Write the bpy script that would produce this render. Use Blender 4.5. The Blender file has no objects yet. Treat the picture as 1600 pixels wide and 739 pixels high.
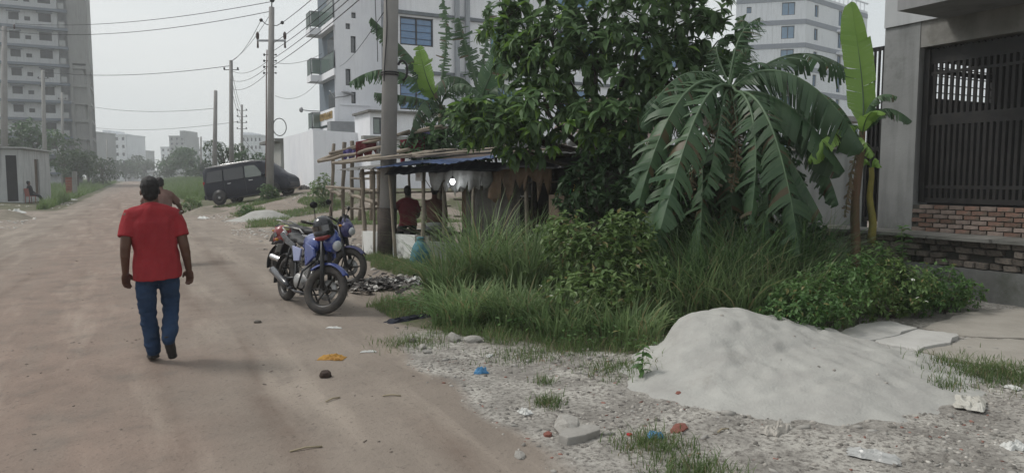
import bpy, bmesh, math, random
import numpy as np
from mathutils import Vector, Matrix, Euler, noise
random.seed(7); np.random.seed(7)
SC = bpy.context.scene
# ------------------------------------------------------------ camera
YAW = math.atan(585/1120.0); PIT = math.atan(93.5/1120.0); CAMH = 1.7
cd = bpy.data.cameras.new('camera'); cam = bpy.data.objects.new('camera', cd)
SC.collection.objects.link(cam); SC.camera = cam
cd.sensor_width = 36; cd.lens = 36*1120/1600.0; cd.clip_end = 4000; cd.clip_start = 0.05
cam.location = (0, 0, CAMH); cam.rotation_euler = (math.pi/2-PIT, 0, -YAW)
# ------------------------------------------------------------ world, sun, exposure
W = bpy.data.worlds.new('World'); SC.world = W; W.use_nodes = True
nt = W.node_tree; nt.nodes.clear()
SUN_EL = math.radians(52); SUN_AZ = math.radians(-50)     # azimuth clockwise from +Y
sky = nt.nodes.new('ShaderNodeTexSky'); sky.sky_type = 'NISHITA'; sky.sun_disc = False
sky.sun_elevation = SUN_EL; sky.sun_rotation = SUN_AZ
sky.air_density = 1.0; sky.dust_density = 4.0; sky.ozone_density = 1.0
hs = nt.nodes.new('ShaderNodeHueSaturation'); hs.inputs['Saturation'].default_value = 0.22
mxw = nt.nodes.new('ShaderNodeMix'); mxw.data_type = 'RGBA'; mxw.inputs[0].default_value = 0.75
mxw.inputs[7].default_value = (5.9, 6.05, 6.15, 1)        # the even grey of the overcast
bg = nt.nodes.new('ShaderNodeBackground'); bg.inputs['Strength'].default_value = 0.10
wo = nt.nodes.new('ShaderNodeOutputWorld')
wtc = nt.nodes.new('ShaderNodeTexCoord'); wmp = nt.nodes.new('ShaderNodeMapping'); wmp.inputs['Scale'].default_value = (1, 1, 3.2); wn = nt.nodes.new('ShaderNodeTexNoise')
wn.inputs['Scale'].default_value = 1.5; wn.inputs['Detail'].default_value = 4; wn.inputs['Roughness'].default_value = .5; wr = nt.nodes.new('ShaderNodeMapRange'); wr.inputs[1].default_value = .3; wr.inputs[2].default_value = .7
wr.inputs[3].default_value = 0; wr.inputs[4].default_value = 1; wc = nt.nodes.new('ShaderNodeMix'); wc.data_type = 'RGBA'; wc.inputs[6].default_value = (5.25, 5.7, 5.9, 1); wc.inputs[7].default_value = (6.55, 6.75, 6.65, 1)
nt.links.new(wtc.outputs['Generated'], wmp.inputs[0]); nt.links.new(wmp.outputs[0], wn.inputs['Vector']); nt.links.new(wn.outputs[0], wr.inputs[0]); nt.links.new(wr.outputs[0], wc.inputs[0]); nt.links.new(wc.outputs[2], mxw.inputs[7])
nt.links.new(sky.outputs[0], hs.inputs['Color']); nt.links.new(hs.outputs[0], mxw.inputs[6])
nt.links.new(mxw.outputs[2], bg.inputs[0]); nt.links.new(bg.outputs[0], wo.inputs[0])
sl = bpy.data.lights.new('sun', 'SUN'); sl.energy = 1.5; sl.angle = math.radians(14); sl.color = (1, 0.965, 0.91)
so = bpy.data.objects.new('sun', sl); SC.collection.objects.link(so)
sd = Vector((math.sin(SUN_AZ)*math.cos(SUN_EL), math.cos(SUN_AZ)*math.cos(SUN_EL), math.sin(SUN_EL)))
so.rotation_euler = sd.to_track_quat('Z', 'Y').to_euler(); so.location = (0, 0, 30)
SC.view_settings.view_transform = 'Standard'; SC.view_settings.look = 'None'
SC.view_settings.exposure = 0.46; SC.view_settings.gamma = 1
SC.cycles.max_bounces = 6; SC.cycles.volume_bounces = 1; SC.cycles.transparent_max_bounces = 6

# ------------------------------------------------------------ placement: real points from bearings
_f = Vector((math.sin(YAW)*math.cos(PIT), math.cos(YAW)*math.cos(PIT), -math.sin(PIT)))
_r = Vector((math.cos(YAW), -math.sin(YAW), 0)); _u = _r.cross(_f); _c = Vector((0, 0, CAMH))
def ray(x, y): return _f + _r*((x-800)/1120.0) - _u*((y-369.5)/1120.0)
def PZ(x, y, z=0): d = ray(x, y); return _c + d*((z-CAMH)/d.z)
def PD(x, y, dep): return _c + ray(x, y)*dep
def PY(x, y, Y): d = ray(x, y); return _c + d*(Y/d.y)
def PX(x, y, X): d = ray(x, y); return _c + d*(X/d.x)
# ------------------------------------------------------------ object helpers
COL = SC.collection
def thing(name, label, cat, loc=(0, 0, 0), rz=0, group=None):
    o = bpy.data.objects.new(name, None); COL.objects.link(o); o.empty_display_size = .1
    o.location = loc; o.rotation_euler = (0, 0, rz); o['label'] = label; o['category'] = cat
    if group: o['group'] = group
    return o
def tag(o, label=None, cat=None, group=None, kind=None):
    if label: o['label'] = label
    if cat: o['category'] = cat
    if group: o['group'] = group
    if kind: o['kind'] = kind
    return o
def link(name, me, parent=None, mat=None, loc=None):
    o = bpy.data.objects.new(name, me); COL.objects.link(o)
    if parent is not None: o.parent = parent
    if loc is not None: o.location = loc
    if mat is not None:
        for m in (mat if isinstance(mat, (list, tuple)) else [mat]): me.materials.append(m)
    return o
def copy_tree(o, parent=None):
    c = o.copy(); COL.objects.link(c); c.parent = parent
    for ch in list(o.children): copy_tree(ch, c)
    return c
def mesh_np(name, V, F, smooth=False):
    """V (n,3); F list of int arrays (m,k)"""
    me = bpy.data.meshes.new(name); V = np.asarray(V, dtype=np.float32)
    me.vertices.add(len(V)); me.vertices.foreach_set('co', V.ravel())
    F = [np.asarray(f, dtype=np.int32) for f in F if len(f)]
    loops = np.concatenate([f.ravel() for f in F]); tot = np.concatenate([np.full(len(f), f.shape[1], np.int32) for f in F])
    start = np.concatenate([[0], np.cumsum(tot)[:-1]]).astype(np.int32)
    me.loops.add(len(loops)); me.loops.foreach_set('vertex_index', loops)
    me.polygons.add(len(tot)); me.polygons.foreach_set('loop_start', start); me.polygons.foreach_set('loop_total', tot)
    if smooth: me.polygons.foreach_set('use_smooth', np.ones(len(tot), dtype=bool))
    me.update(calc_edges=True); me.validate(); return me
def stamp(T, faces, R, P):
    """template verts T (n,3), faces list of tuples; R (m,3,3), P (m,3)"""
    T = np.asarray(T, float); n = len(T); m = len(P)
    V = (np.einsum('mij,nj->mni', R, T) + P[:, None, :]).reshape(-1, 3)
    by = {}
    for f in faces: by.setdefault(len(f), []).append(f)
    F = []
    for k, fl in by.items():
        fl = np.array(fl, np.int64)
        F.append((fl[None]+(np.arange(m)*n)[:, None, None]).reshape(-1, k))
    return V, F
def merge(parts):
    Vs, Fs, off = [], [], 0
    for V, F in parts:
        Vs.append(V); Fs += [np.asarray(f)+off for f in F]; off += len(V)
    return np.concatenate(Vs), Fs
def ortho(v):
    v = Vector(v).normalized(); a = Vector((0, 0, 1)) if abs(v.z) < .9 else Vector((0, 1, 0))
    s = v.cross(a).normalized(); return s, s.cross(v).normalized()
class MB:
    def __init__(s): s.v = []; s.f = []; s.mi = []; s.sm = []
    def add(s, vs, fs, m=0, sm=False):
        o = len(s.v); s.v += [tuple(v) for v in vs]
        for f in fs: s.f.append(tuple(i+o for i in f)); s.mi.append(m); s.sm.append(sm)
        return s
    def box(s, c, d, R=None, m=0, taper=1.0):
        hx, hy, hz = d[0]/2, d[1]/2, d[2]/2
        vs = [Vector((x*hx*(taper if z > 0 else 1), y*hy*(taper if z > 0 else 1), z*hz)) for z in (-1, 1) for x, y in ((-1, -1), (1, -1), (1, 1), (-1, 1))]
        if R is not None:
            if not isinstance(R, Matrix): R = Euler(R).to_matrix()
            vs = [R @ v for v in vs]
        c = Vector(c); return s.add([v+c for v in vs], [(3, 2, 1, 0), (4, 5, 6, 7), (0, 1, 5, 4), (1, 2, 6, 5), (2, 3, 7, 6), (3, 0, 4, 7)], m)
    def bx(s, x0, x1, y0, y1, z0, z1, m=0): return s.box(((x0+x1)/2, (y0+y1)/2, (z0+z1)/2), (abs(x1-x0), abs(y1-y0), abs(z1-z0)), None, m)
    def tube(s, pts, r, n=8, m=0, caps=True, flat=1.0, up=None, sm=True):
        pts = [Vector(p) for p in pts]; k = len(pts)
        rs = list(r) if isinstance(r, (list, tuple)) else [r]*k
        vs = []; a = None
        for i, p in enumerate(pts):
            t = (pts[min(i+1, k-1)]-pts[max(i-1, 0)])
            t = t.normalized() if t.length > 1e-9 else Vector((0, 0, 1))
            if a is None:
                if up is not None: a = (Vector(up)-t*Vector(up).dot(t)).normalized()
                else: a, _ = ortho(t)
            else:
                a = a-t*a.dot(t); a = a.normalized() if a.length > 1e-6 else ortho(t)[0]
            b = t.cross(a)
            rr = rs[i]; ra, rb = (rr, rr*flat) if not isinstance(rr, tuple) else rr
            for j in range(n):
                q = 2*math.pi*j/n; vs.append(p+a*math.cos(q)*ra+b*math.sin(q)*rb)
        fs = [(i*n+j, i*n+(j+1) % n, (i+1)*n+(j+1) % n, (i+1)*n+j) for i in range(k-1) for j in range(n)]
        s.add(vs, fs, m, sm)
        if caps:
            o = len(s.v)-len(vs)
            s.f.append(tuple(o+j for j in range(n))[::-1]); s.mi.append(m); s.sm.append(False)
            s.f.append(tuple(o+(k-1)*n+j for j in range(n))); s.mi.append(m); s.sm.append(False)
        return s
    def ell(s, c, d, n=12, m=0, R=None):
        c = Vector(c); h = max(4, n//2); vs = []
        if R is not None and not isinstance(R, Matrix): R = Euler(R).to_matrix()
        def P(v):
            v = Vector(v); v = Vector((v.x*d[0], v.y*d[1], v.z*d[2]))
            return c+(R @ v if R is not None else v)
        vs.append(P((0, 0, 1)))
        for i in range(1, h):
            a = math.pi*i/h
            for j in range(n): b = 2*math.pi*j/n; vs.append(P((math.sin(a)*math.cos(b), math.sin(a)*math.sin(b), math.cos(a))))
        vs.append(P((0, 0, -1))); L = len(vs)-1
        fs = [(0, 1+j, 1+(j+1) % n) for j in range(n)]
        for i in range(h-2):
            for j in range(n): a = 1+i*n+j; b = 1+i*n+(j+1) % n; fs.append((a, a+n, b+n, b))
        fs += [(L, 1+(h-2)*n+(j+1) % n, 1+(h-2)*n+j) for j in range(n)]
        return s.add(vs, fs, m, True)
    def lathe(s, prof, c, axis=(0, 0, 1), n=20, m=0, sm=True, a0=0, a1=2*math.pi):
        ax = Vector(axis).normalized(); u, w = ortho(ax); c = Vector(c); k = len(prof); vs = []
        full = abs(a1-a0-2*math.pi) < 1e-6; nn = n if full else n+1
        for r, z in prof:
            for j in range(nn): q = a0+(a1-a0)*j/n; vs.append(c+ax*z+u*math.cos(q)*r+w*math.sin(q)*r)
        fs = [(i*nn+j, i*nn+(j+1) % nn, (i+1)*nn+(j+1) % nn, (i+1)*nn+j) for i in range(k-1) for j in range(n)]
        return s.add(vs, fs, m, sm)
    def prism(s, poly, O, U, V2, D, m=0):
        """poly 2d in plane (O,U,V2), extruded by vector D"""
        O, U, V2, D = map(Vector, (O, U, V2, D)); n = len(poly)
        a = [O+U*p[0]+V2*p[1] for p in poly]; b = [p+D for p in a]
        fs = [tuple(range(n)), tuple(range(2*n-1, n-1, -1))]+[(i, i+n, (i+1) % n+n, (i+1) % n) for i in range(n)]
        return s.add(a+b, fs, m)
    def mesh(s, name):
        me = bpy.data.meshes.new(name); me.from_pydata(s.v, [], s.f)
        if len(me.polygons) == len(s.f):
            me.polygons.foreach_set('material_index', s.mi); me.polygons.foreach_set('use_smooth', s.sm)
        me.update(); return me
    def build(s, name, mat, parent=None, fix=True, bevel=0, loc=None):
        me = s.mesh(name)
        if fix or bevel:
            bm = bmesh.new(); bm.from_mesh(me)
            bmesh.ops.recalc_face_normals(bm, faces=bm.faces)
            if bevel: bmesh.ops.bevel(bm, geom=bm.edges[:], offset=bevel, segments=2, affect='EDGES', profile=.6, clamp_overlap=True)
            bm.to_mesh(me); bm.free()
        return link(name, me, parent, mat, loc)
TS = bpy.data.scenes.new('workbench')
def blob(name, mb, voxel, mat, parent=None, smooth=3, wob=0, wsc=6.0, ws=(1, 1, 1)):
    """union of overlapping closed shapes as one continuous surface"""
    me = mb.mesh(name+'_src'); tmp = bpy.data.objects.new('tmp', me); TS.collection.objects.link(tmp)
    r = tmp.modifiers.new('r', 'REMESH'); r.mode = 'VOXEL'; r.voxel_size = voxel; r.use_smooth_shade = True
    if smooth: q = tmp.modifiers.new('s', 'SMOOTH'); q.iterations = smooth; q.factor = .5
    with bpy.context.temp_override(scene=TS, view_layer=TS.view_layers[0]):
        dg = bpy.context.evaluated_depsgraph_get()
        m2 = bpy.data.meshes.new_from_object(tmp.evaluated_get(dg)); m2.name = name
    bpy.data.objects.remove(tmp); bpy.data.meshes.remove(me)
    if wob:
        n_ = len(m2.vertices); co = np.empty(n_*3, np.float32); no = np.empty(n_*3, np.float32)
        m2.vertices.foreach_get('co', co); m2.vertices.foreach_get('normal', no); co = co.reshape(-1, 3); no = no.reshape(-1, 3)
        w_ = np.array([noise.noise(Vector((c[0]*ws[0], c[1]*ws[1], c[2]*ws[2]))*wsc)+.5*noise.noise(Vector((c[0]*ws[0], c[1]*ws[1], c[2]*ws[2]))*wsc*2.3) for c in co.tolist()])
        m2.vertices.foreach_set('co', (co+no*(wob*w_)[:, None]).astype(np.float32).ravel())
    m2.polygons.foreach_set('use_smooth', [True]*len(m2.polygons))
    return link(name, m2, parent, mat)
def bez(p, t):
    if len(p) == 3: return p[0]*(1-t)**2+p[1]*2*t*(1-t)+p[2]*t*t
    return p[0]*(1-t)**3+p[1]*3*t*(1-t)**2+p[2]*3*t*t*(1-t)+p[3]*t**3
def sst(a, b, x):
    t = min(1, max(0, (x-a)/(b-a))); return t*t*(3-2*t)
U = random.uniform
# ------------------------------------------------------------ materials
MC = {}
def mat(name, c1, c2=None, sc=3.0, rough=.85, bump=.15, bsc=None, metal=0, streak=0, spec=.35, dirt=None, dsc=1.2, dth=.55, isl=0, coat=0, stretch=(1, 1, 1), rv=0):
    if name in MC: return MC[name]
    m = bpy.data.materials.new(name); m.use_nodes = True; MC[name] = m
    n = m.node_tree.nodes; l = m.node_tree.links; b = n['Principled BSDF']
    if c2 is None: c2 = tuple(x*.72 for x in c1)
    tc = n.new('ShaderNodeTexCoord'); mp = n.new('ShaderNodeMapping'); l.new(tc.outputs['Object'], mp.inputs[0])
    mp.inputs['Scale'].default_value = stretch
    n1 = n.new('ShaderNodeTexNoise'); n1.inputs['Scale'].default_value = sc; n1.inputs['Detail'].default_value = 8; n1.inputs['Roughness'].default_value = .62
    l.new(mp.outputs[0], n1.inputs['Vector'])
    r1 = n.new('ShaderNodeMapRange'); r1.inputs[1].default_value = .32; r1.inputs[2].default_value = .68; l.new(n1.outputs[0], r1.inputs[0])
    mx = n.new('ShaderNodeMix'); mx.data_type = 'RGBA'; mx.inputs[6].default_value = (*c1, 1); mx.inputs[7].default_value = (*c2, 1)
    l.new(r1.outputs[0], mx.inputs[0]); out = mx.outputs[2]
    def blend(fac, col, amt):
        nonlocal out
        k = n.new('ShaderNodeMix'); k.data_type = 'RGBA'; q = n.new('ShaderNodeMath'); q.operation = 'MULTIPLY'; q.inputs[1].default_value = amt
        l.new(fac, q.inputs[0]); l.new(q.outputs[0], k.inputs[0]); l.new(out, k.inputs[6]); k.inputs[7].default_value = (*col, 1); out = k.outputs[2]
    if streak:
        m2 = n.new('ShaderNodeMapping'); m2.inputs['Scale'].default_value = (2.3, 2.3, .22); l.new(tc.outputs['Object'], m2.inputs[0])
        n2 = n.new('ShaderNodeTexNoise'); n2.inputs['Scale'].default_value = 2.2; n2.inputs['Detail'].default_value = 6; l.new(m2.outputs[0], n2.inputs['Vector'])
        r2 = n.new('ShaderNodeMapRange'); r2.inputs[1].default_value = .5; r2.inputs[2].default_value = .72; l.new(n2.outputs[0], r2.inputs[0])
        blend(r2.outputs[0], tuple(x*.35 for x in c1), streak)
    if dirt is not None:
        n3 = n.new('ShaderNodeTexNoise'); n3.inputs['Scale'].default_value = dsc; n3.inputs['Detail'].default_value = 9; n3.inputs['Roughness'].default_value = .7; l.new(tc.outputs['Object'], n3.inputs['Vector'])
        r3 = n.new('ShaderNodeMapRange'); r3.inputs[1].default_value = dth; r3.inputs[2].default_value = dth+.14; l.new(n3.outputs[0], r3.inputs[0])
        blend(r3.outputs[0], dirt, .85)
    if isl or rv:
        g = n.new('ShaderNodeNewGeometry') if isl else n.new('ShaderNodeObjectInfo')
        src = g.outputs['Random Per Island'] if isl else g.outputs['Random']
        rr = n.new('ShaderNodeMapRange'); a = isl or rv; rr.inputs[3].default_value = 1-a; rr.inputs[4].default_value = 1+a; l.new(src, rr.inputs[0])
        h = n.new('ShaderNodeHueSaturation'); l.new(rr.outputs[0], h.inputs['Value']); l.new(out, h.inputs['Color']); out = h.outputs[0]
    l.new(out, b.inputs['Base Color']); b.inputs['Metallic'].default_value = metal
    b.inputs['Specular IOR Level'].default_value = spec
    rm = n.new('ShaderNodeMapRange'); rm.inputs[3].default_value = max(.02, rough-.12); rm.inputs[4].default_value = min(1, rough+.12); l.new(n1.outputs[0], rm.inputs[0]); l.new(rm.outputs[0], b.inputs['Roughness'])
    if coat: b.inputs['Coat Weight'].default_value = coat; b.inputs['Coat Roughness'].default_value = .08
    if bump:
        nb = n.new('ShaderNodeTexNoise'); nb.inputs['Scale'].default_value = bsc or sc*6; nb.inputs['Detail'].default_value = 6; l.new(mp.outputs[0], nb.inputs['Vector'])
        bp = n.new('ShaderNodeBump'); bp.inputs['Strength'].default_value = bump; bp.inputs['Distance'].default_value = .02; l.new(nb.outputs[0], bp.inputs['Height']); l.new(bp.outputs[0], b.inputs['Normal'])
    return m
def leafmat(name, c1, c2, isl=.35, trans=.42, rough=.45, sc=1.5, spec=.4, dry=None):
    if name in MC: return MC[name]
    m = bpy.data.materials.new(name); m.use_nodes = True; MC[name] = m
    n = m.node_tree.nodes; l = m.node_tree.links; b = n['Principled BSDF']; o = n['Material Output']
    g = n.new('ShaderNodeNewGeometry'); tc = n.new('ShaderNodeTexCoord')
    n1 = n.new('ShaderNodeTexNoise'); n1.inputs['Scale'].default_value = sc; n1.inputs['Detail'].default_value = 5; l.new(tc.outputs['Object'], n1.inputs['Vector'])
    oi = n.new('ShaderNodeObjectInfo')
    ad = n.new('ShaderNodeMath'); ad.operation = 'MULTIPLY_ADD'; ad.inputs[1].default_value = .55; l.new(g.outputs['Random Per Island'], ad.inputs[0])
    r0 = n.new('ShaderNodeMapRange'); r0.inputs[1].default_value = .35; r0.inputs[2].default_value = .65; r0.inputs[4].default_value = .5; l.new(n1.outputs[0], r0.inputs[0]); l.new(r0.outputs[0], ad.inputs[2])
    mx = n.new('ShaderNodeMix'); mx.data_type = 'RGBA'; mx.inputs[6].default_value = (*c1, 1); mx.inputs[7].default_value = (*c2, 1); l.new(ad.outputs[0], mx.inputs[0]); out = mx.outputs[2]
    if dry is not None:
        gt = n.new('ShaderNodeMath'); gt.operation = 'FRACT'; k = n.new('ShaderNodeMath'); k.operation = 'MULTIPLY'; k.inputs[1].default_value = 17.3
        l.new(g.outputs['Random Per Island'], k.inputs[0]); l.new(k.outputs[0], gt.inputs[0])
        th = n.new('ShaderNodeMath'); th.operation = 'GREATER_THAN'; th.inputs[1].default_value = 1-dry[3]; l.new(gt.outputs[0], th.inputs[0])
        m3 = n.new('ShaderNodeMix'); m3.data_type = 'RGBA'; m3.inputs[7].default_value = (*dry[:3], 1); l.new(th.outputs[0], m3.inputs[0]); l.new(out, m3.inputs[6]); out = m3.outputs[2]
    rr = n.new('ShaderNodeMapRange'); rr.inputs[3].default_value = 1-isl; rr.inputs[4].default_value = 1+isl; l.new(oi.outputs['Random'], rr.inputs[0])
    h = n.new('ShaderNodeHueSaturation'); l.new(rr.outputs[0], h.inputs['Value']); l.new(out, h.inputs['Color'])
    l.new(h.outputs[0], b.inputs['Base Color']); b.inputs['Roughness'].default_value = rough; b.inputs['Specular IOR Level'].default_value = spec
    t = n.new('ShaderNodeBsdfTranslucent'); l.new(h.outputs[0], t.inputs[0]); ms = n.new('ShaderNodeMixShader'); ms.inputs[0].default_value = trans
    l.new(b.outputs[0], ms.inputs[1]); l.new(t.outputs[0], ms.inputs[2]); l.new(ms.outputs[0], o.inputs[0])
    return m
def emis(name, c, s):
    m = bpy.data.materials.new(name); m.use_nodes = True; b = m.node_tree.nodes['Principled BSDF']
    b.inputs['Base Color'].default_value = (*c, 1); b.inputs['Emission Color'].default_value = (*c, 1); b.inputs['Emission Strength'].default_value = s; return m
def glassy(name, c, rough=.08):
    m = mat(name, c, tuple(x*.8 for x in c), rough=rough+.12, bump=0, spec=.9, coat=.5); return m
WHITE_WALL = mat('painted_plaster_white', (.80, .81, .84), (.72, .73, .77), sc=.6, bump=.05, streak=.14)
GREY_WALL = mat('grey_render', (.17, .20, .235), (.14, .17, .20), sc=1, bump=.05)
CONC = mat('raw_concrete', (.30, .30, .285), (.21, .21, .20), sc=1.6, bump=.25, bsc=30, streak=.4, dirt=(.14, .14, .13), dth=.58)
CONC_D = mat('weathered_concrete', (.20, .195, .18), (.11, .11, .10), sc=2.2, bump=.4, bsc=25, streak=.5, dirt=(.06, .065, .05), dth=.56)
POLE_C = mat('pole_concrete', (.27, .26, .25), (.20, .195, .19), sc=1.2, bump=.2, bsc=20, streak=.3)
DARK_STEEL = mat('black_painted_steel', (.018, .018, .02), (.03, .028, .026), sc=8, rough=.5, bump=.05)
GALV = mat('galvanised_steel', (.35, .36, .37), (.25, .25, .26), sc=5, rough=.45, metal=.7, bump=.05)
BAMBOO = mat('grey_weathered_bamboo', (.25, .215, .17), (.15, .125, .10), sc=3, stretch=(1, 1, 1), bump=.2, rough=.8, rv=.3)
TIMBER = mat('dark_timber', (.055, .042, .034), (.03, .024, .02), sc=6, bump=.4)
BLACK = mat('black_plastic', (.012, .012, .014), (.02, .02, .022), sc=10, rough=.4, bump=.03)
RUBBER = mat('dusty_rubber', (.025, .024, .024), (.07, .062, .055), sc=9, rough=.85, bump=.3, bsc=60)
CHROME = mat('metal_chrome', (.62, .62, .63), (.5, .5, .5), sc=8, rough=.28, metal=1, bump=0)
ALU = mat('dusty_aluminium', (.38, .38, .38), (.22, .21, .2), sc=14, rough=.5, metal=.6, bump=.2)
SKIN = mat('brown_skin', (.105, .052, .034), (.085, .042, .028), sc=6, rough=.55, bump=.04, spec=.4)
HAIR = mat('black_hair', (.008, .007, .008), (.014, .012, .012), sc=40, rough=.6, bump=.5, bsc=150)
# ============================================================ GROUND
def hgt(x, y):
    z = 0.0
    r = sst(1.8, 9.5, x)*sst(25, 35, y)*1.05
    z += r
    z += sst(-4.0, -9.0, x)*0.25+sst(60, 200, y)*0.25
    z += .05*sst(2.6, 4.2, x)*(1-sst(25, 35, y))
    z += .05*sst(5.0, 6.5, x)*(1-sst(5.5, 8, y))
    if y < 60:
        k = .5+.5*sst(2.0, 3.2, x)
        z += k*(.022*noise.noise(Vector((x*1.1, y*1.1, 0)))+.010*noise.noise(Vector((x*4, y*4, 3)))+.006*noise.noise(Vector((x*11, y*11, 3))))
        z -= .012*math.exp(-((x-.9)/.25)**2)+.012*math.exp(-((x+.9)/.25)**2)    # wheel tracks
    else: z += .05*noise.noise(Vector((x*.3, y*.3, 0)))
    return z
def axis(lst):
    out = []
    for a, b, s in lst: out += list(np.arange(a, b-1e-6, s))
    out.append(lst[-1][1]); return np.array(out)
xs = axis([(-1500, -300, 200), (-300, -60, 20), (-60, -12, 3), (-12, -3, .5), (-3, 9.5, .06), (9.5, 20, .6), (20, 80, 5), (80, 300, 20), (300, 1500, 200)])
ys = axis([(-200, -20, 30), (-20, 0, 2), (0, 1.6, .4), (1.6, 9, .055), (9, 16, .12), (16, 50, .5), (50, 160, 3), (160, 600, 30), (600, 3000, 300)])
nx, ny = len(xs), len(ys)
V = np.array([(x, y, hgt(x, y)) for y in ys for x in xs])
ii = (np.arange(ny-1)[:, None]*nx+np.arange(nx-1)[None]).ravel()
gm = mesh_np('ground', V, [np.stack([ii, ii+1, ii+1+nx, ii+nx], 1)], True)
# what the ground is made of, as three surface masks
def nz(x, y, s, o=0): return noise.noise(Vector((x*s, y*s, o)))
def edgeR(y): return (2.35+.25*nz(0, y, .35)) if y > 7 else (2.25+.3*nz(0, y, .8)-.12*(7-y)*0)
def masks(x, y):
    e = nz(x, y, .9)*.35+nz(x, y, 3, 5)*.15
    # gravel / rubble strip
    gr = sst(1.75+.1*(y-3), 2.45, x+e*.8)*(1-sst(6.0, 8.2, y+e*2)) if y < 9 else 0
    # greenery soil
    d = x-(2.6+max(0, 7.6-y)*.55+sst(8.8, 10.2, y)*1.3)+e
    gs = sst(-.2, .45, d)*sst(4.6, 5.6, y-.0*x+e)*(1-sst(13.0, 16, y))
    if x > 5.2 and y < 5.4: gs *= .3
    if y > 22:
        gs = max(gs, sst(3.2, 4.4, x+e*2.5)*sst(23, 25, y)*sst(-.15, .25, nz(x, y, .45, 9)+.1)*(1-sst(34, 38, y)*sst(0, 1, x-5)*.4))
    if y > 42: gs = max(gs, sst(2.0, 3.0, x+e), sst(-3.0, -4.2, x+e))
    if x < -4.6 and y > 20: gs = max(gs, .6*sst(0, .3, nz(x, y, .4, 2)))
    # reddish brick dust road centre
    rd = (1-sst(.2, 2.2, abs(x+.9)+e*1.5))
    return (min(1, gr), min(1, gs), rd)
ca = gm.color_attributes.new('mask', 'FLOAT_COLOR', 'POINT')
cols = np.ones((len(V), 4), np.float32)
def track(x, y):
    t = 0
    for x0, w, ph, am in ((-2.35, .13, 0, .16), (-.85, .12, .4, .16), (.15, .08, 2.0, .25), (.62, .12, 1.0, .2), (1.55, .12, 1.3, .2), (-1.6, .07, 3.0, .3), (1.15, .05, 4.0, .4)):
        c = x0+am*math.sin(y*.21+ph)+.05*noise.noise(Vector((0, y*.5, ph)))
        t = max(t, math.exp(-((x-c)/w)**2)*sst(-.25, .25, noise.noise(Vector((x0*3, y*.33, ph)))))
    return t
for i, (x, y, z) in enumerate(V):
    if -60 < x < 60 and y < 400: cols[i, :3] = masks(x, y); cols[i, 3] = track(x, y) if -3.5 < x < 2.6 else 0
    else: cols[i, :3] = (0, 1, 0)
ca.data.foreach_set('color', cols.ravel())
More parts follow.
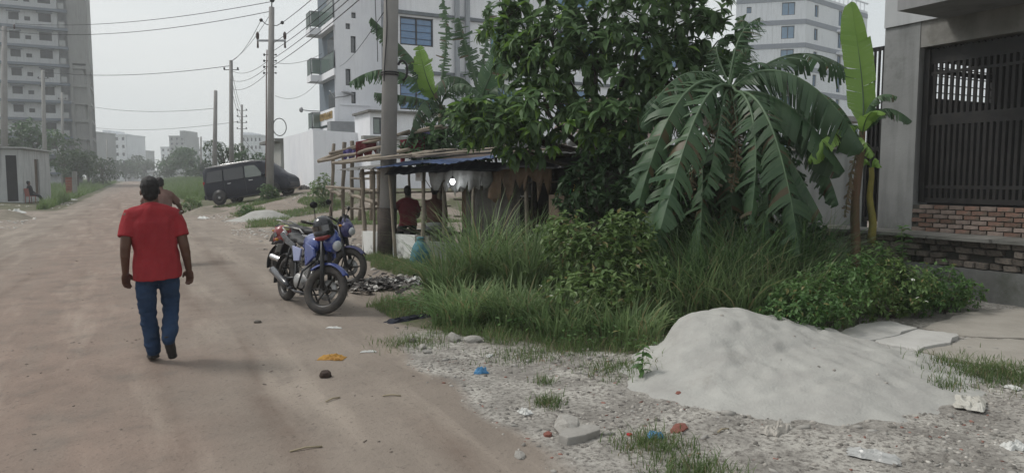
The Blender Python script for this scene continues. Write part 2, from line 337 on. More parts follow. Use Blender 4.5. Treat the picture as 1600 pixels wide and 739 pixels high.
def ground_mat():
    m = bpy.data.materials.new('dirt_road_and_verge'); m.use_nodes = True; n = m.node_tree.nodes; l = m.node_tree.links; b = n['Principled BSDF']
    at = n.new('ShaderNodeAttribute'); at.attribute_name = 'mask'; sp = n.new('ShaderNodeSeparateColor'); l.new(at.outputs['Color'], sp.inputs[0])
    tc = n.new('ShaderNodeTexCoord')
    def nse(sc, det=8, ro=.6, st=None):
        q = n.new('ShaderNodeTexNoise'); q.inputs['Scale'].default_value = sc; q.inputs['Detail'].default_value = det; q.inputs['Roughness'].default_value = ro
        if st: mp = n.new('ShaderNodeMapping'); mp.inputs['Scale'].default_value = st; l.new(tc.outputs['Object'], mp.inputs[0]); l.new(mp.outputs[0], q.inputs['Vector'])
        else: l.new(tc.outputs['Object'], q.inputs['Vector'])
        return q.outputs[0]
    def rng(s, a, b2, c=0, d=1):
        q = n.new('ShaderNodeMapRange'); q.inputs[1].default_value = a; q.inputs[2].default_value = b2; q.inputs[3].default_value = c; q.inputs[4].default_value = d; l.new(s, q.inputs[0]); return q.outputs[0]
    def mix(f, a, c):
        q = n.new('ShaderNodeMix'); q.data_type = 'RGBA'
        if isinstance(f, float): q.inputs[0].default_value = f
        else: l.new(f, q.inputs[0])
        for i, s in ((6, a), (7, c)):
            if isinstance(s, tuple): q.inputs[i].default_value = (*s, 1)
            else: l.new(s, q.inputs[i])
        return q.outputs[2]
    def mul(a, c):
        q = n.new('ShaderNodeMath'); q.operation = 'MULTIPLY'; l.new(a, q.inputs[0])
        if isinstance(c, float): q.inputs[1].default_value = c
        else: l.new(c, q.inputs[1])
        return q.outputs[0]
    big = nse(.55, 6); mid = nse(2.3); fine = nse(26, 6, .7); lng = nse(1.2, 7, .6, (1.6, .22, 1)); tiny = nse(90, 3)
    base = mix(rng(big, .35, .65), (.245, .208, .176), (.178, .150, .127))
    red = mix(rng(mid, .35, .65), (.245, .182, .150), (.178, .134, .112))
    c = mix(mul(sp.outputs[2], rng(lng, .25, .6, .25, 1)), base, red)
    c = mix(rng(lng, .50, .64, 0, .5), c, (.33, .285, .24))                     # pale dusty stretches
    c = mix(mul(at.outputs['Alpha'], rng(mid, .3, .6, .2, .7)), c, (.140, .105, .085))
    c = mix(rng(mid, .57, .68, 0, .5), c, (.165, .14, .122))
    sand = mix(rng(mid, .38, .62), (.42, .40, .365), (.23, .215, .195))
    sand = mix(rng(fine, .45, .62), sand, (.16, .148, .135))
    c = mix(rng(mul(sp.outputs[0], rng(big, .2, .6, .6, 1.3)), .25, .75), c, sand)
    soil = mix(rng(fine, .4, .65), (.085, .082, .055), (.16, .145, .105))
    soil = mix(rng(mid, .45, .6), soil, (.075, .085, .04))
    c = mix(rng(mul(sp.outputs[1], rng(mid, .2, .6, .5, 1.4)), .3, .6), c, soil)
    c = mix(rng(fine, .57, .70, 0, .7), c, (.085, .072, .063))                  # crumbs and specks
    c = mix(rng(tiny, .30, .20, 0, .35), c, (.42, .39, .35))
    l.new(c, b.inputs['Base Color']); b.inputs['Roughness'].default_value = .95; b.inputs['Specular IOR Level'].default_value = .2
    bp = n.new('ShaderNodeBump'); bp.inputs['Strength'].default_value = .55; bp.inputs['Distance'].default_value = .03; l.new(mul(fine, rng(sp.outputs[0], 0, 1, .6, 1.6)), bp.inputs['Height'])
    b2 = n.new('ShaderNodeBump'); b2.inputs['Strength'].default_value = .4; b2.inputs['Distance'].default_value = .08; l.new(mid, b2.inputs['Height']); l.new(b2.outputs[0], bp.inputs['Normal'])
    l.new(bp.outputs[0], b.inputs['Normal']); return m
g = link('ground', gm, None, ground_mat()); g['kind'] = 'structure'

# ============================================================ FOLIAGE TOOLS
def leaf_tpl(droop=.25, fold=.18, wid=.42, st=5, tip=.15):
    vs = []; fs = []
    for i in range(st):
        t = i/(st-1); w = wid*.5*(math.sin(math.pi*min(1, (t*.92+.05))**.85))
        if i == st-1: w = .01
        x = t; z = -droop*t*t
        vs += [(x, -w, z+fold*w*2), (x, 0, z), (x, w, z+fold*w*2)]
    for i in range(st-1):
        a = i*3; fs += [(a, a+3, a+4, a+1), (a+1, a+4, a+5, a+2)]
    return np.array(vs), fs
LEAF = leaf_tpl(); LEAF_BIG = leaf_tpl(.45, .22, .46, 6); LEAF_S = leaf_tpl(.2, .2, .5, 3); LEAF_LONG = leaf_tpl(.6, .15, .16, 6)
def frames(D, roll=None):
    """rotation matrices with local x along D (m,3), z roughly up"""
    D = D/np.linalg.norm(D, axis=1, keepdims=True); m = len(D)
    up = np.tile([0, 0, 1.0], (m, 1)); up[np.abs(D[:, 2]) > .95] = [1, 0, 0]
    Y = np.cross(up, D); Y /= np.linalg.norm(Y, axis=1, keepdims=True); Z = np.cross(D, Y)
    if roll is not None:
        c, s = np.cos(roll)[:, None], np.sin(roll)[:, None]; Y, Z = Y*c+Z*s, Z*c-Y*s
    return np.stack([D, Y, Z], 2)
rs = np.random.RandomState(11)
def rnd_dirs(m): v = rs.normal(size=(m, 3)); return v/np.linalg.norm(v, axis=1, keepdims=True)
def shell_pts(ells, m, inner=.45):
    """points in the outer part of a union of ellipsoids [(c, r, weight)]"""
    w = np.array([e[2] for e in ells], float); w /= w.sum(); out = []; nor = []
    for (c, r, _), k in zip(ells, rs.multinomial(m, w)):
        d = rnd_dirs(k); q = inner+(1-inner)*rs.uniform(0, 1, k)**.6; lump = 1+.38*np.array([noise.noise(Vector(v)*2.3+Vector(c)) for v in d])
        out.append(np.array(c)+d*np.array(r)*(q*lump)[:, None]); nor.append(d)
    return np.concatenate(out), np.concatenate(nor)
def whorls(P, N, size, per=7, tpl=LEAF_BIG, drop=.35, spread=1.0, jit=.3):
    """rosettes of leaves round twig ends; returns pos, dirs, scale arrays"""
    m = len(P); ps = np.repeat(P, per, 0); ax = np.repeat(N, per, 0)+[0, 0, .35]
    d = rnd_dirs(m*per); ax /= np.linalg.norm(ax, axis=1, keepdims=True)
    d = d-ax*(d*ax).sum(1, keepdims=True)*.8; d /= np.linalg.norm(d, axis=1, keepdims=True)
    D = d*spread+ax*rs.uniform(0, .8, (m*per, 1))-[0, 0, drop]
    s = size*rs.uniform(1-jit, 1+jit, m*per); D /= np.linalg.norm(D, axis=1, keepdims=True)
    return ps, D, s
def leaves_mesh(name, ps, D, s, tpl, roll=.5):
    R = frames(D, rs.uniform(-roll, roll, len(D)))*s[:, None, None]
    V, F = stamp(tpl[0], tpl[1], R, ps); return mesh_np(name, V, F, True)
def blades(name, B, h, lean, w, curve=.6, seg=4, az=None):
    """grass blades; B (m,3) roots, h heights, lean horizontal reach ratio"""
    m = len(B); az = rs.uniform(0, 2*np.pi, m) if az is None else az
    dx, dy = np.cos(az), np.sin(az); sx, sy = -dy, dx; tw = rs.uniform(-.8, .8, m); sx, sy = sx*np.cos(tw)+dx*np.sin(tw), sy*np.cos(tw)+dy*np.sin(tw)
    V = np.zeros((m, seg*2+1, 3)); 
    for i in range(seg+1):
        t = i/seg; r = lean*h*(t**1.9); z = h*(t-curve*lean*t**2.4*.55)
        x = B[:, 0]+dx*r; y = B[:, 1]+dy*r; zz = B[:, 2]+z; ww = w*(1-t**1.6)*.5+.0003
        if i < seg:
            V[:, 2*i] = np.stack([x-sx*ww, y-sy*ww, zz], 1); V[:, 2*i+1] = np.stack([x+sx*ww, y+sy*ww, zz], 1)
        else: V[:, 2*seg] = np.stack([x, y, zz], 1)
    k = seg*2+1; fq = np.array([(2*i, 2*i+1, 2*i+3, 2*i+2) for i in range(seg-1)]); ft = np.array([(2*seg-2, 2*seg-1, 2*seg)])
    off = (np.arange(m)*k)[:, None, None]
    return mesh_np(name, V.reshape(-1, 3), [(fq[None]+off).reshape(-1, 4), (ft[None]+off).reshape(-1, 3)], True)
def zed(xy): return np.array([hgt(a, b) for a, b in xy])
TREE_LEAF = leafmat('broad_leaf_green', (.088, .160, .074), (.165, .262, .112), isl=.3, rough=.6, spec=.28, sc=1.1)
TREE_LEAF2 = leafmat('young_leaf_green', (.11, .21, .04), (.16, .27, .05), isl=.15)
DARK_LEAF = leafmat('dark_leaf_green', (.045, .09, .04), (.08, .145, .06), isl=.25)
BAN = leafmat('banana_leaf', (.056, .112, .058), (.095, .160, .078), isl=.22, rough=.46, sc=2, spec=.4, dry=(.12, .095, .055, .03))
BAN_RIB = mat('banana_midrib', (.085, .135, .07), (.06, .10, .055), bump=.05, rough=.5)
BAN_YOUNG = leafmat('young_banana_leaf', (.17, .30, .06), (.21, .34, .08), isl=.1, rough=.4, trans=.4)
BAN_DRY = leafmat('dry_banana_leaf', (.13, .10, .06), (.20, .15, .09), isl=.2, rough=.8)
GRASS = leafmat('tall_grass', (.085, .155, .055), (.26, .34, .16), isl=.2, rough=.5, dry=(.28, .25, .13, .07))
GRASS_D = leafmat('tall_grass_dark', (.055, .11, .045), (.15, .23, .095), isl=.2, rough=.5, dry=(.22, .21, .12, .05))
GRASS_S = leafmat('short_grass', (.085, .14, .045), (.14, .20, .07), isl=.2, rough=.6, dry=(.26, .22, .13, .12))
WEED = leafmat('weed_leaf', (.06, .135, .042), (.13, .225, .07), isl=.2, dry=(.20, .19, .07, .04))
BUSH = leafmat('bush_leaf', (.085, .15, .05), (.18, .26, .085), isl=.2, dry=(.28, .24, .11, .05))
BARK = mat('grey_brown_bark', (.09, .075, .06), (.05, .042, .035), sc=6, bump=.5)
FAR_LEAF = leafmat('far_leaf', (.035, .07, .03), (.07, .115, .045), isl=.2)

def banana_leaf(name, parent, pts, width, tear=.6, droop=.5, mats=None, seed=0, n=46, flatn=None, notch=.02):
    """one leaf: midrib along a curve, two torn half blades hanging from it"""
    rg = random.Random(seed); pts = [Vector(p) for p in pts]
    mb = MB(); N = n
    C = [bez(pts, i/N) for i in range(N+1)]
    L = sum((C[i+1]-C[i]).length for i in range(N))
    T = [(C[min(i+1, N)]-C[max(i-1, 0)]).normalized() for i in range(N+1)]
    def at(t):
        x = t*N; i = min(N-1, int(x)); q = x-i; return C[i].lerp(C[i+1], q), T[i].lerp(T[i+1], q).normalized()
    upv = Vector(flatn) if flatn is not None else Vector((0, 0, 1))
    pet = .10
    for sgn in (-1, 1):
        t = pet; ang = rg.uniform(.1, .3)*droop
        while t < 1:
            wdt = rg.uniform(.007, .022) if rg.random() < tear+.15 else rg.uniform(.02, .045)
            t2 = min(1.0, t+wdt)
            if rg.random() < .75*tear+.12: ang = droop*rg.uniform(.30, 1.8)
            def prof(q): s = (q-pet)/(1-pet); return width*.5*min(1, (s*5)**.6)*(1-max(0, (s-.72)/.28)**2.2)**.5 if s > 0 else 0
            rowp = []
            nar = tear*rg.uniform(.05, .45); sh = 1-tear*rg.random()*.34
            for e, tt in ((0, t), (1, t2)):
                c, tg = at(tt)
                s = tg.cross(upv)
                s = s.normalized() if s.length > .05 else Vector((1, 0, 0))
                nn = s.cross(tg).normalized(); s = s*sgn
                w = prof(tt)*sh; row = [c+nn*.004]
                for k, q in ((1, .34), (2, .68), (3, 1.0)):
                    a = ang*(.35+.75*q); d = s*math.cos(a)-nn*math.sin(a)*.8-Vector((0, 0, 1))*math.sin(a)*.35+tg*(.28+.12*q)
                    mid = (.5-e)*nar*wdt*L*q*q
                    row.append(c+d*w*q+tg*mid)
                rowp.append(row)
            a, b = rowp
            mb.add(a+b, [(0, 1, 5, 4), (1, 2, 6, 5), (2, 3, 7, 6)], 0, True)
            t = t2
    mb.tube([C[i] for i in range(0, N+1, 3)], [max(.003, .022*(1-i/N)**.8*width/.55) for i in range(0, N+1, 3)], 6, 1)
    return mb.build(name, mats or [BAN, BAN_RIB], parent, fix=False)
def bush(name, label, cat, ells, n, size, m, tpl=LEAF_S, stems=6, base=None, group=None, flowers=0, drop=.2, per=5):
    c0 = Vector(base) if base is not None else Vector((ells[0][0][0], ells[0][0][1], hgt(ells[0][0][0], ells[0][0][1])))
    th = thing(name, label, cat, c0, 0, group)
    E = [((Vector(c)-c0)[:], r, w) for c, r, w in ells]
    P, Nn = shell_pts(E, n//per, .35); ps, D, s = whorls(P, Nn, size, per, tpl, drop)
    link('foliage', leaves_mesh('foliage', ps, D, s, tpl), th, m)
    mb = MB()
    for i in range(stems):
        q = Vector(P[rs.randint(len(P))]); mid = q*.5+Vector((U(-.1, .1), U(-.1, .1), .05))
        mb.tube([(U(-.08, .08), U(-.08, .08), -.03), mid, q], [.014, .009, .004], 5)
    mb.build('stem', BARK, th)
    if flowers:
        k = rs.randint(len(P), size=flowers); R = frames(rnd_dirs(flowers))*.022
        T = np.array([(math.cos(a), math.sin(a), 0) for a in np.arange(5)*2*np.pi/5]); V, F = stamp(T, [(0, 1, 2, 3, 4)], R, P[k]*1.03)
        link('blossom', mesh_np('blossom', V, F), th, mat('white_blossom', (.7, .7, .62), bump=0))
    return th
def far_tree(name, label, loc, h, r, m=None, seed=0, leafs=2600, group=None, trunk=.22, low=.28):
    th = thing(name, label, 'tree', loc, 0, group); rg = random.Random(seed)
    th.scale = (1, 1, 1)
    ells = []
    for i in range(9):
        a = rg.uniform(0, 6.28); q = rg.uniform(.1, .62)*r; z = h*rg.uniform(low+.12, .86)
        ells.append(((math.cos(a)*q, math.sin(a)*q, z), (r*rg.uniform(.32, .55), r*rg.uniform(.32, .55), h*rg.uniform(.10, .19)), 1))
    P, Nn = shell_pts(ells, leafs//6, .5); sz = max(.16, r*.11)
    ps, D, s = whorls(P, Nn, sz, 6, LEAF_S, .25)
    link('crown', leaves_mesh('crown', ps, D, s, LEAF_S), th, m or FAR_LEAF)
    mb = MB(); mb.tube([(0, 0, -.2), (.05*r, 0, h*.25), (0, .04*r, h*.6)], [trunk, trunk*.7, trunk*.35], 7)
    for e in ells[:6]: mb.tube([(0, 0, h*rg.uniform(.2, .4)), Vector(e[0])*.6+Vector((0, 0, h*.2)), e[0]], [trunk*.4, trunk*.25, trunk*.1], 5)
    mb.build('trunk', BARK, th); return th
# ============================================================ BUILDINGS
def holed(mb, O, Ud, W, H, holes, depth=.18, m=0):
    """wall panel W x H at O along Ud (horizontal), holes (u0,u1,z0,z1) with reveals going inward (away from the outside normal)"""
    O = Vector(O); Ud = Vector(Ud).normalized(); Zd = Vector((0, 0, 1)); Nn = Zd.cross(Ud)   # inward
    us = sorted({0, W} | {h[0] for h in holes} | {h[1] for h in holes}); zs = sorted({0, H} | {h[2] for h in holes} | {h[3] for h in holes})
    def P(u, z, d=0): return O+Ud*u+Zd*z+Nn*d
    for i in range(len(us)-1):
        for j in range(len(zs)-1):
            cu, cz = (us[i]+us[i+1])/2, (zs[j]+zs[j+1])/2
            if any(h[0] < cu < h[1] and h[2] < cz < h[3] for h in holes): continue
            mb.add([P(us[i], zs[j]), P(us[i+1], zs[j]), P(us[i+1], zs[j+1]), P(us[i], zs[j+1])], [(0, 1, 2, 3)], m)
    for a, b, c, d in holes:
        for q in (((a, c), (b, c)), ((b, c), (b, d)), ((b, d), (a, d)), ((a, d), (a, c))):
            mb.add([P(*q[0]), P(*q[1]), P(*q[1], depth), P(*q[0], depth)], [(0, 1, 2, 3)], m)
def window(parent, O, Ud, h, mg, mf, depth=.14, fr=.06, mull=1, sill=False, bars=0, name='window'):
    O = Vector(O); Ud = Vector(Ud).normalized(); Zd = Vector((0, 0, 1)); Nn = Zd.cross(Ud); a, b, c, d = h
    mb = MB(); th = .05
    def bar(u0, u1, z0, z1, dd=depth-.03, t=th):
        mb.prism([(u0, z0), (u1, z0), (u1, z1), (u0, z1)], O+Nn*dd, Ud, Zd, Nn*t)
    bar(a, a+fr, c, d); bar(b-fr, b, c, d); bar(a+fr, b-fr, c, c+fr); bar(a+fr, b-fr, d-fr, d)
    for i in range(1, mull+1): u = a+(b-a)*i/(mull+1); bar(u-fr/2, u+fr/2, c+fr, d-fr, depth-.028, th-.01)
    for i in range(bars): z = c+(d-c)*(i+1)/(bars+1); bar(a+fr, b-fr, z-.012, z+.012, depth-.05, .015)
    w = mb.build(name, mf, parent)
    g = MB(); g.prism([(a+.01, c+.01), (b-.01, c+.01), (b-.01, d-.01), (a+.01, d-.01)], O+Nn*(depth+.02), Ud, Zd, Nn*.02)
    g.build('pane', mg, w)
    if sill: s = MB(); s.prism([(a-.08, c-.09), (b+.08, c-.09), (b+.08, c-.005), (a-.08, c-.005)], O-Nn*.1, Ud, Zd, Nn*.097); s.build('sill', CONC, w)
    return w
BLUE_G = glassy('blue_glass', (.05, .17, .36)); DARK_G = glassy('dark_glass', (.02, .028, .035)); GREEN_G = glassy('greenish_glass', (.12, .17, .15))
FRAME_D = mat('dark_window_frame', (.03, .035, .045), bump=0, rough=.5)
FAR_WHITE = mat('far_white_paint', (.70, .72, .75), (.62, .64, .68), sc=.15, bump=0, streak=.3)
FAR_GREY = mat('far_grey_concrete', (.33, .335, .34), (.25, .26, .265), sc=.12, bump=0, streak=.35)
BAND = mat('grey_band_paint', (.13, .15, .18), (.11, .13, .16), sc=.5, bump=0)
DARK_IN = mat('painted_interior_dark', (.03, .03, .033), bump=0)  # near-black colour painted in for the darkness inside openings
def inside(mb, O, Ud, W, H, depth):
    """closed back box so that the wall panel has a body"""
    pass
# ---- white apartment building at the right of the road, with blue windows
bl = thing('apartment_building', 'white apartment building with balconies and blue glass windows behind the concrete pole', 'building', (10.7, 43, 1.0))
BO = Vector((10.7, 43.0, 1.0))
def L(p): return Vector(p)-BO
fw = PY(598, 200, 43).x-10.7                                  # width of the stair bay
def hole_px(x0, y0, x1, y1, Y, O, Zb):
    a = PY(x0, (y0+y1)/2, Y); b = PY(x1, (y0+y1)/2, Y); xm = (x0+x1)/2
    return (a.x-O, b.x-O, PY(xm, y1, Y).z-Zb, PY(xm, y0, Y).z-Zb)
holes = [hole_px(549, 20, 556, 29, 43, 10.7, 1), hole_px(540, 37, 547, 46, 43, 10.7, 1), hole_px(548, 57, 556, 83, 43, 10.7, 1), hole_px(540, 108, 548, 134, 43, 10.7, 1), hole_px(549, 144, 556, 162, 43, 10.7, 1)]
mb = MB(); holed(mb, (0, 0, 0), (1, 0, 0), fw, 17, holes, .2)
mb.bx(0.001, fw, .25, .3, 0, 17); mb.bx(0, fw, 0, .3, 17, 17.3)
mb.build('stair_bay_wall', WHITE_WALL, bl, fix=False)
for h in holes: window(bl, (0, 0, 0), (1, 0, 0), h, DARK_G, FRAME_D, .12, .05, 0)
# thin ledges on the stair bay
for x0, x1, y in ((531, 578, 163), (552, 600, 190)):
    a = PY(x0, y, 43); b = PY(x1, y, 43); q = MB(); q.bx(a.x-10.7, b.x-10.7, -.10, -.003, a.z-1.05, a.z-.97); q.build('ledge', WHITE_WALL, bl)
# dark recessed side facing the road, running away
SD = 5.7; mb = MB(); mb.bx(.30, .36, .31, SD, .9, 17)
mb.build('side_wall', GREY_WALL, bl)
for zz in (3.25,): pass
zb = [PY(505, 207, 43.6).z-1, PY(508, 118, 43.6).z-1, PY(505, 40, 43.6).z-1]
for k, z in enumerate(zb):
    q = MB(); x0 = -.72
    q.bx(-.10, .295, .02, 3.5, z-.02, z+.38); q.bx(x0, .295, 3.501, 4.7, z-.02, z+.38)
    q.build('balcony_slab', WHITE_WALL, bl)
    r = MB(); gl = MB()
    for xx, y in ((-.05, .1), (-.05, 1.2), (-.05, 2.3), (-.05, 3.4), (x0+.06, 3.56), (x0+.06, 4.64)): r.tube([(xx, y, z+.38), (xx, y, z+1.4)], .03, 5)
    for zz in (z+1.4, z+.5): r.tube([(-.05, .1, zz), (-.05, 3.5, zz)], .03, 5); r.tube([(-.05, 3.56, zz), (x0+.06, 3.56, zz), (x0+.06, 4.64, zz), (.28, 4.64, zz)], .03, 5)
    rr = r.build('railing', FRAME_D, bl)
    gl.bx(x0+.03, x0+.05, 3.6, 4.6, z+.45, z+1.36); gl.bx(x0+.1, -.08, 3.53, 3.545, z+.45, z+1.36); gl.bx(-.08, -.065, .15, 3.4, z+.45, z+1.36)
    gl.build('glass_panel', GREEN_G, rr)
    d = MB(); d.bx(.25, .295, 1.2, 3.0, z+.39, z+2.5); d.build('balcony_door', DARK_G, bl)
# name band with raised gold letters, and the porch roof under it
z0 = PY(525, 178, 43.2).z-1
q = MB(); q.bx(-.16, -.002, -.1, 4.8, z0-.55, z0+.35); q.build('name_band', WHITE_WALL, bl)
y = .35
rg = random.Random(4)
for k in range(11):
    q = MB()
    for seg in rg.sample([(0, 0), (0, 1), (1, 0), (1, 1), (.5, .5), (.5, 0), (.5, 1)], 5):
        q.bx(-.21, -.162, y+seg[0]*.18, y+seg[0]*.18+.09, z0-.25+seg[1]*.2, z0-.02+seg[1]*.2)
    y += .38; q.build('letter', mat('gold_letter', (.42, .30, .13), bump=0, metal=.3), bl)
q = MB(); a = PY(562, 193, 43).x-10.7; z1 = PY(540, 192, 43).z-1
q.bx(-.6, a, -.9, -.105, z1-1.15, z1); q.build('porch_parapet', mat('porch_grey', (.28, .29, .30), (.24, .25, .26), bump=.05), bl)
# the big-windowed front block
X1 = PY(620, 100, 41).x-10.7; X2 = 25.5; Yb = -2.0; Wd = X2-X1
bh = []
for (x0, x1, y0, y1) in ((625, 677, 28, 72), (625, 677, 123, 172), (766, 806, 42, 86), (766, 806, 135, 180), (870, 930, 50, 95), (870, 930, 140, 185), (1000, 1060, 60, 105)):
    q = hole_px(x0, y0, x1, y1, 41, 10.7+X1, 1); bh.append(q)
bh += [(h[0], h[1], h[2]+3.4, h[3]+3.4) for h in bh[:5:2]]
mb = MB(); holed(mb, (X1, Yb, 0), (1, 0, 0), Wd, 17, bh, .2); mb.bx(X1+.01, X2, Yb+.25, 12, 0, 16.99); mb.add([(X1, Yb, 0), (X1, Yb+2.3, 0), (X1, Yb+2.3, 17), (X1, Yb, 17)], [(0, 1, 2, 3)]); mb.bx(X1, X2, Yb, 12, 17, 17.3)
mb.build('front_wall', WHITE_WALL, bl, fix=False)
for i, h in enumerate(bh): window(bl, (X1, Yb, 0), (1, 0, 0), h, BLUE_G, FRAME_D, .12, .09, 1, bars=3 if i < 2 else 0)
q = MB(); zc = PY(650, 22, 41).z-1
for z in (zc, zc-3.4, zc+3.4): q.bx(X1-.04, X2, Yb-.14, Yb-.003, z-.1, z+.1)
q.build('string_course', mat('course_grey', (.17, .19, .21), bump=.02), bl)
q = MB()
for px in (614, 712, 728): x = PY(px, 60, 41).x-10.7; q.bx(x-.14, x+.14, Yb-.32, Yb-.15, 0, 17)
q.build('pilaster', mat('pilaster_grey', (.33, .35, .38), (.27, .29, .32), sc=.8, streak=.3, bump=.03), bl)
# ground floor annex with window and ledge (behind the pole)
an = thing('annex', 'low white annex with a greenish window just left of the concrete pole', 'building', (PY(578, 200, 38).x, 38, .9))
w2 = PY(700, 200, 38).x-an.location.x; hh = hole_px(583, 184, 607, 210, 38, an.location.x, .9); top = PY(590, 176, 38).z-.9
mb = MB(); holed(mb, (0, 0, 0), (1, 0, 0), w2, top, [hh], .2); mb.bx(.01, w2, .22, 3, 0, top-.01); mb.add([(0, 0, 0), (0, 3, 0), (0, 3, top), (0, 0, top)], [(0, 1, 2, 3)])
mb.build('wall', WHITE_WALL, an, fix=False); window(an, (0, 0, 0), (1, 0, 0), hh, GREEN_G, FRAME_D, .12, .06, 1)
q = MB(); q.bx(-.15, w2, -.25, 3, top, top+.12); q.build('roof_slab', CONC_D, an)
q = MB(); z = PY(580, 213, 38).z-.9; q.bx(-.5, w2, -.5, -.003, z-.18, z); q.build('ledge', CONC, an)
# boundary wall of white plaster
a = PY(489, 203, 40.5); top = a.z
bw = thing('boundary_wall', 'tall plain white boundary wall below the balconies of the apartment building', 'wall', (a.x, 40.5, .3))
e = PY(640, 215, 36.0).x-a.x
mb = MB(); mb.prism([(0, .7), (e*.99, .55), (e*.99, top-.3-.15), (0, top-.3)], (0, 0, 0), (1, 0, 0), (0, 0, 1), (0, .22, 0)); mb.build('wall_panel', WHITE_WALL, bw)
mb = MB(); mb.bx(-.02, e, -.05, .27, 0, .7); mb.build('plinth', CONC_D, bw)
mb = MB(); mb.bx(0, .22, .23, 9, 0, top-.3); mb.build('return_wall', WHITE_WALL, bw)
# ---- unfinished grey block at the left
Yl = 140; lx = PY(116, 200, Yl).x; TW = 34.0
lb = thing('unfinished_block', 'tall grey unfinished apartment block with dark floor bands, at the left edge', 'building', (lx-TW, Yl, .5))
mx = PY(98, 200, Yl).x-(lx-TW)
zs = [PY(60, y, Yl).z-.5 for y in (187, 159, 131, 102, 74, 45, 16)]; step = (zs[-1]-zs[0])/6
wh = []; zall = [zs[0]-step*k for k in (3, 2, 1)]+zs+[zs[-1]+step]
for z in zall:
    if z+1 < 0: continue
    for cx, w, h in ((76, 1.75, 1.35), (49, .8, .65), (28, 1.4, 1.2), (-22, 1.4, 1.2), (-45, .8, .65), (-78, 1.75, 1.35)):
        c = PY(cx, 150, Yl).x-(lx-TW)
        if c-w/2 < .5: continue
        z0 = z+1.1; wh.append((c-w/2, c+w/2, z0, z0+h))
ztop = zs[-1]+step*1.75
mb = MB(); holed(mb, (0, 0, 0), (1, 0, 0), mx, ztop, wh, .3); mb.bx(.01, mx-.01, .5, 18, 0, ztop-.01); mb.build('main_wall', mat('grey_white_block_wall', (.46, .47, .48), (.36, .37, .38), sc=.12, bump=0, streak=.4), lb, fix=False)
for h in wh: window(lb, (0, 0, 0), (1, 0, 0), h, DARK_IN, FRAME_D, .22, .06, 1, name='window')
sh = MB()
for h in wh:
    if h[1]-h[0] > 1: sh.bx(h[0]-.2, h[1]+.2, -.7, -.01, h[3]+.03, h[3]+.16)
sh.build('window_shades', BAND, lb)['kind'] = 'stuff'
for z in zall:
    if z > 0: q = MB(); q.bx(-.1, TW-.2, -.9, -.004, z-.2, z+.22); q.build('floor_band', BAND, lb)
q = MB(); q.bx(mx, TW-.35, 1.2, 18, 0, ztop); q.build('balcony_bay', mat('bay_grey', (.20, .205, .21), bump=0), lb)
for k, z in enumerate(zall[:-1]):
    if z > 0: q = MB(); q.bx(mx+.2, TW-.6, -.85, -.75, z+.33, z+1.2); q.build('balcony_parapet', FAR_GREY, lb)
# stair tower, open frame below, solid above
tw = MB(); zt = PY(130, 100, Yl).z-.5; x0 = TW-.3; x1 = TW+2.6
tw.bx(x0, x1, 0, 12, zt, ztop+2.4)
for z in zall:
    if 0 < z < zt-.5: tw.bx(x0, x1, 0, 12, z-.2, z+.3)
for x in (x0, x1-.5):
    for y in (0, 4, 8, 11.5): tw.bx(x+.01, x+.49, y+.01, y+.49, 0, zt)
for k, z in enumerate(zall):
    if 0 < z < zt-1: tw.bx(x0+.05, x1-(.95 if k % 2 else .25), .4, 11, z+.301, min(z+step-.2, zt)-.001)
tw.build('stair_tower', mat('bare_concrete_dark', (.24, .24, .235), (.19, .19, .185), sc=.3, bump=0, streak=.4), lb)
q = MB(); q.bx(4, mx-5, 3, 12, ztop, ztop+2.6); q.build('roof_house', FAR_WHITE, lb)
# ---- white block behind the banana plants at the right
cr = PD(1255, 150, 92); rb_h = 26
rw = thing('white_block', 'white eight storey apartment block with grey bands seen above the banana leaves', 'building', (cr.x, cr.y, 0), math.radians(12))
ang = math.radians(12)
def face_block(parent, O, Ud, Wd, H, step, z00, wins, glass, wallm, bandm, frame=FRAME_D):
    hs = []; k = 0
    while z00+k*step+1 < H:
        for u, w, h, dz in wins: hs.append((u, u+w, z00+k*step+dz, z00+k*step+dz+h))
        k += 1
    hs = [h for h in hs if h[3] < H-.2 and h[2] > .3]
    mb = MB(); holed(mb, O, Ud, Wd, H, hs, .25); mb.build('wall', wallm, parent, fix=False)
    for h in hs: window(parent, O, Ud, h, glass, frame, .18, .08, 1)
    Nn = Vector((0, 0, 1)).cross(Vector(Ud)); k = 0
    while bandm and z00+k*step < H:
        q = MB(); q.prism([(0, 0), (Wd, 0), (Wd, .62), (0, .62)], Vector(O)+Vector((0, 0, z00+k*step-.3))-Nn*.06, Ud, (0, 0, 1), Nn*.056); q.build('floor_band', bandm, parent); k += 1
zt = PD(1255, -8, 92).z; step = (PD(1255, 36, 92).z-PD(1255, 72, 92).z); z00 = PD(1255, 36, 92).z-step*6
RBAND = mat('light_grey_band', (.25, .27, .31), (.22, .24, .28), bump=0)
face_block(rw, (0, 0, 0), (1, 0, 0), 17, zt, step, z00, [(2.2, 1.0, 1.5, .9), (8.6, 1.1, 2.0, .6), (14, 1.6, 1.5, .9)], glassy('sky_blue_glass', (.10, .22, .36)), FAR_WHITE, RBAND)
dl = Vector((math.cos(math.radians(125)), math.sin(math.radians(125)), 0))
face_block(rw, dl*8.5, -dl, 8.5, zt, step, z00, [(1.3, .6, .8, 1.4), (5.6, 1.6, 1.6, .9)], glassy('sky_blue_glass', (.10, .22, .36)), FAR_WHITE, RBAND)
q = MB(); q.prism([(.5, .6), (16.9, .6), (16.9, 13), tuple((dl*8.3+Vector((.6, .3, 0)))[:2])], (0, 0, 0), (1, 0, 0), (0, 1, 0), (0, 0, zt-.02)); 
q.v = [(x, y, z) for x, y, z in q.v]; q.build('core', FAR_WHITE, rw)
q = MB()
for i in range(14): q.bx(i*1.22, i*1.22+.12, -.05, .07, zt, zt+1.0)
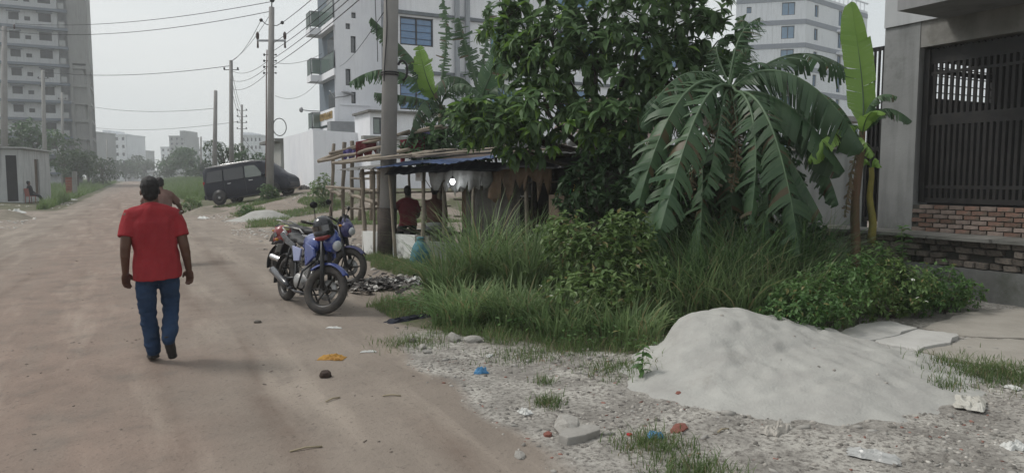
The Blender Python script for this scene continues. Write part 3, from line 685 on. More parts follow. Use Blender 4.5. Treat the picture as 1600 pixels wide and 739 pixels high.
q.bx(-.1, 17, -.08, .1, zt+1.0, zt+1.15); q.build('roof_parapet', FAR_WHITE, rw)
q = MB(); q.bx(4, 10, 3, 8, zt, zt+2.6); q.build('roof_house', FAR_WHITE, rw)
q = MB()
for z in (z00+step*5+2.6, z00+step*4+2.6): ash = MB(); ash.prism([(8.0, z), (10.4, z), (10.2, z+.35), (9.2, z+.55), (8.2, z+.35)], (0, -.5, 0), (1, 0, 0), (0, 0, 1), (0, .44, 0)); ash.build('arched_shade', FAR_WHITE, rw)

# ---- small far buildings
def far_block(name, label, px0, px1, ytop, ybase, dep, wallm, glass, cols, floors, side=5, extra=None):
    a = PD(px0, ybase, dep); b = PD(px1, ybase, dep); c = PD((px0+px1)/2, ytop, dep); a.z = 0
    d = (b-a); d.z = 0; Wd = d.length; H = c.z; U_ = d.normalized()
    th = thing(name, label, 'building', (a.x, a.y, 0), math.atan2(U_.y, U_.x))
    st = H/floors; wins = [((i+.28)*Wd/cols, Wd/cols*.42, st*.42, st*.35) for i in range(cols)]
    hs = [(u, u+w, k*st+dz, k*st+dz+h) for k in range(floors) for u, w, h, dz in wins]
    mb = MB(); holed(mb, (0, 0, 0), (1, 0, 0), Wd, H, hs, .25); mb.bx(.01, Wd-.01, .3, side, 0, H-.01); mb.build('wall', wallm, th, fix=False)
    for h in hs: g = MB(); g.bx(h[0], h[1], .2, .24, h[2], h[3]); g.build('window', glass, th)
    q = MB(); q.bx(-.15, Wd+.15, -.15, side+.1, H, H+.35); q.build('roof_slab', wallm, th)
    if extra:
        for u0, u1, hgt2 in extra: q = MB(); q.bx(u0*Wd, u1*Wd, 1, side-1, H+.35, H+hgt2); q.build('roof_house', wallm, th)
    return th
far_block('far_building', 'pale blue white six storey building far away left of the road end', 160, 199, 212, 262, 230, FAR_WHITE, DARK_G, 4, 6, 12, [(.0, .22, 1.7), (.3, .5, 1.0)])
far_block('far_building', 'low whitish building right of the pale six storey one at the road end', 199, 220, 236, 262, 300, FAR_GREY, DARK_G, 3, 5, 12, [(.0, .3, 1.0)])
far_block('far_building', 'grey tower block with a stair head above the trees right of the road end', 266, 290, 214, 262, 260, FAR_GREY, DARK_G, 3, 9, 12, [(.62, 1.0, 2.2)])
far_block('far_building', 'long low grey building behind the trees below the tower block', 252, 316, 231, 262, 290, FAR_WHITE, DARK_G, 8, 6, 12)
far_block('far_building', 'small whitish building behind the leaning poles left of the van', 319, 332, 222, 262, 240, FAR_WHITE, DARK_G, 2, 7, 9)
far_block('far_building', 'pale building with dark windows rising behind the thin lattice pole', 379, 410, 213, 262, 190, FAR_WHITE, DARK_G, 5, 6, 10, [(0, .4, 1.0)])
far_block('far_building', 'narrow pale block just right of the tall concrete pole', 427, 447, 219, 262, 150, FAR_GREY, DARK_G, 3, 4, 10)
far_block('far_building', 'faint dark building beside the edge of the unfinished block', 134, 152, 208, 262, 200, FAR_GREY, DARK_G, 2, 6, 10)
# single storey house behind the van
a = PD(440, 290, 56); b = PD(497, 290, 54); gz = hgt(a.x, a.y)
hs_ = thing('low_house', 'single storey pale house with flat dark roof and dark openings behind the van', 'building', (a.x, a.y, gz))
Wd = b.x-a.x+3; H = PD(470, 222, 56).z-gz; hh = [(.5, 1.0, .2, 2.6), (1.3, 2.6, 0, 2.7)]
mb = MB(); holed(mb, (0, 0, 0), (1, 0, 0), Wd, H, hh, .3); mb.bx(.01, Wd-.01, 1.5, 7, 0, H-.01); mb.bx(0, .2, 0.001, 7, 0, H); mb.build('wall', mat('cream_plaster', (.36, .36, .34), (.3, .3, .285), sc=.8, streak=.3), hs_, fix=False)
q = MB(); q.bx(-.5, Wd+.3, -.6, 7.3, H, H+.22); q.build('roof_slab', CONC_D, hs_)
for h in hh: q = MB(); q.bx(h[0], h[1], .29, .32, h[2], h[3]); q.build('door', DARK_IN, hs_)  # dark sheets in the openings, interior shade put into their colour
# stack of blocks beside the white wall
st_ = thing('block_pillar', 'small ragged pillar of stacked pale blocks beside the white boundary wall', 'pillar', (PY(484, 290, 46).x, 46, 1.0))
for k in range(6): q = MB(); q.box((U(-.05, .05), 0, .2+k*.42), (.5+.3*(k % 2), .4, .22)); q.build('block', CONC, st_); q = MB(); q.box((0, 0, .42*k+.4), (.25, .25, .19)); q.build('spacer', CONC_D, st_)
# ---- metal walled shed left, with reddish post
SHEETW = mat('painted_sheet_wall', (.42, .43, .43), (.35, .36, .365), sc=1.1, streak=.55, bump=.05)
c0 = PZ(37, 314, .22); c0.z = .1
sh_ = thing('roadside_shed', 'low white sheet walled shed with thin tin roof at the left edge of the road', 'shed', c0)
Hs = PD(37, 233, (c0-_c).dot(_f)).z-.1
e = PZ(80, 304, .45)-c0; e.z = 0; u2 = e.normalized(); Ln = e.length
hh = [(Ln*.42, Ln*.58, .3, Hs-.55)]
mb = MB(); holed(mb, (0, 0, 0), tuple(u2), Ln, Hs, hh, .12)
left = Vector((-1, -.06, 0)).normalized(); holed(mb, left*14, tuple(-left), 14, Hs, [(13.2, 13.75, .1, Hs-.4)], .12)
far_ = left*14+u2*Ln; mb.build('wall', SHEETW, sh_, fix=False)
q = MB(); q.add([u2*Ln, u2*Ln+left*14, left*14, Vector((0, 0, 0))], [(0, 1, 2, 3)]); q.add([u2*Ln, u2*Ln+left*14, u2*Ln+left*14+Vector((0, 0, Hs)), u2*Ln+Vector((0, 0, Hs))], [(0, 1, 2, 3)]); q.build('back_wall', SHEETW, sh_, fix=False)
q = MB(); q.prism([(-.2, -.25), (-.2, Ln+.2), (14, Ln+.2), (14, -.25)], (0, 0, Hs+.02), tuple(left), tuple(u2), (0, 0, .09)); q.build('tin_roof', mat('light_tin', (.40, .41, .41), (.3, .3, .3), sc=2, metal=.3, rough=.5, streak=.3), sh_)
q = MB(); q.prism([(hh[0][0], hh[0][2]), (hh[0][1], hh[0][2]), (hh[0][1], hh[0][3]), (hh[0][0], hh[0][3])], Vector((0, 0, 1)).cross(u2)*.11, tuple(u2), (0, 0, 1), Vector((0, 0, 1)).cross(u2)*.02); q.build('door', mat('brown_door', (.12, .085, .06), streak=.4), sh_)
q = MB(); q.prism([(.25, .1), (.8, .1), (.8, Hs-.4), (.25, Hs-.4)], Vector((0, 0, 1)).cross(-left)*.11, tuple(left), (0, 0, 1), Vector((0, 0, 1)).cross(-left)*.02); q.build('dark_gap', DARK_IN, sh_)  # sheet coloured near black for the shade within the gap
pp = PZ(115, 306, .15); dp = (pp-_c).dot(_f); tz = PD(115, 266, dp).z
gp = thing('gate_post', 'stub of reddish brick and concrete gate post standing in the grass at the left', 'post', (pp.x, pp.y, pp.z-.1))
RB = mat('red_brick', (.30, .115, .08), (.22, .085, .062), sc=5, bump=.4, rv=.2)
q = MB(); q.box((.12, 0, (tz-pp.z)/2), (.32, .5, tz-pp.z), (0, .02, 0)); q.build('concrete_shaft', CONC, gp)
bm_ = None
for k in range(7):
    q = MB(); q.box((-.27+U(-.02, .02), 0, .17+k*.22), (.44, .42, .2)); q.build('brick', RB, gp)

# ============================================================ POLES AND WIRES
def pole(label, base, top, r0, r1, kind=0, name='utility_pole', mats=None):
    th = thing(name, label, 'utility pole', base); t = Vector(top)-Vector(base)
    m = MB(); m.tube([(0, 0, -.3), t*.5, t], [r0, (r0+r1)/2, r1], 10); m.build('pole', mats or POLE_C, th); return th, t
POLES = {}
def arms(th, t, z, w, d, n=2, sz=.1):
    """a horizontal cross arm with insulators"""
    d = Vector(d).normalized(); c = t*(z/t.z); m = MB()
    R = Matrix((d, Vector((0, 0, 1)).cross(d), Vector((0, 0, 1)))).transposed()
    m.box(c, (w, .08, .09), R); a = m.build('cross_arm', GALV, th)
    for i in range(n):
        u = (i/(n-1)-.5)*w*.95; p = c+d*u; q = MB(); q.tube([p+Vector((0, 0, .045)), p+Vector((0, 0, .1)), p+Vector((0, 0, .3)), p+Vector((0, 0, .42))], [.025, .07, .085, .04], 8)
        if sz > .1: q.tube([p-Vector((0, 0, .045)), p-Vector((0, 0, .35))], [.04, .05], 6)
        q.build('insulator', mat('brown_porcelain', (.06, .035, .03), rough=.3, bump=0), a)
# tall pole in front of the van
b = PD(421, 309, 35); b.z = hgt(b.x, b.y); tp = PD(424.5, 12, 35)
pA, tA = pole('tall square concrete power pole standing in front of the dark van', b, tp, .19, .13)
m = MB(); m.tube([tA, tA+Vector((.02, 0, .3))], .03, 6); m.ell(tA+Vector((.03, 0, .38)), (.13, .13, .16), 10); m.build('top_insulator', BLACK, pA)
d_r = Vector((_r.x, _r.y, 0))
arms(pA, tA, PD(423, 64, 35).z-b.z, 1.4, d_r, 3, .2)
for s, px, py in ((-1, 408, 32), (1, 441, 36)):
    e = PD(px, py, 35)-b; m = MB(); c = tA*((PD(424, 40, 35).z-b.z)/tA.z); m.tube([c, (c+e)/2-Vector((0, 0, .08)), e], .02, 5); m.ell(e, (.09, .12, .09), 8); m.build('strain_insulator', BLACK, pA)
for k in range(4):
    z = PD(420, 86+9.5*k, 35).z-b.z; c = tA*(z/tA.z); m = MB(); m.tube([c-d_r*.32, c+d_r*.25], .018, 5); m.ell(c-d_r*.34, (.05, .05, .07), 8); m.ell(c+d_r*.24, (.04, .04, .05), 8); m.build('shackle_insulator', BLACK, pA)
m = MB(); c = tA*.38+d_r*.45; m.tube([c+d_r*math.cos(a)*.33+Vector((0, 0, math.sin(a)*.42)) for a in np.linspace(0, 6.28, 21)], .022, 5, caps=False); m.build('cable_coil', BLACK, pA)
m = MB(); m.tube([tA*.12-d_r*.19, tA*.4-d_r*.2, tA*.62-d_r*.22, tA*.78-d_r*.2], .03, 5); m.build('conduit', mat('rusty_conduit', (.16, .09, .07)), pA)
A_at = lambda z: b+tA*((z-b.z)/tA.z)
Ab = b.copy()
def simple_pole(label, px, pt, dep, gz, r, lean=0, tick=0, a=None):
    p = PD(px, 276, dep); p.z = gz; t = PD(px+lean, pt, dep)
    th, tt = pole(label, p, t, r, r*.65)
    for k in range(tick):
        z = tt.z*(.93-.075*k); c = tt*(z/tt.z); m = MB(); m.tube([c-d_r*.55, c+d_r*.6], .03, 5)
        for s in (-.5, .5): m.ell(c+d_r*s+Vector((0, 0, .1)), (.07, .07, .1), 8)
        m.build('insulator_bracket', BLACK, th)
    if a: arms(th, tt, tt.z-.25, a, d_r, 2)
    return p, t
p3, t3 = simple_pole('straight concrete pole just left of the tall power pole, rising behind the van roof', 361, 95, 53, .5, .19, 0, 1)
m = MB()
p2, t2 = simple_pole('slightly leaning dark pole at the rear end of the van', 334, 142, 62, .5, .22, 3, 0)
p4, t4 = simple_pole('thin pole with three small insulator brackets between the two concrete poles', 377, 164, 80, .6, .17, 1, 4)
p5, t5 = simple_pole('distant thin pole left of the leaning one', 314, 214, 130, .4, .2)
q1, r1 = simple_pole('tall dark pole behind the shed at the far left edge', 5, 42, 55, .5, .26, 2, 0, 1.6)
q2, r2 = simple_pole('second pole at the left, rising in front of the grey block', 70, 110, 75, .5, .24, -3, 1)
q3, r3 = simple_pole('third pole at the left, below the right side of the grey block', 98, 145, 98, .5, .22, -1, 1)
q4, r4 = simple_pole('fourth and leaning pole beside the stair tower of the grey block', 138, 190, 140, .5, .25, -3)
q5, r5 = simple_pole('fifth small leaning pole in front of the pale six storey building', 152, 201, 150, .5, .22, -5)
q6, r6 = simple_pole('smallest pole of the left row, nearest to the road end', 168, 218, 190, .5, .25, -1)
# near concrete pole at the stall
nb = PZ(604, 403, .02); nb.z = hgt(nb.x, nb.y)
nd = (nb-_c).dot(_f); ntp = PD(616, -260, nd)
pN, tN = pole('thick round concrete pole rising through the roof of the bamboo stall', nb, ntp, .185, .14)
m = MB(); e = tN*.085; m.tube([(0, 0, -.2), e*.6, tN*(1.0/tN.z)], [.205, .203, .2], 12); m.build('dark_sleeve', TIMBER, pN)
m = MB()
for z in (3.75, 3.8): m.tube([tN*(z/tN.z)+Vector((math.cos(a), math.sin(a), 0))*.185 for a in np.linspace(0, 6.28, 17)], .014, 5, caps=False)
m.build('binding_wire', BLACK, pN)
m = MB(); c = tN*(3.85/tN.z)+d_r*.26; m.tube([c+d_r*math.cos(a)*.1+Vector((0, 0, math.sin(a)*.2)) for a in np.linspace(-1.6, 2.6, 13)], .025, 6); m.build('cable_loop', BLACK, pN)
m = MB(); m.tube([tN*(z/tN.z)+Vector((0.02*math.sin(z*3)-.14, -.12, 0)) for z in np.arange(3.6, 6.2, .25)], .012, 5)
m.tube([tN*(z/tN.z)+Vector((0.04*math.sin(z*2)-.32, -.05, 0)) for z in np.arange(4.0, 6.2, .2)], .008, 5); m.build('hanging_cable', BLACK, pN)
N_at = lambda z: nb+tN*((z-nb.z)/tN.z)
WIRE = mat('black_cable', (.02, .02, .022), bump=0)
def wire(label, a, b2, sag, r=.014, group=None):
    a, b2 = Vector(a), Vector(b2); m = MB(); n = 22
    r *= .78; m.tube([a.lerp(b2, i/n)-Vector((0, 0, sag*4*(i/n)*(1-i/n))) for i in range(n+1)], r, 5, sm=False)
    tag(m.build('overhead_wire', WIRE), label, 'wire', group)
gw = 'wires between the tall power pole and the near concrete pole'
for k, (py, pyN) in enumerate(((68, -90), (80, -72), (92, -60), (103, -44))):
    wire('%s of four parallel wires from the tall power pole to the near concrete pole' % ('uppermost', 'second highest', 'second lowest', 'lowest')[k], PD(427, py, 35), PD(612, pyN, nd), .12, .016, gw)
wire('wire running from the right strain insulator of the tall power pole to the upper right', PD(441, 36, 35), PD(611, -115, nd), .1, .018, gw)
wire('highest wire crossing the sky from the top of the tall power pole', PD(425, 3, 35), r1+Vector((.7, 0, .3)), .5, .022)
wire('second highest wire crossing the sky from the tall power pole', PD(424, 18, 35), r1+Vector((-.6, 0, -.3)), .7, .022)
wire('wire crossing the middle of the sky to the straight concrete pole', PD(361, 103, 53), r2+Vector((0, 0, -.2)), .5, .03)
wire('faint low wire over the road end', t2-Vector((0, 0, 1.5)), r3-Vector((0, 0, 1)), .8, .025)
wire('faintest and lowest wire over the road end', t4-Vector((0, 0, 1.8)), r4-Vector((0, 0, 1)), .8, .03)
for k, (a1, b1) in enumerate(((408, 32), (418, 96), (418, 105), (418, 114), (424, 20))):
    wire('%s wire from the tall power pole down to the straight concrete pole' % ('strain insulator', 'uppermost side bracket', 'middle side bracket', 'lowest side bracket', 'top')[k], PD(a1, b1, 35), PD(360+(k % 2)*2, 97+k*14 if k < 4 else 96, 53), .35, .016)
for k in range(3):
    wire('%s of three wires from the straight concrete pole to the bracketed thin pole' % ('upper', 'middle', 'lower')[k], PD(361, 104+k*16, 53), t4-Vector((0, 0, .5+k*.8)), .5, .02)
wire('long slack service cable from the tall power pole to the white building balcony', PD(426, 98, 35), PY(503, 84, 43.4), .25, .014)
wire('service cable crossing the small windows of the white building', PD(606, 10, nd), PY(531, 104, 42.9), .2, .012)
wire('lower service cable hanging between the poles and the white building', PD(430, 150, 36), PY(498, 126, 43.4), .5, .012)
wire('guy wire slanting down from behind the van roof to the tall power pole', PD(378, 214, 60), PD(417, 255, 35.2), .1, .02)
# street lamp arm on the white building
s = PY(549, 148, 42.95); lm = thing('street_lamp', 'small curved street lamp arm on the white wall under the smallest windows', 'street lamp', s)
m = MB(); d = PY(515, 149, 42.2)-s; m.tube([(0, 0, 0), d*.3+Vector((0, 0, -.1)), d*.8+Vector((0, 0, -.15)), d+Vector((0, 0, .25))], .035, 6); m.build('arm', GALV, lm)
m = MB(); m.ell((-.25, -.15, .06), (.42, .14, .08), 10, R=(0, .15, 0)); m.build('lamp_head', GALV, lm)
s = PY(472, 172, 43.0); lm = thing('street_lamp', 'small lamp head on a thin arm at the left end of the lowest balcony', 'street lamp', s)
m = MB(); m.tube([(0, 0, 0), (.5, .2, -.02), (1.2, .5, 0)], .03, 6); m.build('arm', GALV, lm); m = MB(); m.ell((-.05, 0, .0), (.12, .1, .16), 10); m.build('lamp_head', GALV, lm)
# ============================================================ HOUSE WITH GATE AT THE RIGHT
FX = 10.2                                                      # facade plane
def fx(px, py): v = PX(px, py, FX); return v
g0 = fx(1430, 318); g1 = fx(1437, 75); GY = g1.y; GZ0 = 1.33+.02; GZ1 = g1.z; HY = fx(1377, 200).y
GZ0 = fx(1430, 319).z
BE = fx(1380, 46).z                                           # top of the grey beam / start of the white wall
ho = thing('gated_house', 'grey concrete house front with black barred gate and projecting slab at the right edge', 'house', (FX, HY, .9))
def H3(x, y, z): return (x-FX, y-HY, z-.9)
mb = MB(); cw = MAT_COL = mat('grey_column_render', (.27, .275, .275), (.185, .19, .188), sc=1.1, bump=.2, bsc=18, streak=.6, dirt=(.12, .125, .12), dsc=1.4, dth=.54)
q = MB(); q.bx(0, .35, GY-HY, 0, 0.0, BE-.9); q.build('column', cw, ho)
q = MB(); q.bx(.01, .36, -8, GY-HY-.001, GZ1-.9, BE-.9-.001); q.build('beam', mat('stained_beam', (.26, .255, .24), (.17, .165, .155), sc=1.5, bump=.2, streak=.5, dirt=(.12, .115, .10), dth=.52), ho)
q = MB(); q.bx(-.03, .4, -8, -.0, BE-.9, BE+3.2); q.build('upper_wall', mat('dull_white_wall', (.44, .45, .46), (.36, .37, .38), sc=.9, bump=.05, streak=.3), ho)
ci = fx(1477, 31); co = PY(1402, 18, ci.y)
q = MB(); q.bx(co.x-FX, -.031, -8, ci.y-HY, co.z-.9-.0, co.z-.9+.14); q.build('canopy_slab', mat('canopy_concrete', (.27, .27, .275), (.2, .2, .205), sc=1.4, bump=.15, streak=.3), ho)
# interior of the gated bay
IN = mat('wall_painted_dim', (.055, .055, .055), (.035, .035, .035), sc=1, bump=.1)  # dimness of the bay is put into this dark wall colour
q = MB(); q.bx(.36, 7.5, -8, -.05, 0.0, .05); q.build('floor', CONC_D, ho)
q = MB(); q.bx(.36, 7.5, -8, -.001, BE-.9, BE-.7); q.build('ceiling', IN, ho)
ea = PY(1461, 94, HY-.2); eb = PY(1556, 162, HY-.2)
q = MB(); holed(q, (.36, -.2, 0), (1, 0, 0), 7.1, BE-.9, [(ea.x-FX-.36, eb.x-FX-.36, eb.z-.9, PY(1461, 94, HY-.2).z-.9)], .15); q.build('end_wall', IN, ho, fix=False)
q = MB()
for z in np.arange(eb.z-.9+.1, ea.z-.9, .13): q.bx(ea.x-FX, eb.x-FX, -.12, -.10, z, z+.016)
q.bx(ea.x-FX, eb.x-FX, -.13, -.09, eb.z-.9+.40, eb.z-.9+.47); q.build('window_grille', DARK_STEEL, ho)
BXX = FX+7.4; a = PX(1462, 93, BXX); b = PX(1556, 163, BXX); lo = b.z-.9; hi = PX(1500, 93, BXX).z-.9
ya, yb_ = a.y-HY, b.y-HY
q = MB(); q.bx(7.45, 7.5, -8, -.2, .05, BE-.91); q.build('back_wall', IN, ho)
# the gate: frame, rails and every bar
gt = MB(); y1, y0 = GY-HY-.02, -5.0; z0, z1 = GZ0-.9+.03, GZ1-.9-.02
for z, h in ((z0+.03, .07), (fx(1437, 292).z-.9, .05), (fx(1437, 188).z-.9, .16), (z1-.12, .2), (z1-.36, .04)): gt.bx(.13, .17, y0, y1, z-h/2, z+h/2)
gt.bx(.10, .20, y1-.08, y1, z0, z1)
gate = gt.build('gate_frame', DARK_STEEL, ho)
bar = MB(); bar.bx(-.016, .016, -.021, .021, z0, z1); bme = bar.mesh('bar')
y = y1-.14; k = 0
while y > -3.9:
    o = link('bar', bme, gate, DARK_STEEL if k == 0 else None, (.15, y, 0)); y -= .082; k += 1
q = MB(); q.bx(.19, .21, y0, y1-.4, fx(1437, 245).z-.9-.45, fx(1437, 245).z-.9+.15); 
# brick dwarf wall under the gate
BRICKM = mat('weathered_brick', (.235, .135, .10), (.14, .095, .08), sc=7, bump=.5, bsc=50, dirt=(.10, .105, .085), dsc=2.5, dth=.5, rv=.3)
BRICKP = mat('pale_mortared_brick', (.26, .21, .18), (.17, .13, .115), sc=7, bump=.5, bsc=50, dirt=(.09, .09, .08), dsc=2.5, dth=.54, rv=.25)
MORTAR = mat('dark_mortar', (.07, .066, .058), (.045, .045, .038), sc=9, bump=.5)
wl = thing('brick_dwarf_wall', 'low wall of weathered red brick under the black barred gate', 'wall', (FX, HY, .9))
q = MB(); q.bx(.012, .28, -7, GY-HY-.003, .0, GZ0-.9-.012); q.build('mortar', MORTAR, wl)
nb_c = 6; chh = (GZ0-.9)/nb_c; Lb = .215
bk = MB(); bk.box((0, 0, 0), (.11, Lb-.014, chh-.012)); bmesh_b = bk.mesh('brick')
for c in range(nb_c):
    y = GY-HY-(.11 if c % 2 else .0)-Lb/2; j = 0
    while y > -4.3:
        o = link('brick', bmesh_b, wl, (BRICKM if (c == 0 and j == 0) else None), (.045+U(-.006, .005), y, chh*(c+.5)))
        if random.random() < .35: o.material_slots[0].link = 'OBJECT'; o.material_slots[0].material = BRICKP
        o.rotation_euler = (U(-.012, .012), 0, U(-.02, .02)); o.scale = (1, U(.94, 1), U(.94, 1)); y -= Lb; j += 1
# ledge and retaining wall
RX = 9.65
lg = thing('retaining_wall', 'retaining wall of rough blocks over grey concrete, with a thin protruding ledge slab', 'wall', (RX, 7.8, 0))
q = MB(); n = 26; prev = None
for i in range(n):
    ya = -10.5+i*(10.8/n); q.bx(-.10-U(0, .05), FX-RX+.01, ya, ya+10.8/n+.002, .862+U(-.004, .004), .905+U(-.004, .004))
q.build('ledge_slab', CONC_D, lg)
q = MB(); q.bx(.06, .5, -10.5, .3, .02, .861); q.build('core', MORTAR, lg)
q = MB(); q.bx(-.06, .06, -10.5, .25, -.1, .50); q.build('concrete_base', mat('grey_render_base', (.20, .205, .20), (.135, .135, .13), sc=1.3, bump=.3, bsc=22, streak=.5, dirt=(.08, .085, .07), dsc=1.2), lg)
STONE = mat('rough_block', (.20, .16, .135), (.10, .095, .085), sc=6, bump=.6, dirt=(.06, .065, .05), dsc=3, dth=.5, rv=.35)
bmS = bmesh.new(); bmesh.ops.create_cube(bmS, size=1); bmesh.ops.bevel(bmS, geom=bmS.edges[:], offset=.12, segments=1, affect='EDGES'); 
for v in bmS.verts: v.co += Vector((U(-.05, .05), U(-.05, .05), U(-.05, .05)))
smesh = bpy.data.meshes.new('block'); bmS.to_mesh(smesh); bmS.free()
j = 0
for c in range(4):
    y = .2-U(0, .1)
    while y > -6.2:
        l_ = U(.12, .24)
        if random.random() < .86:
            o = link('block', smesh, lg, STONE if j == 0 else None, (.03+U(-.03, .03), y-l_/2, .505+.09*c+.045)); o.scale = (.12, l_-.02, .08); o.rotation_euler = (U(-.08, .08), 0, U(-.1, .1)); j += 1
        y -= l_
# side yard gate and boundary wall beyond the house corner
sg = thing('side_gate', 'tall narrow black barred side gate beside the grey house column, behind the young banana', 'gate', (FX+.05, HY+.02, .9))
sy = fx(1352, 200).y-HY; zt = fx(1365, 74).z-.9
q = MB(); q.bx(0, .04, .02, sy, .1, .16); q.bx(0, .04, .02, sy, zt-.06, zt); q.bx(0, .04, .02, sy, 1.2, 1.26); q.build('frame', DARK_STEEL, sg)
q = MB(); q.bx(-.005, .03, -.012, .012, .1, zt); m_ = q.mesh('bar'); n = int(sy/.085)
for k in range(n+1): link('bar', m_, sg, DARK_STEEL if k == 0 else None, (.005, .03+k*(sy-.05)/n, 0))
q = MB(); q.bx(.045, .05, .02, sy, .1, fx(1365, 170).z-.9); q.build('sheet', DARK_STEEL, sg)
by = thing('boundary_wall', 'plain grey boundary wall behind the big banana plant', 'wall', (FX+.1, HY+sy+.08, 0))
q = MB(); q.bx(0, .15, 0, 12, 0, 2.15); q.build('wall_panel', mat('grey_wall_dull', (.19, .20, .20), (.14, .148, .15), sc=1.1, bump=.15, streak=.5), by)
q = MB(); q.bx(-.05, .2, -.05, 12.1, 2.152, 2.22); q.build('coping', CONC_D, by)
# light concrete column of a building seen between the tree and the banana
pc = PD(1125, 200, 26); bc = thing('unfinished_building', 'bare concrete columns and slab of an unfinished building glimpsed beside the tree crown', 'building', (pc.x, pc.y, .5))
q = MB(); q.bx(-.2, .2, -.2, .2, 0, 3.4); m_ = q.build('column', POLE_C, bc); q = MB(); q.bx(.75, 1.1, -.2, .2, 0, 3.4); q.build('column', POLE_C, bc); q = MB(); q.bx(-.4, 8, -.4, 6, 3.402, 3.6); q.build('slab', POLE_C, bc)

# ============================================================ THE BAMBOO TEA STALL
SA = Vector((4.25, 15.06, 0)); SU = Vector((.35, -.94, 0)).normalized(); SN = Vector((.94, .35, 0)).normalized()   # along the front, and into the stall
def S(u, d, z):
    if z > 1.55: z -= .14*max(0, min(1, 1-u/5))
    return SA+SU*u+SN*d+Vector((0, 0, z))
st = thing('tea_stall', 'roadside tea stall of bamboo poles with whitewashed low wall and tarpaulin roof', 'stall', SA[:])
def sl_(v): return Vector(v)-SA
LIME = mat('flaking_limewash', (.72, .72, .70), (.62, .62, .60), sc=3, bump=.3, dirt=(.07, .065, .058), dsc=2.2, dth=.56, stretch=(1, 1, 1))
def slab_on(mb, u0, u1, d0, d1, z0, z1): mb.prism([(u0, d0), (u1, d0), (u1, d1), (u0, d1)], sl_(S(0, 0, z0)), SU, SN, (0, 0, z1-z0))
q = MB(); slab_on(q, -.02, .86, 0, .14, -.1, .54); q.build('low_wall', LIME, st)
q = MB(); slab_on(q, 1.02, 1.72, 0, .14, -.1, .53); q.build('low_wall', LIME, st)
q = MB(); slab_on(q, 1.721, 2.12, .01, .15, -.1, .535); q.build('low_wall', mat('bare_plaster_wall', (.25, .24, .22), (.17, .165, .15), sc=3, bump=.3, streak=.4), st)
q = MB(); slab_on(q, 2.15, 4.4, -.06, .02, -.1, .45); q.build('concrete_screen', mat('greenish_slab', (.19, .21, .185), (.14, .16, .14), sc=2, bump=.2), st)
q = MB(); q.prism([(0, .15), (.12, .15), (.12, 2.6), (0, 2.6)], sl_(S(-.02, 0, -.1)), SU, SN, (0, 0, .6)); q.build('end_wall', LIME, st)
q = MB(); slab_on(q, .0, 6.2, .16, 3.3, -.05, .06); q.build('floor', mat('packed_earth', (.10, .085, .07), bump=.3), st)
def stick(pts, r, m=None, nm='bamboo_pole', par=None):
    pts = [Vector(p) for p in pts]; mb = MB(); k = max(2, int((pts[-1]-pts[0]).length/.32)); P = []
    for i in range(k+1):
        t = i/k; b_ = pts[0].lerp(pts[-1], t) if len(pts) == 2 else bez(pts, t); P.append(b_+Vector((U(-1, 1), U(-1, 1), U(-1, 1)))*r*.35)
    L0 = sl_(P[0]); mb.tube([p-P[0] for p in P], [r*U(.85, 1.12)*(1-.25*i/k) for i in range(k+1)], 6)
    return mb.build(nm, m or BAMBOO, par or st, fix=False, loc=L0)
# posts of the front and back
for u, d, zt, r, ln in ((.02, .03, 2.0, .05, .0), (.42, -.02, 1.95, .035, .02), (1.12, .0, 1.9, .04, -.08), (1.95, .0, 2.02, .05, .03), (2.3, .25, 2.0, .045, 0), (3.3, .05, 2.05, .04, .02), (4.6, .05, 2.05, .045, 0), (5.7, .1, 2.05, .05, 0),
                        (.02, 1.3, 2.1, .04, 0), (.4, 2.6, 2.2, .04, .03), (1.4, 2.7, 2.25, .04, 0), (2.4, 2.8, 2.3, .04, 0), (3.6, 2.8, 2.3, .04, 0), (.95, 1.4, 2.15, .035, 0), (1.7, 1.5, 2.1, .03, .03), (5.2, 2.8, 2.3, .05, 0)):
    stick([S(u, d, 0), S(u+ln, d+ln, zt)], r)
for a_, b_, r in (((-.1, .05, 1.90), (2.2, .03, 1.93), .035), ((0, .06, 1.35), (2.1, 2.7, 1.4), .02), ((.1, 2.6, 1.15), (2.4, 2.7, 1.2), .025), ((.0, .1, 1.02), (.1, 2.5, 1.0), .025), ((.1, 2.6, .75), (2.2, 2.7, .8), .025), ((.3, 2.62, 1.6), (3.4, 2.7, 1.65), .03)):
    stick([S(*a_), S(*b_)], r)
# roof: rusted tin sheets, blue tarpaulin, then poles and sticks on it
TIN = mat('old_tin', (.42, .42, .41), (.25, .235, .22), sc=4, metal=.4, rough=.55, bump=.2, dirt=(.17, .09, .06), dsc=2)
def sheet(nm, m, u0, u1, d0, d1, z0, z1, n=14, wav=.012, sag=.03, seed=0, thick=.006, per=.12):
    rg = random.Random(seed); mb = MB(); nu = max(3, int((u1-u0)/per*2)); nd_ = 7; V_ = []
    for j in range(nd_+1):
        for i in range(nu+1):
            u = u0+(u1-u0)*i/nu; d = d0+(d1-d0)*j/nd_; z = z0+(z1-z0)*j/nd_+wav*(1 if i % 2 else -1)+sag*noise.noise(Vector((u*1.3, d*1.3, seed)))
            if j == 0: z -= .02*rg.random(); d -= .05*rg.random()
            V_.append(sl_(S(u, d, z)))
    k = len(V_); V_ += [v-Vector((0, 0, thick)) for v in V_]
    f = [(j*(nu+1)+i, j*(nu+1)+i+1, (j+1)*(nu+1)+i+1, (j+1)*(nu+1)+i) for j in range(nd_) for i in range(nu)]
    mb.add(V_, f+[tuple(k+x for x in q)[::-1] for q in f]); mb.build(nm, m, st, fix=False)
sheet('tin_sheet', TIN, -.35, 1.15, -.35, 2.9, 1.99, 2.32, seed=1)
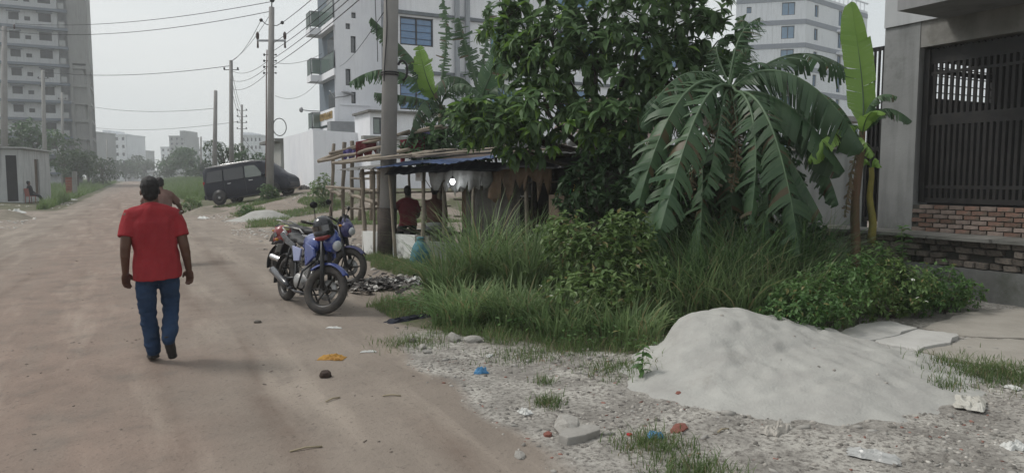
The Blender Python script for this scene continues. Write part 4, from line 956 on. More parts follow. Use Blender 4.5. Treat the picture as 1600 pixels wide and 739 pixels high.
sheet('blue_tarpaulin', mat('blue_tarpaulin_cloth', (.05, .085, .19), (.035, .06, .13), sc=6, rough=.5, bump=.2), .95, 4.2, -.42, .65, 2.02, 2.12, wav=.006, sag=.06, seed=2, per=.2)
sheet('tin_sheet', mat('brown_rusty_tin', (.16, .12, .10), (.10, .08, .07), sc=5, bump=.3, rough=.8), .9, 4.3, .66, 3.1, 2.10, 2.42, seed=3)
sheet('tin_sheet', TIN, 4.1, 6.3, -.3, 3.0, 2.08, 2.4, seed=4)
sheet('black_sheet', mat('black_polythene', (.015, .016, .02), rough=.35, bump=.3), 1.2, 6.2, -.30, -.1, 1.86, 2.0, wav=.004, sag=.05, seed=5, per=.3)
ROOFB = mat('roof_brick_tile', (.17, .125, .11), (.11, .09, .085), sc=5, bump=.4, rv=.3)
for k in range(26):
    u = U(-.5, 3.8); d = U(-.35, 1.2); L_ = U(1.0, 2.6); a_ = U(-.25, .25); z = 2.16+.09*d+U(0, .05)
    stick([S(u, d, z), S(u+L_*math.cos(a_), d+L_*math.sin(a_), z+U(-.02, .08))], U(.015, .035), nm='roof_pole')
for k in range(5):
    stick([S(-.6+k*.1, -.3+k*.12, 2.12+.02*k), S(1.9+k*.2, -.2+k*.1, 2.2+.02*k)], .035, nm='roof_pole')
# rear raised roof of overlapping brown tiles, seen through the tree
rf = thing('tiled_roof', 'patch of brown overlapping roof tiles behind the stall seen through the tree leaves', 'roof', S(2.6, 2.6, 2.2)[:])
base_ = MB(); O_ = Vector((0, 0, 0)); Lr = 2.7; dz = Vector((SN.x*1.5, SN.y*1.5, 1.25)); 
base_.add([O_, O_+SU*Lr, O_+SU*Lr+dz, O_+dz], [(0, 1, 2, 3)]); base_.add([O_-Vector((0, 0, .05)), O_+SU*Lr-Vector((0, 0, .05)), O_+SU*Lr+dz-Vector((0, 0, .05)), O_+dz-Vector((0, 0, .05))], [(3, 2, 1, 0)]); base_.build('deck', TIMBER, rf, fix=False)
tm = MB(); tm.box((0, 0, 0), (.29, .22, .03)); tme = tm.mesh('tile'); tn = Vector((0, 0, 1)); Rt = Matrix((SU, dz.normalized(), SU.cross(dz.normalized()))).transposed()
for r_ in range(12):
    for c_ in range(9):
        o = link('tile', tme, rf, ROOFB if r_ == c_ == 0 else None, O_+SU*((c_+.5+.5*(r_ % 2))*.3)+dz*((r_+.4)/12)+Rt.col[2]*.04); o.rotation_euler = (Rt @ Euler((.10+U(-.03, .03), U(-.02, .02), U(-.03, .03))).to_matrix()).to_euler()
for c_, (u, h_) in enumerate(((0.05, 2.2), (2.6, 2.2))):
    q = MB(); q.tube([Vector((0, 0, -h_))+SU*u, SU*u], .06, 6); q.build('post', TIMBER, rf)
# dark back of the stall, hanging tarpaulins and cloth
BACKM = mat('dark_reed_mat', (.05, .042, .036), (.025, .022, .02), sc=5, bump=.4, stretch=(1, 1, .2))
q = MB(); slab_on(q, 2.2, 6.3, 3.0, 3.05, .06, 2.3); q.build('dark_reed_back', BACKM, st)
q = MB(); slab_on(q, 1.0, 2.195, 2.96, 3.0, .06, 1.25); q.build('dark_reed_back', BACKM, st)  # added panel, darkens the view through the open back
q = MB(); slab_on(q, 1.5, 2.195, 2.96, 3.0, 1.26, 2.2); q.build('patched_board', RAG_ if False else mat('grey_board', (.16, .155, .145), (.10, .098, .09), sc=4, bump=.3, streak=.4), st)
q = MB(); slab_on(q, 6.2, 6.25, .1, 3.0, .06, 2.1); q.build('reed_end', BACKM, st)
def cloth(nm, m, par, A, B, h, n=26, wav=.04, seed=0, rag=.08, low=None, thick=None):
    rg = random.Random(seed); A, B = Vector(A), Vector(B); mb = MB(); t = (B-A).normalized(); nn = t.cross(Vector((0, 0, 1))); V_ = []; rows = 6
    hh_ = [h*(1+rg.uniform(-rag, rag)*2) for _ in range(n+1)]
    for j in range(rows+1):
        for i in range(n+1):
            p = A.lerp(B, i/n); z = -hh_[i]*j/rows; w = wav*math.sin(i*1.35+seed+j*.15)*(.35+.65*j/rows)+wav*.8*noise.noise(Vector((i*.31, j*.4, seed)))
            V_.append(p+nn*w+Vector((0, 0, z)))
    f = [(j*(n+1)+i, j*(n+1)+i+1, (j+1)*(n+1)+i+1, (j+1)*(n+1)+i) for j in range(rows) for i in range(n)]
    mb.add(V_, f, 0, True); o = mb.build(nm, m, par, fix=False)
    s_ = o.modifiers.new('s', 'SOLIDIFY'); s_.thickness = .006; return o
GTARP = mat('dirty_grey_tarp', (.22, .22, .215), (.13, .13, .125), sc=4, bump=.3, dirt=(.08, .075, .065), dth=.52)
SACK = mat('brown_sackcloth', (.17, .115, .075), (.10, .07, .05), sc=4, bump=.4, dirt=(.04, .035, .03), dth=.55)
RAG = mat('dull_ragged_cloth', (.14, .13, .115), (.085, .08, .072), sc=5, bump=.4)
cloth('hanging_tarp', GTARP, st, sl_(S(2.3, -.12, 1.88)), sl_(S(3.9, -.1, 1.92)), .34, 24, .05, 3, .25)
cloth('hanging_sack', SACK, st, sl_(S(3.75, -.02, 1.9)), sl_(S(5.2, 0, 1.92)), .42, 24, .05, 5, .3)
cloth('hanging_mat', RAG, st, sl_(S(2.9, .3, 1.75)), sl_(S(4.2, .35, 1.75)), 1.25, 22, .06, 8, .1)
cloth('hanging_sack', SACK, st, sl_(S(2.55, .5, 1.8)), sl_(S(2.85, .5, 1.8)), 1.3, 8, .04, 9, .1)
cloth('red_cloth', mat('dull_red_cloth', (.16, .02, .025), (.11, .015, .02), sc=5, bump=.3), st, sl_(S(2.35, .9, 1.62)), sl_(S(2.75, .9, 1.62)), .75, 8, .04, 12)
q = MB()
for k in range(5): q.prism([(u_, z_) for u_, z_ in ((k*.1, 0), (k*.1+.06, 0), (k*.1+.06, .9), (k*.1, .9))], sl_(S(3.1, .42, .65)), SU, (0, 0, 1), SN*.02)
# snack packets hung on strings
pkc = [mat('packet_yellow', (.55, .45, .05), bump=.1, rough=.35), mat('packet_green', (.06, .28, .10), bump=.1, rough=.35), mat('packet_silver', (.5, .5, .5), bump=.1, rough=.3), mat('packet_red', (.4, .05, .03), bump=.1, rough=.35)]
pv = MB(); pv.box((0, 0, 0), (.11, .02, .13)); 
for k in range(26):
    u = 2.5+.16*(k % 10)+U(-.03, .03) if k < 14 else 5.35+.12*(k % 4); z = 1.62-.14*((k//10) if k < 14 else (k//4) % 3)+U(-.03, .03)
    q = MB(); q.ell((0, 0, 0), (.055, .018, .07), 6); ci_ = 2 if k < 14 else (0, 1, 0, 3)[k % 4]
    o = q.build('packet', pkc[ci_], st, loc=sl_(S(u, .12, z))); o.rotation_euler = (U(-.2, .2), U(-.3, .3), math.atan2(SU.y, SU.x)+U(-.3, .3))
# shelves with dark goods
for z in (.75, 1.15):
    q = MB(); slab_on(q, 3.0, 6.0, 2.5, 2.9, z, z+.03); q.build('shelf', TIMBER, st)
    for k in range(11): q = MB(); h_ = U(.12, .26); q.lathe([(0, 0), (.05, 0), (.055, h_*.8), (.02, h_), (0, h_)], sl_(S(3.15+k*.26, 2.7, z+.032)), n=8); q.build('jar', pkc[(k*7) % 4] if k % 3 == 0 else DARK_G, st)
q = MB(); slab_on(q, 2.6, 5.6, .45, .95, .62, .68); cnt = q.build('counter', TIMBER, st)
for u in (2.7, 4.1, 5.5):
    for d in (.5, .9): q = MB(); q.tube([sl_(S(u, d, .06)), sl_(S(u, d, .62))], .03, 6); q.build('leg', TIMBER, cnt)
q = MB(); slab_on(q, 5.15, 5.75, -.02, .02, .95, 1.4); q.build('wooden_board', mat('pale_wood_board', (.25, .19, .14), (.18, .135, .10), bump=.2), st)
# small white and red tag board hanging on the eave
tg = thing('tag_board', 'small white board with a red top hanging from the stall eave', 'sign', S(1.98, -.1, 1.78)[:], math.atan2(SU.y, SU.x))
q = MB(); q.bx(-.09, .09, -.012, .012, -.08, .11); q.build('board', mat('board_white', (.6, .6, .6), bump=.03), tg); q = MB(); q.bx(-.09, .09, -.013, .013, .112, .19); q.build('red_top', mat('board_red', (.42, .05, .05), bump=.03), tg)
q = MB(); q.bx(-.05, .05, -.0145, -.0125, .02, .028); q.bx(-.05, .04, -.0145, -.0125, -.01, -.003); q.build('print', mat('board_print', (.25, .05, .05), bump=0), tg)
# bulb
bp_ = PD(707, 284, 12.95); bu = thing('light_bulb', 'glowing white light bulb hanging inside the tea stall', 'bulb', bp_[:])
q = MB(); q.ell((0, 0, 0), (.045, .045, .055), 12); q.build('glass', emis('bulb_glow', (.95, .98, 1), 9), bu); q = MB(); q.tube([(0, 0, .05), (0, 0, .1)], .02, 8); q.tube([(0, 0, .1), (0, 0, .30)], .004, 4); q.build('holder', BLACK, bu)
bl_ = bpy.data.lights.new('bulb_light', 'POINT'); bl_.energy = 1.2; bl_.shadow_soft_size = .06; bl_.color = (.9, .96, 1); bo_ = bpy.data.objects.new('bulb_light', bl_); COL.objects.link(bo_); bo_.parent = bu; bo_.location = (0, 0, -.08)
# blue-green sack, white bundle on the roof, cloths over the frame
sk = MB(); sk.lathe([(0, 0), (.16, 0), (.2, .12), (.19, .3), (.12, .42), (.05, .48), (.08, .55), (0, .56)], (0, 0, 0), n=14)
o = blob('sack', sk, .02, mat('teal_sack', (.07, .20, .24), (.05, .14, .17), sc=6, bump=.3), None, 2, .02, 5); o.location = PZ(657, 416, .02); tag(o, 'teal sack leaning against the end of the whitewashed stall wall', 'sack')
for k, (u, d, s_) in enumerate(((4.3, .3, .3), (4.8, .5, .38), (5.5, .35, .26), (6.0, .6, .3))):
    sk = MB(); 
    for i in range(6): sk.ell((U(-.6, .6)*s_, U(-.4, .4)*s_, U(0, .35)*s_), (s_*U(.3, .6), s_*U(.3, .5), s_*U(.2, .35)), 10)
    o = blob('plastic_bundle', sk, .03, mat('white_polythene', (.62, .64, .66), (.45, .47, .5), sc=5, rough=.35, bump=.5), None, 1, .03, 6); o.location = S(u, d, 2.25)
    tag(o, ['crumpled white plastic bundle on the stall roof, leftmost', 'largest crumpled white plastic bundle on the stall roof', 'small crumpled white plastic bundle right of the largest one', 'rightmost crumpled white plastic bundle, on the stall roof under leaves'][k], 'plastic', 'plastic bundles on the stall roof')
# bamboo frame standing left of the stall
bf = thing('bamboo_frame', 'open bamboo frame with slanting rafters left of the tea stall', 'frame', PZ(540, 360, .05)[:]); BFo = bf.location.copy()
def fstick(pa, da, pb, db, r, nm='pole'):
    a_, b_ = PD(*pa, da), PD(*pb, db); mb = MB(); k = 6; P = [a_.lerp(b_, i/k)+Vector((U(-1, 1), U(-1, 1), U(-1, 1)))*r*.4-a_ for i in range(k+1)]
    mb.tube(P, [r*U(.85, 1.1) for _ in range(k+1)], 6); mb.build(nm, BAMBOO, bf, fix=False, loc=a_-BFo)
for x0, x1, yt, yb2, d in ((521, 517, 224, 345, 19), (538, 536, 223, 350, 18.5), (551, 550, 221, 345, 18), (581, 580, 262, 345, 17), (566, 563, 262, 345, 18), (592, 592, 262, 345, 16.6), (497, 496, 250, 252, 19)):
    if x0 == 497: continue
    fstick((x0, yt), d, (x1, yb2), d, .05)
for a_, da, b_, db, r in (((497, 251), 19, (604, 214), 16.5, .05), ((502, 252), 18, (612, 226), 16, .045), ((529, 253), 17.5, (640, 235), 15.6, .045), ((510, 292), 18.5, (600, 300), 16.6, .04), ((512, 294), 19, (534, 306), 17.5, .05), ((546, 303), 18, (587, 318), 16, .045), ((515, 240), 18.4, (640, 205), 16, .035), ((560, 225), 17, (690, 196), 15.8, .035), ((575, 218), 16.5, (700, 200), 15.8, .03), ((540, 325), 18, (592, 327), 17, .03), ((548, 278), 18, (585, 280), 17, .03)):
    fstick(a_, da, b_, db, r, 'rafter')
for k, (x0, y0, x1, y1, d, h_, m_, lab) in enumerate((
    (556, 222, 592, 214, 16.9, .38, mat('dull_red_cloth', (.2, .02, .025)), 'dark red cloth hanging over the rafters of the bamboo frame'),
    (536, 236, 560, 229, 17.6, .22, mat('purple_cloth', (.12, .10, .28), (.09, .075, .2), bump=.2), 'small purple cloth at the left end of the bamboo rafters'),
    (588, 222, 604, 218, 16.6, .32, mat('grey_white_cloth', (.4, .4, .4), bump=.2), 'off white cloth strip beside the red cloth, left of the concrete pole'),
    (625, 219, 664, 214, 16.2, .42, mat('crimson_cloth', (.2, .02, .04), (.15, .015, .03), bump=.2), 'crimson cloth hanging just right of the concrete pole'),
    (646, 206, 690, 200, 16.3, .12, mat('lilac_cloth', (.27, .25, .5), (.2, .18, .4), bump=.2), 'lilac plastic sheet lying over rafters right of the concrete pole'))):
    A_, B_ = PD(x0, y0, d), PD(x1, y1, d); o = cloth('cloth', m_, None, Vector((0, 0, 0)), B_-A_, h_, 12, .05, k+20, .2); o.location = A_; tag(o, lab, 'cloth', 'cloths on the bamboo frame')
q = MB(); q.bx(-.14, .14, -.01, .01, -.14, .14); o = q.build('paper_notice', mat('paper_grey', (.45, .45, .44), bump=0)); o.location = S(.9, 2.4, 1.45); o.rotation_euler = (0, 0, math.atan2(SU.y, SU.x)+.6); tag(o, 'grey paper notice on a post at the back of the tea stall', 'notice')
# ============================================================ VEHICLES
def wheel(parent, nm, c, r, w, rim_m, spokes=6, hub=.045, disc=None, rim_r=.72):
    c = Vector(c); t = MB(); prof = []
    for i in range(11):
        a = math.pi*i/10-0; prof.append((r-w*.62+w*.62*math.sin(a), -w/2*math.cos(a)))
    prof = [(r*rim_r, -w*.38)]+prof+[(r*rim_r, w*.38)]
    t.lathe(prof, (0, 0, 0), (0, 1, 0), 36)
    root = t.build(nm, RUBBER, parent, fix=False, loc=c)
    m = MB(); m.lathe([(r*rim_r+.004, -w*.36), (r*rim_r-.012, -w*.3), (r*rim_r-.03, 0), (r*rim_r-.012, w*.3), (r*rim_r+.004, w*.36)], (0, 0, 0), (0, 1, 0), 36)
    m.build('rim', rim_m, root, fix=False)
    m = MB(); m.tube([(0, -w*.5, 0), (0, w*.5, 0)], hub, 14); m.build('hub', rim_m, root)
    for k in range(spokes):
        a = 2*math.pi*k/spokes; d = Vector((math.cos(a), 0, math.sin(a))); d2 = Vector((math.cos(a+.14), 0, math.sin(a+.14))); m = MB(); m.tube([d*hub*.6, d2*(r*rim_r-.02)], [.016, .010], 6, up=(0, 1, 0)); m.build('spoke', rim_m, root)
    if disc: m = MB(); m.lathe([(.06, w*.42), (disc, w*.42), (disc, w*.42+.005), (.06, w*.42+.005), (.06, w*.42)], (0, 0, 0), (0, 1, 0), 28); m.build('brake_disc', ALU, root, fix=False)
    return root
BLUEP = mat('blue_bike_paint', (.018, .045, .24), (.012, .03, .16), sc=6, rough=.3, bump=0, spec=.6, coat=.6, dirt=(.09, .09, .11), dsc=5, dth=.62)
SILV = mat('silver_blue_paint', (.30, .33, .50), (.22, .25, .42), sc=6, rough=.3, bump=0, coat=.5)
BLKP = mat('black_bike_paint', (.015, .015, .02), (.02, .02, .026), sc=6, rough=.3, bump=0, coat=.5, dirt=(.06, .055, .055), dsc=5, dth=.6)
WHP = mat('silver_white_panel', (.45, .45, .47), (.36, .36, .38), sc=6, rough=.35, bump=0, coat=.4)
def strip(mb, rows):
    n = len(rows[0]); mb.add([p for r in rows for p in r], [(i*n+j, i*n+j+1, (i+1)*n+j+1, (i+1)*n+j) for i in range(len(rows)-1) for j in range(n-1)], 0, True)
def motorcycle(label, loc, rz, paint, paint2, lean=.12, cowl=True, steer=.25):
    th = thing('motorcycle', label, 'motorcycle', loc, rz, 'motorcycles parked beside the road'); th.rotation_euler = (-lean, 0, rz) if False else Euler((lean, 0, rz)); R_ = .305
    al = mat('black_alloy', (.03, .03, .032), (.06, .055, .05), sc=12, rough=.45, metal=.4, bump=.05)
    fwp = Vector((.655, 0, R_))
    stc = Vector((.42, 0, .95)); Rs = Matrix.Rotation(steer, 3, Vector((-.42, 0, 1)).normalized())
    def sv(p): return stc+Rs @ (Vector(p)-stc)
    # the whole steering set turns with the handlebar
    fw = wheel(th, 'front_wheel', sv(fwp), R_, .095, al, 6, disc=.13); fw.rotation_euler = Rs.to_euler()
    wheel(th, 'rear_wheel', (-.655, 0, R_), R_, .115, al, 6, disc=.10)
    m = MB()
    for s in (-.085, .085): m.tube([sv((.655, s, R_)), sv((.56, s, .6)), sv((.43, s, .97))], [.028, .03, .022], 8)
    m.tube([sv((.655, -.1, R_)), sv((.655, .1, R_))], .016, 8); m.build('front_fork', BLACK, th)
    m = MB(); rows = []; n = 16
    for i in range(n+1):
        a = math.radians(42+100*i/n); row = []
        for s, dr in ((-.066, -.03), (-.05, 0), (0, .012), (.05, 0), (.066, -.03)): rr = R_+.028+dr; row.append(sv(fwp+Vector((math.cos(a)*rr, s, math.sin(a)*rr))))
        rows.append(row)
    strip(m, rows)
    f = m.build('front_mudguard', paint, th, fix=False); s_ = f.modifiers.new('s', 'SOLIDIFY'); s_.thickness = .006
    m = MB(); n = 14; rows = []
    for i in range(n+1):
        a = math.radians(60+135*i/n); row = [Vector((-.655+math.cos(a)*(R_+.05), s, R_+math.sin(a)*(R_+.05)-abs(s)*.25)) for s in (-.07, 0, .07)]
        rows.append(row)
    strip(m, rows)
    f = m.build('rear_mudguard', BLACK, th, fix=False); s_ = f.modifiers.new('s', 'SOLIDIFY'); s_.thickness = .006
    # tank
    m = MB(); m.ell((.17, 0, .86), (.25, .135, .125), 16); m.ell((.02, 0, .82), (.18, .10, .10), 14); m.ell((.28, .09, .82), (.17, .06, .12), 12, R=(0, -.2, -.15)); m.ell((.28, -.09, .82), (.17, .06, .12), 12, R=(0, -.2, .15))
    tk = blob('fuel_tank', m, .018, paint, th, 4); c = MB(); c.lathe([(0, 0), (.04, 0), (.04, .02), (0, .022)], (.16, 0, .975), n=16); c.build('filler_cap', CHROME, tk)
    for s in (-1, 1):     # shrouds and side panels
        m = MB(); m.prism([(.18, .86), (.46, .80), (.50, .70), (.36, .62), (.26, .56), (.20, .70)], (0, s*.118, 0), (1, 0, 0), (0, 0, 1), (0, s*.035, 0)); m.build('tank_shroud', paint, th, bevel=.01)
        m = MB(); m.prism([(-.30, .78), (.02, .76), (-.02, .60), (-.20, .58)], (0, s*.10, 0), (1, 0, 0), (0, 0, 1), (0, s*.03, 0)); m.build('side_panel', paint2, th, bevel=.01)
        m = MB(); m.prism([(-.25, .80), (-.78, .93), (-.86, .90), (-.62, .78), (-.30, .74)], (0, s*.075, 0), (1, 0, 0), (0, 0, 1), (0, s*.03, 0)); m.build('tail_panel', BLKP, th, bevel=.01)
    m = MB(); m.ell((-.1, 0, .83), (.22, .125, .05), 14); m.ell((-.38, 0, .86), (.24, .12, .055), 14); m.ell((-.56, 0, .90), (.17, .10, .05), 14); blob('seat', m, .018, mat('seat_vinyl', (.02, .02, .022), (.03, .03, .032), sc=20, rough=.6, bump=.1), th, 4)
    m = MB(); m.tube([(-.55, -.12, .93), (-.72, -.12, .99), (-.86, -.06, 1.0), (-.86, .06, 1.0), (-.72, .12, .99), (-.55, .12, .93)], .012, 6); m.build('grab_rail', ALU, th)
    m = MB(); m.ell((-.86, 0, .87), (.04, .08, .035), 10); m.build('tail_light', mat('red_lens', (.35, .01, .01), rough=.2, bump=0), th)
    m = MB(); m.prism([(-.80, .86), (-.96, .60), (-.94, .59), (-.77, .84)], (0, -.05, 0), (1, 0, 0), (0, 0, 1), (0, .1, 0)); bk_ = m.build('plate_bracket', BLACK, th); m = MB(); m.box((-.935, 0, .70), (.006, .2, .13), (0, .45, 0)); m.build('number_plate', mat('plate_pale', (.4, .4, .38), bump=0), bk_)
    # frame, swing arm, springs
    m = MB()
    for s in (-.06, .06): m.tube([(.38, s*.4, .88), (.02, s*1.6, .66), (-.3, s*1.7, .72), (-.75, s*1.3, .86)], .016, 6); m.tube([(.38, s*.4, .82), (.32, s, .42), (.1, s*1.6, .24), (-.15, s*1.6, .30), (-.2, s*1.6, .68)], .016, 6)
    m.build('frame', BLACK, th)
    for s in (-.09, .09):
        m = MB(); m.tube([(-.16, s, .36), (-.655, s, R_)], [.022, .018], 6); m.build('swing_arm', BLACK, th)
        m = MB(); m.tube([(-.58, s*1.1, .36), (-.42, s*1.1, .74)], .014, 6)
        for k in range(7): t = .2+.1*k; c = Vector((-.58, s*1.1, .36)).lerp(Vector((-.42, s*1.1, .74)), t); m.lathe([(.03, -.006), (.034, 0), (.03, .006)], c, (.39, 0, .92), 10)
        m.build('shock_absorber', CHROME if s > 0 else BLACK, th, fix=False)
    # engine
    m = MB(); m.ell((.02, 0, .36), (.2, .13, .12), 14); m.ell((.1, .11, .34), (.11, .05, .1), 12); m.ell((.02, -.12, .34), (.13, .05, .11), 12); m.box((.0, 0, .30), (.3, .2, .12)); e = blob('engine_case', m, .018, ALU, th, 2)
    for k in range(7): q = MB(); q.box((.13+.012*k, 0, .43+.028*k), (.17, .19, .010), (0, .42, 0)); q.build('cooling_fin', ALU, e)
    m = MB(); m.box((.17, 0, .52), (.11, .13, .18), (0, .42, 0)); m.build('cylinder', mat('dark_alloy', (.09, .09, .09), metal=.5, rough=.5), e)
    m = MB(); m.tube([(.22, -.04, .55), (.34, -.07, .42), (.28, -.12, .22), (.0, -.14, .20), (-.22, -.15, .24)], .02, 8); m.tube([(-.2, -.155, .24), (-.3, -.16, .27), (-.80, -.17, .40), (-.84, -.17, .41)], [.022, .046, .052, .03], 12); m.build('exhaust', CHROME if paint2 is not SILV else BLKP, th)
    m = MB(); m.tube([(-.02, .16, .24), (-.1, .24, .23)], .012, 6); m.tube([(-.02, -.16, .24), (-.06, -.24, .23)], .012, 6); m.tube([(.3, -.2, .2), (.3, .2, .2)], .012, 6); m.build('foot_pegs', BLACK, th)
    m = MB(); m.tube([(.34, -.06, .62), (.36, -.22, .5), (.3, -.24, .28), (.2, -.1, .22)], .013, 6); m.tube([(.34, .06, .62), (.36, .22, .5), (.3, .24, .28), (.2, .1, .22)], .013, 6); m.build('crash_guard', BLACK, th)
    m = MB(); m.tube([(-.1, .12, .26), (-.16, .27, .02)], .012, 6); m.build('side_stand', BLACK, th)
    m = MB(); m.prism([(-.12, .36), (.0, .42), (-.1, .40), (-.62, .37), (-.7, .33), (-.62, .25), (-.12, .27)], (0, .115, 0), (1, 0, 0), (0, 0, 1), (0, .02, 0)); m.build('chain_cover', mat('silver_cover', (.5, .5, .5), rough=.4, metal=.3), th)
    # head: fairing, lamp, meter, bars, mirrors
    m = MB(); m.ell((.55, 0, .90), (.11, .13, .13), 14); m.ell((.50, 0, 1.0), (.10, .10, .08), 12); m.box((.56, 0, .82), (.1, .14, .1)); fa = blob('headlamp_cowl', m, .016, paint, th, 3)
    m = MB(); m.ell((.635, 0, .87), (.045, .085, .07), 14); m.build('headlamp', mat('lamp_lens', (.55, .57, .6), rough=.1, bump=0, spec=.9, coat=.8), fa)
    m = MB(); m.prism([(.56, 1.0), (.50, 1.13), (.485, 1.13), (.53, 1.0)], (0, -.09, 0), (1, 0, 0), (0, 0, 1), (0, .18, 0)); m.build('windscreen', mat('smoked_screen', (.03, .03, .04), rough=.1, bump=0, coat=.5), fa, bevel=.006)
    for o_ in (fa,): o_.matrix_local = Matrix.Translation(stc) @ Rs.to_4x4() @ Matrix.Translation(-stc)
    m = MB(); m.tube([sv((.30, -.37, 1.03)), sv((.36, -.24, 1.05)), sv((.42, -.08, .99)), sv((.42, .08, .99)), sv((.36, .24, 1.05)), sv((.30, .37, 1.03))], .012, 8); hb = m.build('handlebar', BLACK, th)
    for s in (-1, 1):
        m = MB(); m.tube([sv((.35, s*.25, 1.048)), sv((.30, s*.38, 1.03))], .018, 8); m.build('grip', RUBBER, hb)
        m = MB(); m.tube([sv((.42, s*.27, 1.05)), sv((.38, s*.38, 1.04))], .006, 5); m.build('lever', ALU, hb)
        m = MB(); m.tube([sv((.38, s*.20, 1.05)), sv((.37, s*.26, 1.18)), sv((.36, s*.30, 1.24))], .006, 5); st2 = m.build('mirror_stem', BLACK, hb)
        m = MB(); m.ell(sv((.36, s*.32, 1.27)), (.018, .062, .042), 12, R=(0, .1, steer+s*.3)); m.build('mirror', BLACK, st2)
        m = MB(); m.ell(sv((.52, s*.17, .93)), (.03, .03, .022), 8); m.build('indicator', mat('amber_lens', (.45, .2, .02), rough=.2, bump=0), th)
        m = MB(); m.ell((-.82, s*.15, .82), (.03, .03, .022), 8); m.build('indicator', mat('amber_lens', (.45, .2, .02)), th)
    m = MB(); m.box(sv((.45, 0, 1.04)), (.07, .16, .05), (0, -.5, steer)); m.build('meter', BLACK, hb, bevel=.008)
    for s, q_ in ((-1, .0), (1, .03), (-1, .06)): m = MB(); m.tube([sv((.40, s*.22, 1.04)), sv((.52, s*(.16-q_), .98)), sv((.47, s*.06, .80)), (.34, s*.05, .74)], .005, 5); m.build('cable', BLACK, hb)
    m = MB(); m.prism([(.30, .60), (.46, .66), (.44, .50), (.34, .40), (.22, .42)], (0, -.07, 0), (1, 0, 0), (0, 0, 1), (0, .14, 0)); m.build('engine_cowl', BLKP, th, bevel=.012)
    m = MB(); m.box(sv((.60, .10, .52)), (.01, .035, .16), (0, -.3, steer)); m.build('fork_reflector', mat('white_sticker', (.6, .6, .6), bump=0), th)
    return th
bA = (Vector((1.97, 8.85)), Vector((1.80, 10.15))); c = (bA[0]+bA[1])/2; d = bA[0]-bA[1]; azA = math.atan2(d.y, d.x)
mA = motorcycle('blue motorcycle nearest the camera with a black and red helmet on its mirror', (c.x, c.y, hgt(c.x, c.y)-.005), azA+.05, BLUEP, SILV, -.13, steer=.6)
bB = (Vector((2.88, 11.0)), Vector((2.08, 12.1))); c = (bB[0]+bB[1])/2; d = bB[0]-bB[1]; azB = math.atan2(d.y, d.x)
mB = motorcycle('darker motorcycle parked behind the blue one, with a helmet on its tail', (c.x, c.y, hgt(c.x, c.y)-.005), azB, mat('dark_blue_violet', (.04, .04, .13), (.03, .03, .1), sc=5, rough=.3, coat=.5, bump=0), WHP, -.13, steer=.2)
def helmet(label, loc, rot, shell, trim, sticker=None):
    th = thing('helmet', label, 'helmet', loc); th.rotation_euler = rot
    m = MB(); m.ell((0, 0, .03), (.145, .12, .13), 20); m.ell((.05, 0, -.05), (.12, .105, .09), 16); m.ell((-.03, 0, -.05), (.11, .11, .09), 16); sh = blob('shell', m, .012, shell, th, 3)
    m = MB(); m.add([(.155*math.cos(a)*1.0, .128*math.sin(a), z) for z in (-.03, .045) for a in np.linspace(-1.2, 1.2, 13)], [(i, i+1, i+14, i+13) for i in range(12)], 0, True); v = m.build('visor', mat('visor_dark', (.012, .012, .015), rough=.08, bump=0, spec=.9, coat=1), th, fix=False)
    m = MB(); m.ell((.07, 0, -.1), (.105, .1, .045), 14); m.build('chin_bar', trim, th); return th
REDP = mat('helmet_red', (.22, .02, .02), (.16, .015, .015), rough=.3, bump=0, coat=.5)
helmet('black full face helmet with a red chin hanging at the handlebar of the blue motorcycle', PD(506, 357, 8.9), (.2, .1, -2.4), BLKP, REDP)
h2 = helmet('black and red helmet with pale patches hung on the tail of the darker motorcycle', PD(442, 367, 11.45), (.3, .3, 2.7), REDP, BLKP)
m = MB(); m.ell((-.10, .06, .07), (.05, .06, .05), 10); m.build('pale_patch', mat('patch_yellow', (.5, .5, .25), bump=0, rough=.3), h2); m = MB(); m.ell((-.06, .1, -.02), (.05, .03, .05), 10); m.build('pale_patch', WHP, h2)

# ---- dark van, nose up on the ramp
NAVY = mat('dark_navy_car_paint', (.007, .009, .018), (.009, .011, .021), sc=3, rough=.42, bump=0, spec=.22, coat=.12, dirt=(.03, .03, .038), dsc=1.5, dth=.62)
CGL = mat('tinted_car_glass', (.008, .009, .012), (.01, .011, .014), sc=2, rough=.1, bump=0, spec=.6, coat=.4)
def car_body(parent, stations, m, name='body', sec=None):
    """loft across x stations: (x, z_bottom, z_belt, z_roof, half width bottom, half width belt, half width roof)"""
    mb = MB(); prev = None; n = 0
    for x, zb, zm, zr, wb, wm, wr in stations:
        row = [(x, -wb*.9, zb), (x, -wb, zb+.08), (x, -wm, (zb+zm)/2), (x, -wm*.985, zm), (x, -(wm*.35+wr*.65), zm+(zr-zm)*.6), (x, -wr, zr-.07), (x, -wr*.82, zr-.01), (x, 0, zr+.015)]
        row = row+[(a, -b, c) for a, b, c in row[-2::-1]]; n = len(row)
        mb.v += row; k = len(mb.v)//n-1
        if k:
            for j in range(n): mb.f.append(((k-1)*n+j, (k-1)*n+(j+1) % n, k*n+(j+1) % n, k*n+j)); mb.mi.append(0); mb.sm.append(True)
    N_ = len(mb.v)
    for f in (tuple(range(n)), tuple(range(N_-n, N_))[::-1]): mb.f.append(f); mb.mi.append(0); mb.sm.append(False)
    o = mb.build(name, m, parent)
    return o
